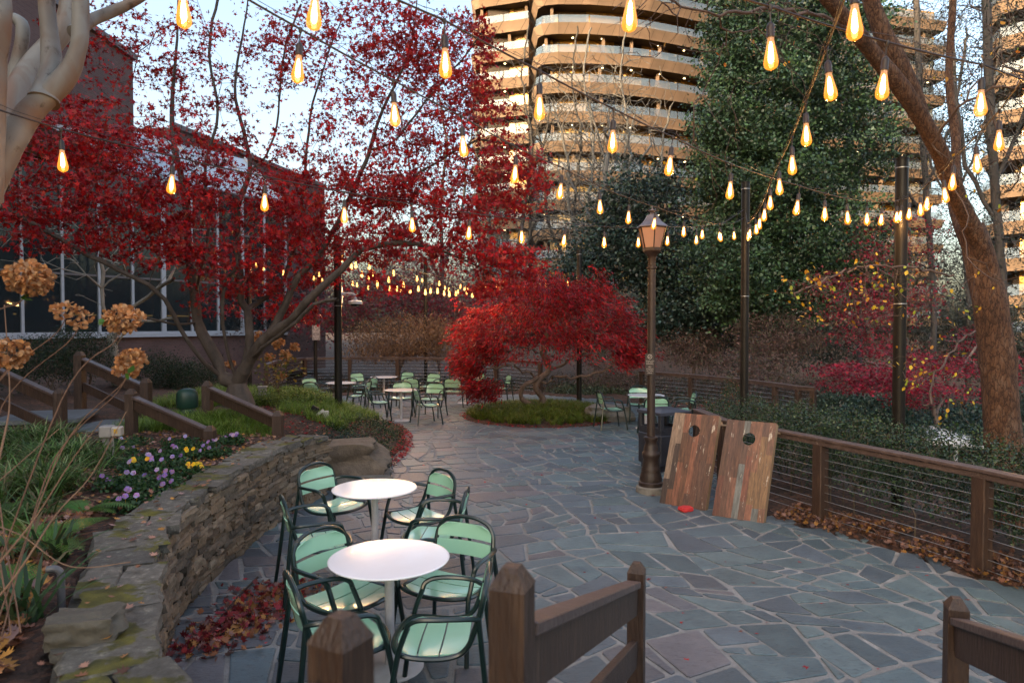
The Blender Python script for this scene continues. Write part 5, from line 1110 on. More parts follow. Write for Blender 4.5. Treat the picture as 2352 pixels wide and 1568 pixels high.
noisy_tube(PL((-200, 1250, 4.6), (-150, 900, 4.7), (-80, 620, 4.8), (-30, 440, 4.85), (22, 330, 4.9), (75, 250, 4.95), (150, 178, 5), (178, 118, 5.0), (185, 50, 5.0), (186, -60, 5)), [.12, .112, .105, .10, .094, .086, .075, .058, .055, .052], 24, 11, .07, 3.2, 8).build('trunk', m_cm, root, True)
noisy_tube(PL((100, 232, 4.96), (118, 160, 5.05), (114, 90, 5.1), (108, 20, 5.1), (106, -60, 5.1)), [.10, .072, .062, .055, .05], 20, 13, .07, 3.5, 8).build('limb', m_cm, root, True)
noisy_tube(PL((-20, 420, 4.9), (5, 300, 5.1), (40, 210, 5.3), (95, 130, 5.5), (150, 55, 5.6), (165, -60, 5.7)), [.11, .1, .095, .085, .075, .07], 20, 17, .08, 3, 8).build('limb', m_cm, root, True)
noisy_tube(PL((-25, 460, 4.8), (-15, 300, 4.7), (-8, 150, 4.65), (5, 40, 4.6), (0, -80, 4.6)), [.09, .07, .062, .058, .055], 18, 19, .06, 3, 8).build('limb', m_cm, root, True)
noisy_tube(PL((30, 200, 5.6), (48, 110, 5.6), (52, 60, 5.6), (30, 40, 5.6)), [.055, .05, .045, .04], 14, 23, .15, 5, 6).build('limb', m_cm, root, True)
noisy_tube(PL((170, 75, 5.0), (215, 45, 5.2), (300, 8, 5.3), (380, -40, 5.4)), [.05, .045, .035, .03], 12, 23, .1, 5, 6).build('limb', m_cm, root, True)
rebase(root)
# lichen-covered small tree before the glass wall
woody('bare_tree', 'small lichen-spotted bare tree between stair railing and glass wall', 'tree', PL((264, 935, 15), (266, 860, 15), (262, 800, 15), (256, 770, 15)), [(PL((258, 790, 15), (285, 730, 15), (340, 680, 15), (400, 640, 14.5)), .04), (PL((256, 770, 15), (240, 700, 15), (230, 600, 15)), .04), (PL((262, 800, 15), (310, 745, 15), (400, 735, 14.5)), .03)], [(180, 600, 150, 90, 15, 1.5, 90), (330, 560, 120, 90, 15, 1.5, 60), (80, 480, 90, 120, 14, 1.5, 60)], 95, (.24, .23, .2), .006, .45, w0=.09, per=0, rmax=.13)
# ---------------------------------------------------------------- brick building with glass wall
def brick_mat(name, c1, c2, mort, scale=1.0, bw=.23, rh=.075, ms_=.007):
    m, t, b = newmat(name); tc = N(t, 'ShaderNodeTexCoord'); sp = N(t, 'ShaderNodeSeparateXYZ'); t.links.new(tc.outputs['Object'], sp.inputs[0])
    ad = N(t, 'ShaderNodeMath', operation='ADD'); t.links.new(sp.outputs[0], ad.inputs[0]); t.links.new(sp.outputs[1], ad.inputs[1]); cb = N(t, 'ShaderNodeCombineXYZ'); t.links.new(ad.outputs[0], cb.inputs[0]); t.links.new(sp.outputs[2], cb.inputs[1])
    br = N(t, 'ShaderNodeTexBrick', Scale=scale); br.inputs['Color1'].default_value = (*c1, 1); br.inputs['Color2'].default_value = (*c2, 1); br.inputs['Mortar'].default_value = (*mort, 1)
    br.inputs['Brick Width'].default_value = bw; br.inputs['Row Height'].default_value = rh; br.inputs['Mortar Size'].default_value = ms_; t.links.new(cb.outputs[0], br.inputs[0])
    n = N(t, 'ShaderNodeTexNoise', Scale=.7, Detail=6.0); t.links.new(tc.outputs['Object'], n.inputs['Vector']); k = ramp(t, n.outputs[0], [(.3, (.8, .8, .8)), (.7, (1.15, 1.12, 1.1))])
    mx = N(t, 'ShaderNodeMix', data_type='RGBA', blend_type='MULTIPLY'); mx.inputs[0].default_value = 1; t.links.new(br.outputs[0], mx.inputs[6]); t.links.new(k, mx.inputs[7]); t.links.new(mx.outputs[2], b.inputs['Base Color']); b.inputs['Roughness'].default_value = .85; return m
m_brick = brick_mat('plum_brown_brick', (.135, .075, .064), (.105, .056, .049), (.14, .105, .1)); m_alum = mat('pale_aluminium', (.46, .47, .5), (.4, .41, .44), 4, .4); m_cop = mat('metal_coping', (.16, .14, .14), (.12, .1, .1), 4, .5)
m_win, t, b = newmat('reflective_window_glass'); b.inputs['Base Color'].default_value = (.03, .04, .045, 1); b.inputs['Roughness'].default_value = .03; b.inputs['Specular IOR Level'].default_value = .6; b.inputs['IOR'].default_value = 1.5
tr = N(t, 'ShaderNodeBsdfTransparent'); tr.inputs[0].default_value = (.55, .6, .6, 1); ms = N(t, 'ShaderNodeMixShader'); ms.inputs[0].default_value = .62; t.links.new(tr.outputs[0], ms.inputs[1]); t.links.new(b.outputs[0], ms.inputs[2]); t.links.new(ms.outputs[0], t.nodes['Material Output'].inputs[0])
root = empty('brick_building', (-17, 26, 0), 0, 'brown brick building with tall glass wall and sloping glass roof behind the maple', 'building'); o0 = Vector(root.location)
def bx(name, x0, x1, y0, y1, z0, z1, mt, par=root):
    m_ = MB(); m_.box(((x0 + x1) / 2 - o0.x, (y0 + y1) / 2 - o0.y, (z0 + z1) / 2), (x1 - x0, y1 - y0, z1 - z0)); return m_.build(name, mt, par)
bx('main_wall', -34, -16.5, 14, 30.0, 9.65, 13.8, m_brick); bx('fascia', -34, -16.42, 14, 30.06, 9.3, 9.648, m_alum); bx('roof_coping', -34.1, -16.35, 14, 30.12, 13.802, 14.05, m_cop)
bx('unseen_shade_wing', -60, -18, -32, 13.9, -1, 22, m_brick); bx('unseen_shade_block', -78, -39.5, 15, 50, -1, 33, m_brick); bx('unseen_shade_wing_coping', -60.1, -17.85, -32, 13.95, 22.002, 22.3, m_cop)  # unseen masses, added to shade the courtyard and the lower tower
m_ = MB(); q = [(-17.8, 36), (-14.2, 52), (-30, 56), (-34, 38)]; V = [(x - o0.x, y - o0.y, z) for z in (-1, 12.6) for x, y in q]; m_.add(V, [(0, 1, 5, 4), (1, 2, 6, 5), (2, 3, 7, 6), (3, 0, 4, 7), (4, 5, 6, 7)]); m_.build('rear_wing_wall', m_brick, root)
m_ = MB(); m_.bar((-17.8 - o0.x, 36 - o0.y, 12.75), (-14.2 - o0.x, 52 - o0.y, 12.75), .3, .25); m_.build('rear_wing_coping', m_cop, root)
# glass wall from ga to gb, brick plinth under it
ga, gb = Vector((-20.7, 24.2, 0)), Vector((-12.9, 38.9, 0)); gd = (gb - ga).normalized(); gn_ = Vector((-gd.y, gd.x, 0)); gn_ = -gn_ if gn_.y > 0 else gn_; GL = (gb - ga).length; zs, zt = 1.72, 9.1
ga2 = Vector((-28, 24.2, 0))
def quad(mb, p, th, nrm):
    p = [Vector(v) - o0 for v in p]; nrm = Vector(nrm) * th; mb.add(p + [v - nrm for v in p], [(0, 1, 2, 3), (7, 6, 5, 4), (0, 4, 5, 1), (1, 5, 6, 2), (2, 6, 7, 3), (3, 7, 4, 0)])
m_ = MB(); quad(m_, [ga + Vector((0, 0, -1)), gb + Vector((0, 0, -1)), gb + Vector((0, 0, zs)), ga + Vector((0, 0, zs))], .3, gn_); quad(m_, [ga2 + Vector((0, 0, -1)), ga + Vector((0, 0, -1)), ga + Vector((0, 0, zs)), ga2 + Vector((0, 0, zs))], .3, (0, -1, 0)); m_.build('plinth_wall', m_brick, root)
m_ = MB(); m_.bar(ga - o0 + Vector((0, 0, zs + .07)) + gn_ * .03, gb - o0 + Vector((0, 0, zs + .07)) + gn_ * .03, .34, .13); m_.bar(ga - o0 + Vector((0, 0, zs + .2)), gb - o0 + Vector((0, 0, zs + .2)), .12, .12); m_.build('window_sill', m_alum, root)
nb = 11
m_pl = mat('glass_reflection_tint', (.33, .39, .42), (.28, .34, .37), 2, .35)  # pale tint standing for sky mirrored in the glass
for i in range(nb + 1):
    p = ga + gd * (GL * i / nb); m_ = MB(); wd = .22 if i in (1, 6, 9) else .11; m_.box((p.x - o0.x, p.y - o0.y, (zs + zt) / 2 + .1), (wd, .16, zt - zs - .2), math.atan2(gd.y, gd.x)); m_.build('mullion', m_alum, root)
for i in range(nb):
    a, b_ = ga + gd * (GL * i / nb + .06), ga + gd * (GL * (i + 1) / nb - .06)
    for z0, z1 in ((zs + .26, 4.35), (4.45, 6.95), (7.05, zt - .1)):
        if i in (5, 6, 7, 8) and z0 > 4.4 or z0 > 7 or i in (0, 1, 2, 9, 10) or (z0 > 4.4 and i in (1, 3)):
            m_ = MB(); a_, c_ = a - gn_ * .5, b_ - gn_ * .5; quad(m_, [a_ + Vector((0, 0, z0)), c_ + Vector((0, 0, z0)), c_ + Vector((0, 0, z1)), a_ + Vector((0, 0, z1))], .03, gn_); m_.build('reflection_sheet', m_pl, root)  # pale sheet behind the pane, added to imitate reflections in the glass
        m_ = MB(); quad(m_, [a + Vector((0, 0, z0)), b_ + Vector((0, 0, z0)), b_ + Vector((0, 0, z1)), a + Vector((0, 0, z1))], .02, gn_); m_.build('window_pane', m_win, root)
m_ = MB()
for z_ in (4.4, 7.0, zt): m_.bar(ga - o0 + Vector((0, 0, z_)), gb - o0 + Vector((0, 0, z_)), .1, .09)
m_.build('transom', m_cop, root)
m_ = MB(); quad(m_, [ga2 + Vector((0, 0, zs)), ga + Vector((0, 0, zs)), ga + Vector((0, 0, zt)), ga2 + Vector((0, 0, zt))], .1, (0, -1, 0)); m_.build('side_panel', m_pl, root)  # side glass with the sky's reflection put into its colour
# sloping glass roof
ra, rb = ga - gn_ * 3.2, gb - gn_ * 3.2; m_rg = mat('pale_roof_glass', (.42, .45, .48), (.36, .39, .42), 2, .2)
m_ = MB(); quad(m_, [ga + Vector((0, 0, zt + .08)), gb + Vector((0, 0, zt + .08)), rb + Vector((0, 0, zt + 2.9)), ra + Vector((0, 0, zt + 2.9))], .04, (0, 0, 1)); m_.build('sloping_glass_roof', m_rg, root)
for i in range(nb + 1):
    p, q = ga + gd * (GL * i / nb), ra + gd * (GL * i / nb); m_ = MB(); m_.bar(p - o0 + Vector((0, 0, zt + .16)), q - o0 + Vector((0, 0, zt + 2.98)), .1, .1); m_.build('roof_rafter', m_alum, root)
# room behind the glass
ia, ib = ga - gn_ * 5, gb - gn_ * 5
m_in = mat('dim_interior_brick', (.07, .04, .03), (.045, .028, .022), 1.5, .9); m_or = mat('orange_fabric_panel', (.5, .17, .02), (.4, .13, .02), 3, .8)
m_ = MB(); quad(m_, [ia + Vector((0, 0, -.5)), ib + Vector((0, 0, -.5)), ib + Vector((0, 0, 12)), ia + Vector((0, 0, 12))], .2, gn_); m_.build('interior_wall', m_in, root)
m_ = MB(); quad(m_, [ga + Vector((0, 0, 1.5)) - gn_ * .4, gb + Vector((0, 0, 1.5)) - gn_ * .4, ib + Vector((0, 0, 1.5)), ia + Vector((0, 0, 1.5))], .1, (0, 0, 1)); m_.build('interior_floor', mat('dark_carpet', (.03, .025, .02), None, 3, .9), root)
m_lamp2 = emis('warm_cove_light', (1, .5, .12), .5)
for f0, f1, z0, z1, off in ((.25, .31, 1.6, 4.6, 2.0), (.10, .13, 1.6, 5.6, 3), (.47, .5, 5.5, 6.9, 3), (.62, .66, 1.6, 3.6, 2.5)):
    m_ = MB(); a, b_ = ga + gd * GL * f0 - gn_ * off, ga + gd * GL * f1 - gn_ * off; quad(m_, [a + Vector((0, 0, z0)), b_ + Vector((0, 0, z0)), b_ + Vector((0, 0, z1)), a + Vector((0, 0, z1))], .1, gn_); m_.build('interior_panel', m_or, root)
m_ = MB(); a, b_ = ga + gd * GL * .12 - gn_ * 3, ga + gd * GL * .8 - gn_ * 3; m_.bar(a - o0 + Vector((0, 0, 2.75)), b_ - o0 + Vector((0, 0, 2.75)), .3, .05); m_.build('counter_light', m_lamp2, root)
m_ = MB(); m_.bar(a - o0 + Vector((0, 0, 5.2)) - gn_, b_ - o0 + Vector((0, 0, 5.2)) - gn_, .2, .5); m_.build('interior_beam', m_or, root)

# ---------------------------------------------------------------- tall balconied building
m_tan = brick_mat('tan_precast_concrete', (.17, .12, .088), (.14, .10, .073), (.06, .042, .032), 1.0, 1.9, 60, .035); m_soff = mat('shaded_soffit', (.045, .035, .03), (.03, .024, .02), 1, .8); m_ledge = mat('sunlit_ledge', (.42, .3, .2), (.36, .25, .165), .5, .8)  # pale ledge and dark soffit carry sun and shade in their colour
m_bal, t, b = newmat('balcony_glass'); b.inputs['Base Color'].default_value = (.09, .135, .2, 1); b.inputs['Roughness'].default_value = .2; b.inputs['Specular IOR Level'].default_value = .5
tr = N(t, 'ShaderNodeBsdfTransparent'); ms = N(t, 'ShaderNodeMixShader'); ms.inputs[0].default_value = .7; t.links.new(tr.outputs[0], ms.inputs[1]); t.links.new(b.outputs[0], ms.inputs[2]); t.links.new(ms.outputs[0], t.nodes['Material Output'].inputs[0])
m_fw = colmat('window_wall', .16, spec=.8); m_fw.node_tree.nodes['Principled BSDF'].inputs['Metallic'].default_value = .55; m_dl = emis('ceiling_downlight', (1, .72, .35), 3.0)
def off_path(path, d):
    out = []
    for i, p in enumerate(path):
        a = Vector(path[max(i - 1, 0)]); b = Vector(path[min(i + 1, len(path) - 1)]); t_ = (b - a).normalized(); out.append(Vector(p) + Vector((-t_.y, t_.x)) * d)
    return out
def tower(root, wings, floors, seed):
    rs = random.Random(seed); o0 = root.location
    for path, z0, n, depth in wings:
        path = [Vector(p) for p in path]; inn = off_path(path, depth); L_ = len(path)
        for k in range(n):
            z = z0 + 3.2 * k; m_ = MB(); fr = path; bk = off_path(path, .35)
            V = []; lo_ = off_path(path, .42); tls = off_path(path, .5)
            for i in range(L_):
                f, b_, q = fr[i], bk[i], inn[i]; tl = tls[i]; lw_ = lo_[i]
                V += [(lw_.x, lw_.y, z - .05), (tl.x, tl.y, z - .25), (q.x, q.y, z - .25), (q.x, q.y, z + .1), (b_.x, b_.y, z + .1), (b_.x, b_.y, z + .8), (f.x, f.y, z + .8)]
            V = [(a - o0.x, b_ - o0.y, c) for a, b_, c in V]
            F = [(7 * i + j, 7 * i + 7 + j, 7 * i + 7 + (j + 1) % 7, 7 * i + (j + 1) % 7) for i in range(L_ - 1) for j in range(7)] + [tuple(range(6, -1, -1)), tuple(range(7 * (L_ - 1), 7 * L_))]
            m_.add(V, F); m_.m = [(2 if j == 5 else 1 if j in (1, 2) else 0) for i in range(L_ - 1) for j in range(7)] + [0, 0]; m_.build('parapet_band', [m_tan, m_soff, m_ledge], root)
            gp = off_path(path, .3); m_ = MB()
            for i in range(L_ - 1):
                a, b_ = gp[i], gp[i + 1]; m = max(1, int((b_ - a).length / 2.2))
                for j in range(m):
                    p = a.lerp(b_, j / m + .01 / m); q = a.lerp(b_, (j + 1) / m - .02 / m); m_.add([(p.x - o0.x, p.y - o0.y, z + .82), (q.x - o0.x, q.y - o0.y, z + .82), (q.x - o0.x, q.y - o0.y, z + 1.75), (p.x - o0.x, p.y - o0.y, z + 1.75)], [(0, 1, 2, 3)])
            m_.build('glass_balustrade', m_bal, root)
            m_ = MB(); w_ = off_path(path, depth - .3)
            for i in range(L_ - 1):
                a, b_ = w_[i], w_[i + 1]; m = max(1, int((b_ - a).length / 1.7)); hh = rs.random()
                for j in range(m):
                    p = a.lerp(b_, j / m); q = a.lerp(b_, (j + 1) / m); r_ = rs.random()
                    m_.col = rs.choice([(.62, .36, .10), (.55, .3, .07), (.5, .33, .16)]) if (r_ < .32 + .3 * (hh > .65) + .3 * (k >= 9)) else rs.choice([(.09, .06, .035), (.16, .10, .04), (.05, .045, .045), (.22, .14, .06)])  # curtain gold plus sun glow put into pane colour, more on high floors
                    m_.add([(p.x - o0.x, p.y - o0.y, z + .1), (q.x - o0.x, q.y - o0.y, z + .1), (q.x - o0.x, q.y - o0.y, z + 2.96), (p.x - o0.x, p.y - o0.y, z + 2.96)], [(0, 1, 2, 3)])
            m_.build('window_wall', m_fw, root)
            m_ = MB(); cp = off_path(path, depth * .55)
            for i in range(L_ - 1):
                a, b_ = cp[i], cp[i + 1]; m = max(1, int((b_ - a).length / 4.3))
                for j in range(m):
                    if rs.random() < .42: m_ = MB(); p = a.lerp(b_, (j + rs.uniform(.3, .6)) / m); m_.box((p.x - o0.x, p.y - o0.y, z + 1.55), (.32, .5, 2.8)); m_.build('balcony_column', m_tan, root)
            if k in floors:
                for i in range(L_ - 1):
                    a, b_ = cp[i], cp[i + 1]; m = int((b_ - a).length / 3.1)
                    for j in range(m):
                        p = a.lerp(b_, (j + .5) / m + rs.uniform(-.02, .02)); m_ = MB(); m_.lathe([(.11, 0), (.11, -.03), (.0, -.05)], 8, c=(p.x - o0.x, p.y - o0.y, z + 2.9)); m_.build('downlight', m_dl, root)
root = empty('tall_building', (10, 78, 0), 0, 'tall curved building of stacked tan balconies glowing in low sun', 'building')
main = [(2.2, 80.0), (2.4, 76.6), (3.2, 75.5), (5, 75.1), (8.5, 75.15), (12, 75.7), (15.5, 76.7), (19, 78.1), (25.5, 81.0), (33, 84), (40, 86.0), (56.5, 89.5)]
left = [(-4.8, 98), (-4.8, 80.4), (-3.9, 79.5), (1.9, 77.7), (2.5, 79.6)]
# keep the column of floors: band bottoms every 3.2 m
tower(root, [(main, 2.3 + .05, 13, 2.5), (left, .75, 13, 2.2)], (2, 3, 5, 6, 8, 9), 4)
o0 = root.location; m_ = MB()
core = off_path([Vector(p) for p in main], 2.9) + [Vector((58, 110)), Vector((3, 110))]; V = [(p.x - o0.x, p.y - o0.y, z) for z in (-2, 44) for p in core]; n = len(core)
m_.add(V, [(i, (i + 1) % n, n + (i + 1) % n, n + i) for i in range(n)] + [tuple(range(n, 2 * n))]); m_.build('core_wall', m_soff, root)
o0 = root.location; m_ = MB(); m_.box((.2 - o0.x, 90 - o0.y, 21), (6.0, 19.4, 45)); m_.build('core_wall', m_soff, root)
root = empty('stepped_building', (48, 60, 0), 0, 'second balconied building with stepped slabs at the frame edge behind bare trees', 'building')
side = [(60, 84), (43.5, 64), (42.3, 60.2), (44.5, 57.5), (60, 44)]
tower(root, [(side, .8, 13, 3.0)], (4, 7), 9)
o0 = root.location; m_ = MB(); core = [Vector(p) for p in ((62, 84), (46.9, 65.1), (45.8, 61), (47, 60), (64, 46), (80, 60))]; V = [(p.x - o0.x, p.y - o0.y, z) for z in (-2, 44) for p in core]; n = len(core)
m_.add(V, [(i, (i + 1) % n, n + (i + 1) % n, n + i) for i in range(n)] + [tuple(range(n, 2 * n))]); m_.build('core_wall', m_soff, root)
# ---------------------------------------------------------------- hedges, bushes, bed plants, leaf litter
g = np.random.default_rng(77)
BOX = [(.018, .04, .015), (.026, .056, .018), (.013, .03, .014), (.038, .075, .024), (.02, .04, .024)]
def mass(name, label, cat, base, pts, n_tgt, leafn, size, pal, mt='gloss', stem=(.09, .07, .05), seed=1, shape=OVAL, rt=.003, spread=.05, up=.3, stems=8, step=.14, cvar=.4):
    """a bush: stems that really branch through it, leaves on their ends"""
    g = np.random.default_rng(seed); root = empty(name, base, 0, label, cat); S = Skel(seed)
    T = pts; c = T.mean(0)
    for k in range(stems):
        q = T[g.integers(0, len(T))]; bz = H(q[0], q[1]) - .03; b0 = Vector((q[0] * .6 + base[0] * .4 if stems < 12 else q[0], q[1] * .6 + base[1] * .4 if stems < 12 else q[1], bz)); S.limb([b0, Vector((q[0], q[1], bz + (q[2] - bz) * .5 + .02))], step=step, w=rt * 3)
    S.grow(T[:n_tgt], step=step, jit=.25, rise=.1); S.mesh('stems', M['bark'], root, stem, rtip=rt, pw=.4, thick=.01)
    tp = S.p[np.array(S.tips)]; tp = tp[g.integers(0, len(tp), leafn)] + g.normal(size=(leafn, 3)) * spread
    leaves('foliage', tp, size, pal, shape, M[mt], root, up=up, seed=seed, cvar=cvar); rebase(root); return root
# clipped hedge behind the open railing
hp = [(2.95, 10.0), (2.98, 9.3), (3.62, 7.95), (4.33, 6.25), (4.85, 4.6), (5.2, 3.2)]
def along(path, n, o0, o1, z0, z1, g):
    seg = [math.hypot(b[0] - a[0], b[1] - a[1]) for a, b in zip(path, path[1:])]; pr = np.array(seg) / sum(seg); i = g.choice(len(seg), n, p=pr); f = g.uniform(0, 1, n)
    A = np.array(path)[i]; B = np.array(path)[i + 1]; d = unit(B - A); nr = np.stack([-d[:, 1], d[:, 0]], 1); off = g.uniform(o0, o1, n)
    xy = A + (B - A) * f[:, None] + nr * off[:, None]; w_ = g.uniform(0, 1, n); edge = np.minimum(1, np.minimum(off - o0, o1 - off) / .25 + .35)
    z = z0 + (z1 - z0) * w_ ** .8 * edge + .05 * np.sin(xy[:, 0] * 5) * np.sin(xy[:, 1] * 4)
    return np.stack([xy[:, 0], xy[:, 1], z], 1)
hp2 = [(3.12, 10.6), (3.1, 9.5), (3.62, 7.95), (4.33, 6.25), (4.85, 4.6), (5.2, 3.2)]
T = along(hp2, 1700, .3, 1.45, .3, 1.13, g)
mass('hedge', 'clipped dark green hedge behind the cable fence with open railing', 'hedge', (4.4, 7.4, 0), T, 1500, 62000, .027, BOX, seed=21, stems=46, spread=.06, rt=.0028, step=.16)
T = ellip((4.45, 13.4, .45), (.75, .8, .55), 260, g); T = np.concatenate([T, ellip((4.2, 13.2, 1.05), (.12, .12, .32), 20, g), ellip((4.55, 13.5, .95), (.15, .15, .2), 14, g)])
mass('bush', 'loose round green bush with upright sprigs before the curved fence', 'bush', (4.4, 13.4, 0), T, 300, 9000, .028, BOX + [(.09, .12, .04), (.2, .06, .03)], seed=22, stems=8)
T = ellip((3.7, 11.6, .42), (.6, .9, .5), 200, g)
mass('bush', 'low green bush between the waste bin and the hedge', 'bush', (3.7, 11.6, 0), T, 200, 8000, .028, BOX, seed=23, stems=8)
for k, (x, y, rx, ry, d_, lb, pal) in enumerate(((2000, 985, 130, 42, 13.5, 'dark leathery shrubs under the small crimson maple', [(.02, .05, .04), (.03, .07, .05), (.015, .04, .035)]), (2190, 985, 120, 50, 14, 'dark shrub mass behind the white umbrella', [(.02, .05, .04), (.03, .06, .05), (.015, .035, .03)]),
                 (1960, 930, 90, 26, 17, 'dark ground shrubs left of the thickest pole base', [(.025, .05, .035), (.04, .07, .05)]), (1350, 905, 90, 16, 23, 'low green shrubs beyond the weeping maple bed', [(.04, .06, .03), (.06, .08, .04)]), (2330, 960, 70, 70, 16, 'dark shrub right behind the rough-barked trunk', [(.025, .05, .04), (.035, .06, .05)]))):
    lb = lb.replace('left of', 'beside').replace('right behind', 'hidden behind'); c = P(x, y, d_); kk = d_ / FPX
    T = ellip(c, (rx * kk, 1.1, ry * kk), 260, g); mass('shrub', lb, 'shrub', (c.x, c.y, H(c.x, c.y)), T, 260, 9000, .06, pal, seed=30 + k, stems=9, spread=.1, step=.2)
DK = [(.016, .036, .016), (.024, .05, .02), (.012, .026, .014)]
for k, (x, y, rx, ry, d_, lb) in enumerate(((60, 830, 110, 55, 12.5, 'dark evergreen shrub below the pale glass corner'), (175, 810, 80, 62, 13.5, 'dark rounded yew bush before the window sill'), (330, 850, 90, 40, 15, 'dark low shrub between stair railing posts and brick plinth'), (440, 865, 70, 34, 15.5, 'dark shrub behind the green garden speaker'))):
    c = P(x, y, d_); kk = d_ / FPX; T = ellip(c, (rx * kk, .8, ry * kk), 240, g); mass('shrub', lb, 'shrub', (c.x, c.y, H(c.x, c.y)), T, 240, 9000, .045, DK, seed=50 + k, stems=8, spread=.08, shape=SLIM * np.array([1.6, 1, 1]), mt='leaf')
# low juniper carpet at the boulder, ground cover at the bed's tip
T = ellip((-2.3, 10.6, .16), (.42, .62, .16), 200, g); T[:, 2] = np.maximum(T[:, 2], .04)
mass('juniper', 'dark blue-green creeping conifer spilling over the long boulder', 'ground cover', (-2.35, 10.6, 0), T, 200, 15000, .03, [(.03, .06, .05), (.04, .075, .06), (.02, .04, .035)], seed=61, shape=SLIM * np.array([2, 1, 1]), mt='leaf', spread=.05, stems=8, up=.1)
T = ellip((-2.85, 10.9, .38), (.6, .45, .12), 90, g)
mass('juniper', 'creeping conifer patch on top of the bank above the boulder', 'ground cover', (-2.85, 10.9, .2), T, 90, 6000, .03, [(.03, .06, .05), (.04, .075, .06), (.02, .04, .035)], seed=62, shape=SLIM * np.array([2, 1, 1]), mt='leaf', spread=.05, stems=6, up=.1)
pts = onground([(x, y, .05) for x, y in zip(g.uniform(-3.2, -2.0, 500), g.uniform(11.3, 14.6, 500)) if sdist(np.array([x]), np.array([y]), PATIO)[0] > .08])
o = leaves('ground_cover', clumps(pts, 16, (.05, .05, .03), g), .03, BOX + [(.1, .12, .05)], OVAL, M['leaf'], up=.6, seed=4); props(o, 'low green ground cover on the rounded tip of the bed', 'ground cover', kind='stuff')

# grasses
def region(n, x0, x1, y0, y1, test=None, z=0):
    x = g.uniform(x0, x1, n); y = g.uniform(y0, y1, n); d = sdist(x, y, PATIO); k = d > .1
    if test is not None: k &= test(x, y)
    return onground(np.stack([x[k], y[k], np.full(k.sum(), z - .01)], 1))
GR = [(.12, .20, .02), (.17, .27, .03), (.08, .14, .02), (.22, .30, .06)]
p_ = region(1500, -6.6, -2.9, 10.6, 15.2, lambda x, y: (y > 11.7) & (x < -2.9 - (15 - y) * .02) & ((x + 4.8) ** 2 + (y - 12) ** 2 > .5))
o = tuft('grass', p_, 17, .24, GR, width=.0065, seed=2, droop=.7); props(o, 'soft bright green grass on the bank around the maple foot', 'grass', kind='stuff')
p_ = region(500, -5.6, -3.7, 9.5, 10.9); o = tuft('grass', p_, 14, .26, GR, width=.006, seed=3, droop=.7); props(o, 'grass between the stair railings', 'grass', kind='stuff')
th = g.uniform(0, 2 * PI, 620); rr = np.sqrt(g.uniform(0, 1, 620)); ip = np.stack([.75 + 1.86 * rr * np.cos(th), 17.2 + 1.95 * rr * np.sin(th), .02 + .13 * (1 - rr ** 2)], 1)
isl = MB(); k = 40; V = []
for r_, z_ in ((1.06, .005), (1.0, .04), (.6, .1), (.01, .15)): V += [(.75 + 1.92 * r_ * math.cos(2 * PI * j / k), 17.2 + 2.02 * r_ * math.sin(2 * PI * j / k), z_) for j in range(k)]
isl.add(V, [(i * k + j, i * k + (j + 1) % k, (i + 1) * k + (j + 1) % k, (i + 1) * k + j) for i in range(3) for j in range(k)]); props(isl.build('planting_bed', m_soil, smooth=True), kind='structure')
o = tuft('grass', ip, 42, .27, [(.10, .16, .015), (.14, .20, .02), (.07, .11, .015), (.17, .17, .03)], width=.009, seed=5, droop=.9); props(o, 'green mondo-like grass covering the round island bed', 'grass', kind='stuff')
LIR = [(.05, .11, .02), (.075, .15, .028), (.10, .19, .04), (.24, .3, .12), (.035, .07, .015), (.16, .13, .06)]
for k, (x, y, n_, L_, lb) in enumerate(((-4.75, 7.1, 60, .42, 'broad striped grass clump beside the grey junction box'), (-4.15, 5.9, 46, .42, 'striped grass clump at the frame edge above the ferns'), (-5.6, 7.9, 70, .42, 'striped grass clump below the stair railing post'), (-3.9, 4.9, 34, .36, 'darker strap-leaved clump among the ferns'))):
    rp = np.stack([g.normal(x, .22, n_), g.normal(y, .22, n_), np.zeros(n_)], 1); o = tuft('grass_clump', onground(rp), 16, L_, LIR, width=.012, seed=10 + k, droop=.95, lean=.7); props(o, lb, 'plant')
for k, (x, y, n_, L_, lb) in enumerate(((-2.5, 3.45, 6, .4, 'strap-leaved plant around the bent grey pipe'), (-2.5, 3.0, 3, .3, 'strap-leaved plant beside the loose mossy rock'), (-2.95, 4.3, 5, .38, 'long-bladed plant hanging over the cap stones'))):
    rp = np.stack([g.normal(x, .05, n_), g.normal(y, .05, n_), np.zeros(n_)], 1); o = tuft('strap_plant', onground(rp), 6, L_, [(.03, .07, .03), (.045, .10, .035), (.04, .07, .03), (.12, .10, .04)], width=.024, seed=20 + k, droop=.8, lean=.8); props(o, lb, 'plant')

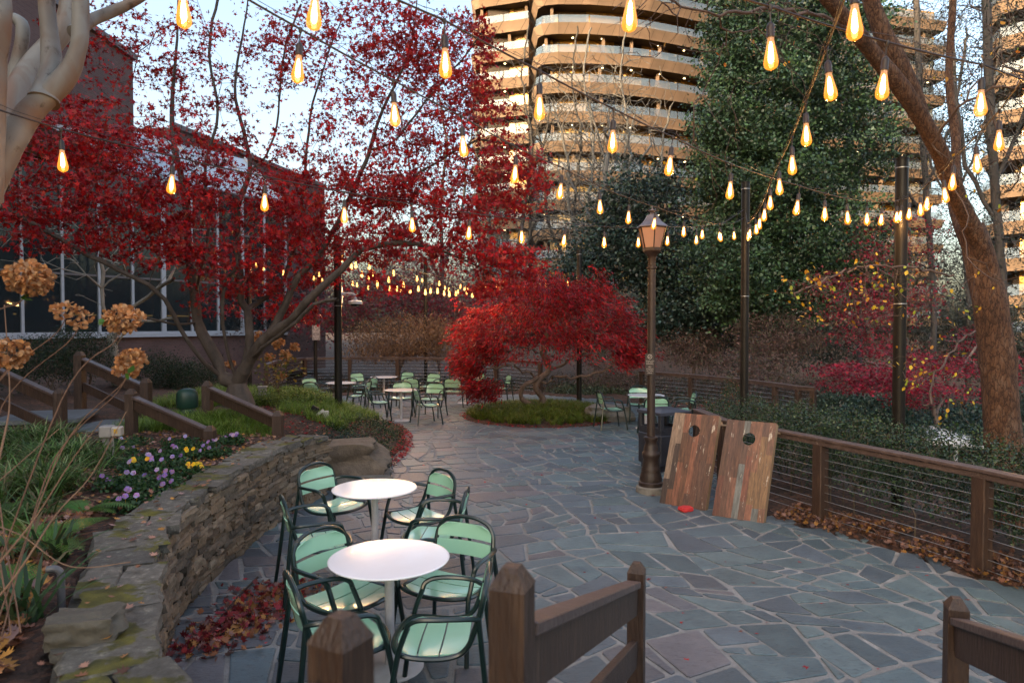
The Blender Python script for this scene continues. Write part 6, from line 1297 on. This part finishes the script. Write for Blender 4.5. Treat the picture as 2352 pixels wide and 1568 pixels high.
# ferns
def fern(base, n, L, seed, label, az0=0, az1=6.28):
    g = np.random.default_rng(seed); root = empty('fern', base, 0, label, 'fern'); C0 = []; D0 = []; S0 = []
    for k in range(n):
        az = g.uniform(az0, az1); h = Vector((math.cos(az), math.sin(az), 0)); sdv = Vector((-h.y, h.x, 0)); l = L * g.uniform(.7, 1.1); pts = []
        for i in range(27):
            t = i / 26; pts.append(h * (l * (.25 * t + .65 * t ** 1.5)) + Vector((0, 0, l * (.75 * t - .62 * t * t))))
        m_ = MB(); m_.col = (.09, .12, .04); m_.tube(pts, [.003 * (1 - i / 30) for i in range(27)], 4); V = []; F = []; m_.col = tuple(v * g.uniform(.8, 1.25) for v in (.075, .17, .03))
        for i in range(3, 27):
            t = i / 26; pl = l * .28 * math.sin(PI * min(1, (t * .92 + .1))) ** .8 * (1 - t * .25); tg = (pts[min(i + 1, 26)] - pts[i - 1]).normalized()
            for s in (-1, 1):
                d = (sdv * s + tg * .45 + Vector((0, 0, -.12))).normalized(); wv = tg * .0105 * l / .5; nj = 7; a = pts[i]
                for j in range(nj):
                    u0, u1 = j / nj, (j + .82) / nj; wd = (1 - u0) * .9 + .25
                    m_.add([a + d * pl * u0, a + d * pl * u1 + wv * wd, a + d * pl * (u1 + .06), a + d * pl * u1 - wv * wd], [(0, 1, 2, 3)])
        m_.build('frond', M['leaf'], root)
    return root
fern((-2.66, 3.75, .8), 7, .5, 1, 'bright green lacy fern reaching over the mossy cap stones')
fern((-3.1, 4.5, .8), 9, .55, 2, 'darker fern behind the bright one, under the brown twigs'); fern((-3.35, 5.3, .8), 7, .45, 3, 'fern beside the lowest pansies')
fern((-3.35, 3.9, .8), 8, .55, 4, 'fern at the frame edge among strap leaves'); fern((-3.7, 5.0, .8), 8, .55, 5, 'fern between striped grass clump and cap stones')

# pansies
m_pur = [(.30, .17, .42), (.38, .25, .5), (.45, .33, .52), (.24, .13, .34)]
def pansy(x, y, nf, pal, label, seed, group):
    g = np.random.default_rng(seed); z = H(x, y); root = empty('pansy', (x, y, z), 0, label, 'flower', group)
    pt = ellip((x, y, z + .05), (.17, .17, .06), 70, g); leaves('foliage', clumps(pt, 4, (.015, .015, .01), g), .032, [(.03, .075, .025), (.045, .10, .03), (.02, .05, .02)], OVAL * np.array([1.2, 1, 1]), M['leaf'], root, up=.5, seed=seed)
    for k in range(nf):
        c = Vector((x + g.uniform(-.11, .11), y + g.uniform(-.11, .11), z + g.uniform(.1, .14))); m_ = MB(); col = pal[g.integers(0, len(pal))]; n_ = Vector((g.uniform(-.4, .6), -1, .7)).normalized(); u = n_.cross(Vector((0, 0, 1))).normalized(); v = u.cross(n_) * -1
        for q in range(5):
            a = 2 * PI * q / 5 + .3; m_.col = tuple(min(1, w_ * g.uniform(.8, 1.3)) for w_ in col); cc_ = c + (u * math.cos(a) + v * math.sin(a)) * .011
            m_.add([cc_ + (u * math.cos(b_) + v * math.sin(b_)) * .0145 + n_ * (.002 * (q % 2)) for b_ in [2 * PI * j / 8 for j in range(8)]], [tuple(range(8))])
        m_.col = (.5, .3, .02); m_.add([c + (u * math.cos(b_) + v * math.sin(b_)) * .004 + n_ * .004 for b_ in [2 * PI * j / 6 for j in range(6)]], [tuple(range(6))]); m_.tube([c - n_ * .001, (c.x, c.y + .01, z)], .0015, 4)
        m_.build('flower', M['leaf'], root)
    rebase(root)
cnt = 0
for k in range(40):
    x, y = None, None
    for _ in range(50):
        u_, v_ = g.uniform(250, 540), g.uniform(1005, 1235); 
        if v_ > 1250 - (u_ - 240) * .75: continue
        q = G(u_, v_, .84); x, y = q.x, q.y
        if 5.2 < y < 9.2 and x < -3.12: break
    if x is None: continue
    yel = k % 9 == 4
    pansy(x, y, 3 if yel else int(g.integers(0, 4)), [(.75, .45, .02)] if yel else m_pur, 'low pansy with small yellow flowers in the raised bed' if yel else 'low pansy with mauve flowers in the raised bed', 200 + k, 'yellow pansies in the raised bed' if yel else 'mauve pansies in the raised bed')

# dried hydrangea in front at the frame edge
TAN = [(.52, .25, .09), (.42, .18, .06), (.6, .34, .15), (.36, .15, .05), (.5, .3, .16)]
root = empty('hydrangea', P(-120, 1500, 3.0), 0, 'dried hydrangea with large tan flower heads on thin arching stems', 'plant')
PETAL = np.array([(0, 0, 0), (.42, .3, .05), (.5, .72, .1), (0, 1, .04), (-.5, .72, .1), (-.42, .3, .05)])
bs = P(-90, 1480, 3.0)
for k, (x, y, rx, ry, n_) in enumerate(((68, 640, 42, 35, 640), (283, 733, 37, 25, 430), (24, 812, 36, 28, 360), (303, 826, 27, 20, 280), (288, 850, 22, 12, 120), (150, 712, 26, 15, 90), (182, 728, 22, 22, 80))):
    d_ = 3.1 + .08 * k; c = P(x, y, d_); kk = d_ / FPX; q = ellip(c, (rx * kk, rx * kk, ry * kk), n_, g, .72); q = q + g.normal(size=q.shape) * .004
    leaves('flower_head', q, .021, TAN, PETAL, M['dead'], root, up=0, seed=300 + k, dirs=unit(q - np.array(c)) * .5, cvar=.35)
    m_ = MB(); m_.col = (.2, .11, .07); mid = P(x - 130 - 10 * k, y + 170 + 12 * k, d_ - .05); pts = spline([c, P(x - 18, y + 50, d_), mid, bs + Vector((.03 * k, .02 * k, 0))], 8); m_.tube(pts, [.0018 + .0022 * i / len(pts) for i in range(len(pts))], 6); m_.build('stem', M['bark'], root, True)
for x, y, s_, k in ((45, 685, .05, 0), (287, 858, .04, 1), (225, 735, .03, 2)):
    c = P(x, y, 3.08); leaves('green_leaf', [c, c + Vector((.012, .01, 0))], s_, [(.06, .16, .02)], OVAL * np.array([1.5, 1, 1]), M['leaf'], root, up=.1, seed=310 + k, dirs=[(.3, 0, -1), (.6, 0, -.6)], cvar=.1)
for k, pl_ in enumerate((PL((235, 965, 3.1), (170, 1050, 3.1), (80, 1190, 3.05), (0, 1290, 3.0), (-90, 1400, 3)), PL((290, 945, 3.3), (210, 1090, 3.2), (130, 1180, 3.1), (30, 1330, 3.0), (-60, 1430, 3)), PL((10, 700, 3.3), (22, 900, 3.2), (10, 1000, 3.1), (-40, 1200, 3)), PL((300, 1290, 2.9), (160, 1300, 2.9), (50, 1230, 2.9), (-30, 1200, 2.9)), PL((135, 985, 3.4), (60, 1050, 3.3), (-20, 1120, 3.2)))):
    m_ = MB(); m_.col = (.24, .14, .085); sp_ = spline(pl_, 8); m_.tube(sp_, [.002 + .0055 * (i / len(sp_)) ** 1.5 * (1 if k < 3 else .2) for i in range(len(sp_))], 6); m_.build('stem', M['bark'], root, True)
rebase(root)

# fallen leaves
OAKC = [(.24, .10, .05), (.32, .15, .06), (.18, .08, .05), (.38, .2, .14), (.42, .2, .04), (.28, .17, .15), (.13, .06, .04)]
def litter(name, pts, size, pal, shape, label, seed, up=.75):
    o = leaves(name, pts, size, pal, shape * np.array([1, 1, 3]), M['dead'], up=up, seed=seed, cvar=.4); return props(o, label, 'fallen leaves', kind='stuff')
x = g.uniform(-4.0, -1.2, 12000); y = g.uniform(1.8, 5.4, 12000); k = (sdist(x, y, PATIO) > .4); q = onground(np.stack([x[k], y[k], g.uniform(.01, .06, k.sum())], 1)); litter('fallen_leaves', q, .062, OAKC, OAK, 'brown and orange oak leaves on the ground behind the low wall', 1, .7)
x = g.uniform(-7, -3.1, 6000); y = g.uniform(5.2, 9.5, 6000); q = onground(np.stack([x, y, g.uniform(.005, .03, 6000)], 1)); litter('fallen_leaves', q, .04, OAKC, OAK, 'dry brown leaves and mulch in the raised bed', 2)
def strip(n, path, w0, w1, g): return along(path, n, w0, w1, .01, .012, g)
t_ = g.uniform(0, 1, 900); q = np.stack([-2.22 + .3 * t_ + g.normal(0, .13 + .08 * t_, 900), 4.7 + 1.25 * t_ + g.normal(0, .1, 900), np.abs(g.normal(0, .02, 900)) + .015], 1);  litter('fallen_leaves', q, .055, [(.2, .02, .03), (.3, .03, .03), (.28, .16, .14), (.3, .12, .05), (.16, .03, .03), (.35, .17, .05)], OAK, 'swept pile of crimson and tan leaves beside the near chairs', 3, .55)
eg = [(3.0, 8.0), (3.5, 7.4), (3.84, 6.97), (4.12, 6.25), (4.5, 5.4), (5.0, 4.0)]; a_ = along(eg[::-1], 3000, -.8, -.03, .015, .05, g); a_[:, 2] = hgt(a_[:, 0], a_[:, 1]) + g.uniform(.01, .06, len(a_)); a_[:, 2] = np.maximum(a_[:, 2], .014); litter('fallen_leaves', a_, .046, [tuple(v * .6 for v in c_) for c_ in OAKC], OAK, 'rusty oak leaves drifted along the foot of the hedge', 4, .6)
RL = [(.32, .01, .015), (.22, .01, .015), (.4, .02, .02)]
pe = [(-2.9, 8.9), (-2.75, 9.6), (-2.25, 10.4), (-1.98, 11.2), (-1.95, 12.6), (-2.2, 14.2), (-2.7, 15.6)]; a_ = along(pe[::-1], 1500, -.16, .12, .014, .03, g); a_[:, 2] = np.maximum(hgt(a_[:, 0], a_[:, 1]), 0) + g.uniform(.012, .04, len(a_)); litter('fallen_leaves', a_, .04, RL, MAPLE, 'small red maple leaves edging the bed and patio', 5)
x = g.uniform(-4.6, -2.2, 2600); y = g.uniform(9.8, 14.5, 2600); k = sdist(x, y, PATIO) > .1; q = onground(np.stack([x[k], y[k], g.uniform(.01, .03, k.sum())], 1)); litter('fallen_leaves', q, .036, RL + [(.3, .2, .17), (.2, .08, .05)], MAPLE, 'red and pale leaves over the sloping bed soil', 6)
x = g.uniform(-6, 4, 330); y = g.uniform(4.3, 19, 330); k = sdist(x, y, PATIO) < -.2; q = np.stack([x[k], y[k], np.full(k.sum(), .016)], 1); litter('fallen_leaves', q, .034, RL + [(.2, .08, .06)], MAPLE, 'single red leaves scattered over the flagstones', 7, .85)
th = g.uniform(0, 2 * PI, 900); q = np.stack([.75 + g.uniform(1.75, 2.08, 900) * np.cos(th), 17.2 + g.uniform(1.85, 2.2, 900) * np.sin(th), g.uniform(.015, .05, 900)], 1); litter('fallen_leaves', q, .04, RL, MAPLE, 'ring of red leaves around the island bed', 8)
x = g.uniform(1.8, 6, 900); y = g.uniform(14.5, 20, 900); k = sdist(x, y, PATIO) > -.1; q = onground(np.stack([x[k], y[k], g.uniform(.01, .04, k.sum())], 1)); litter('fallen_leaves', q, .045, RL + OAKC[:3], MAPLE, 'red leaves under the farther cable fence', 9)

# ---------------------------------------------------------------- small garden fittings
m_gp = mat('grey_weathered_plastic', (.30, .28, .26), (.24, .22, .21), 8, .5)
jb = P(255, 990, 7.5); zb = H(jb.x, jb.y); root = empty('junction_box', (jb.x, jb.y, zb), .15, 'grey outdoor junction box on a short post among the pansies', 'electrical box'); h = jb.z - zb
m_ = MB(); m_.box((-.045, 0, h / 2 - .05), (.07, .05, h)); m_.build('post', m_gp, root); m_ = MB(); m_.tube([(.02, -.01, 0), (.02, -.01, h - .06)], .014, 8); m_.build('conduit', m_gp, root, True)
m_ = MB(); m_.box((-.04, 0, h), (.13, .13, .13), bev=.012); m_.build('housing', m_gp, root); m_ = MB(); m_.box((.07, -.01, h), (.1, .12, .11), bev=.015); m_.build('clear_cover', mat('cloudy_plastic_cover', (.42, .38, .34), (.36, .3, .24), 6, .25), root); m_ = MB(); m_.box((.075, -.072, h + .01), (.035, .006, .045)); m_.build('yellow_tag', mat('yellow_tag', (.6, .35, .02), None, 4, .5), root)
cb_ = MB(); q0 = Vector((jb.x, jb.y, zb)); cb_.tube(spline([(jb.x - .05, jb.y, jb.z - .08), (jb.x - .3, jb.y, zb + .12), (jb.x - .5, jb.y - .2, zb + .03), (jb.x - .2, jb.y - .5, zb + .03), (jb.x + .4, jb.y - .6, zb + .03), (jb.x + .6, jb.y - .3, zb + .02)], 8), .008, 6); o = cb_.build('electric_cable', M['black'], smooth=True); props(o, 'black cable looping from the junction box through the bed', 'cable')
sp_ = P(430, 925, 11); zb = H(sp_.x, sp_.y); root = empty('garden_speaker', (sp_.x, sp_.y, zb - .02), 0, 'dark green mushroom-shaped outdoor speaker on the grass bank', 'speaker'); m_sg = mat('dark_green_plastic', (.012, .045, .03), (.01, .035, .024), 6, .45); hz = max(.1, P(430, 945, 11).z - zb)
m_ = MB(); m_.lathe([(.17, 0), (.17, hz), (.13, hz + .05), (.12, hz + .12)], 24); m_.build('base', m_sg, root, True); m_ = MB(); m_.lathe([(.15, hz + .08), (.165, hz + .1), (.165, hz + .27), (.155, hz + .33), (.12, hz + .375), (.06, hz + .395), (.001, hz + .4)], 28); m_.build('hood', m_sg, root, True)
lp_ = P(603, 930, 13.3); zb = H(lp_.x, lp_.y); root = empty('bollard_light', (lp_.x, lp_.y, zb - .02), .2, 'short square grey bollard light at the maple foot', 'light'); m_ = MB(); m_.box((0, 0, .15), (.15, .13, .3), bev=.01); m_.build('housing', m_gp, root); m_ = MB(); m_.box((0, 0, .31), (.18, .16, .03), bev=.008); m_.build('cap', m_gp, root)
fl = P(735, 968, 12.2); zb = H(fl.x, fl.y); root = empty('flood_light', (fl.x, fl.y, zb - .02), .3, 'small flood light with pale box lids in the bright grass', 'light'); hz = max(.1, fl.z - zb)
m_ = MB(); m_.box((0, 0, hz / 2), (.04, .04, hz)); m_.build('stake', M['black'], root); m_ = MB(); m_.box((-.09, 0, hz + .05), (.14, .12, .12), rot=Matrix.Rotation(.5, 3, 'Y'), bev=.01); m_.build('lamp_head', M['black'], root); m_ = MB(); m_.box((.0, -.05, hz), (.15, .1, .04), rot=Matrix.Rotation(-.6, 3, 'Y')); m_.box((.1, -.05, hz - .04), (.1, .08, .13)); m_.build('box_lid', mat('pale_box', (.5, .48, .44), (.42, .4, .36), 6, .5), root)
pp = G(140, 1395, .5); pz = .62; m_ = MB(); m_.tube(spline([(0, 0, -.12), (0, 0, .12), (0, 0, .14), (-.02, -.01, .165), (-.06, -.02, .165)], 5), .019, 14, cap=False); m_.tube(spline([(0, 0, -.12), (0, 0, .12), (0, 0, .14), (-.02, -.01, .165), (-.059, -.02, .165)], 5), .015, 14, cap=False); o = m_.build('vent_pipe', mat('grey_pvc', (.10, .10, .108), (.075, .075, .08), 5, .45), smooth=True, loc=(-2.40, 3.6, .84)); props(o, 'bent grey plastic pipe standing among strap leaves', 'pipe')
bz_ = P(1313, 938, 18.4); root = empty('green_cap', (bz_.x, bz_.y, .05), 0, 'dark green valve cap at the island bed edge', 'utility cap'); m_ = MB(); m_.lathe([(.17, 0), (.17, .12), (.15, .16), (.05, .18), (.001, .18)], 20); m_.build('lid', m_sg, root, True)
# white garden umbrellas on the lower terrace
m_um = mat('white_canopy', (.72, .73, .76), (.66, .67, .7), 2, .7)
for x, y, d_, r_, lb in ((2135, 990, 13.6, .75, 'white square umbrella canopy beyond the hedge by the thickest pole'), (1985, 1075, 12.5, .8, 'pale umbrella top glimpsed through the lower hedge')):
    c = P(x, y, d_); gz = -1.5; root = empty('umbrella', (c.x, c.y, gz), .5, lb, 'umbrella'); h = c.z - gz; m_ = MB(); V = [(0, 0, h + .12)] + [(r_ * math.cos(a), r_ * math.sin(a), h - .06) for a in [PI / 4 + k * PI / 4 for k in range(8)]]
    V += [(v[0] * 1.0, v[1] * 1.0, v[2] - .1) for v in V[1:]]; m_.add(V, [(0, 1 + i, 1 + (i + 1) % 8) for i in range(8)] + [(1 + i, 9 + i, 9 + (i + 1) % 8, 1 + (i + 1) % 8) for i in range(8)]); m_.build('canopy', m_um, root); m_ = MB(); m_.tube([(0, 0, 0), (0, 0, h + .1)], .02, 10); m_.build('pole', m_gp, root)
a, b_ = P(2190, 1022, 12.5), P(2295, 1028, 12.0); root = empty('handrail', a, 0, 'pale distant handrail beside the rough-barked trunk', 'railing'); m_ = MB(); m_.bar((0, 0, 0), b_ - a, .06, .04); m_.build('rail', m_alum, root)
for f in (0.05, .95): m_ = MB(); q = (b_ - a) * f; m_.box((q.x, q.y, -.5), (.05, .05, 1.0)); m_.build('post', m_alum, root)
print('objects', len(bpy.data.objects), 'bulbs', NB[0])
m_ = MB(); m_.tube([G(592, 1332) + Vector((0, 0, .03)), G(545, 1385) + Vector((0, 0, .05)), G(490, 1445) + Vector((0, 0, .02))], .009, 6); props(m_.build('fallen_stick', mat('dark_wet_twig', (.03, .022, .018), None, 8, .7)), 'dark straight stick lying across the swept leaf pile', 'stick')

# undergrowth beyond the fences, dried flower shrub at the maple foot
x = g.uniform(-14, 22, 9000); y = g.uniform(22.5, 48, 9000); q = np.stack([x, y, np.zeros(9000)], 1); q = q[(sdist(x, y, PATIO) > 1.2)]; q = onground(q); n_ = len(q)
q = np.repeat(q, 9, axis=0) + np.c_[g.normal(0, .22, (n_ * 9, 2)), np.abs(g.normal(0, .28, n_ * 9)) * (.4 + .6 * np.abs(np.sin(np.repeat(x[sdist(x, y, PATIO) > 1.2], 9) * .7)))]
o = leaves('undergrowth', q, .10, [(.03, .045, .02), (.055, .043, .03), (.075, .05, .032), (.025, .035, .02), (.11, .045, .02), (.06, .06, .038)], SLIM * np.array([2, 1, 1]), M['leaf'], up=.25, seed=401, cvar=.45); props(o, 'mixed brown and green undergrowth beyond the fences', 'undergrowth', kind='stuff')
x = g.uniform(4.5, 22, 5000); y = g.uniform(9, 24, 5000); k = sdist(x, y, PATIO) > 2.0; q = onground(np.stack([x[k], y[k], np.zeros(k.sum())], 1)); n_ = len(q); q = np.repeat(q, 8, axis=0) + np.c_[g.normal(0, .16, (n_ * 8, 2)), np.abs(g.normal(0, .2, n_ * 8))]
o = leaves('ivy', q, .07, [(.03, .055, .035), (.04, .07, .04), (.02, .04, .03), (.1, .06, .03)], OVAL, M['gloss'], up=.5, seed=402, cvar=.4); props(o, 'dark ivy carpet on the slope beyond the hedge', 'ivy', kind='stuff')
root = empty('hydrangea', P(640, 900, 13.4), 0, 'small dried hydrangea with tan heads between maple trunk and long fence', 'plant')
b0 = P(640, 905, 13.4)
for k, (x_, y_, r_) in enumerate(((594, 773, 13), (638, 788, 12), (655, 815, 13), (676, 796, 10), (620, 820, 10), (530, 835, 11), (648, 862, 9))):
    c = P(x_, y_, 13.2 + .1 * k); kk = 13.3 / FPX; q = ellip(c, (r_ * kk, r_ * kk, r_ * kk * .8), 90, g, .6); leaves('flower_head', q, .05, TAN, PETAL, M['dead'], root, up=0, seed=410 + k, cvar=.35)
    m_ = MB(); m_.col = (.12, .08, .05); m_.tube(spline([c, (c + b0) / 2 + Vector((.1 * (k % 3 - 1), 0, .15)), b0], 5), .008, 5); m_.build('stem', M['bark'], root, True)
q = ellip(P(640, 850, 13.4), (.55, .4, .35), 160, g); leaves('foliage', q, .07, [(.14, .12, .03), (.3, .2, .04), (.1, .12, .03)], OVAL, M['leaf'], root, up=.3, seed=420); rebase(root)
T = ellip(P(655, 918, 13.0), (.75, .6, .14), 120, g); mass('shrub', 'low yellow-green shrub at the maple foot beside the grey bollard light', 'shrub', (P(655, 918, 13).x, 13.0, H(P(655, 918, 13).x, 13.0)), T, 120, 5000, .035, [(.12, .17, .03), (.17, .2, .04), (.08, .12, .025)], seed=425, mt='leaf', stems=7, spread=.07)

s_ = g.uniform(0, WS[-1] - .1, 130); q = []
for v in s_:
    p_, z_, d_ = wall_at(float(v)); o_ = Vector((-d_.y, d_.x)); p_ = p_ - o_ * float(g.uniform(.02, .42)); q.append((p_.x, p_.y, z_ + .016))
litter('fallen_leaves', q, .045, OAKC, OAK, 'scattered dry leaves lying on the mossy wall caps', 431, .8)
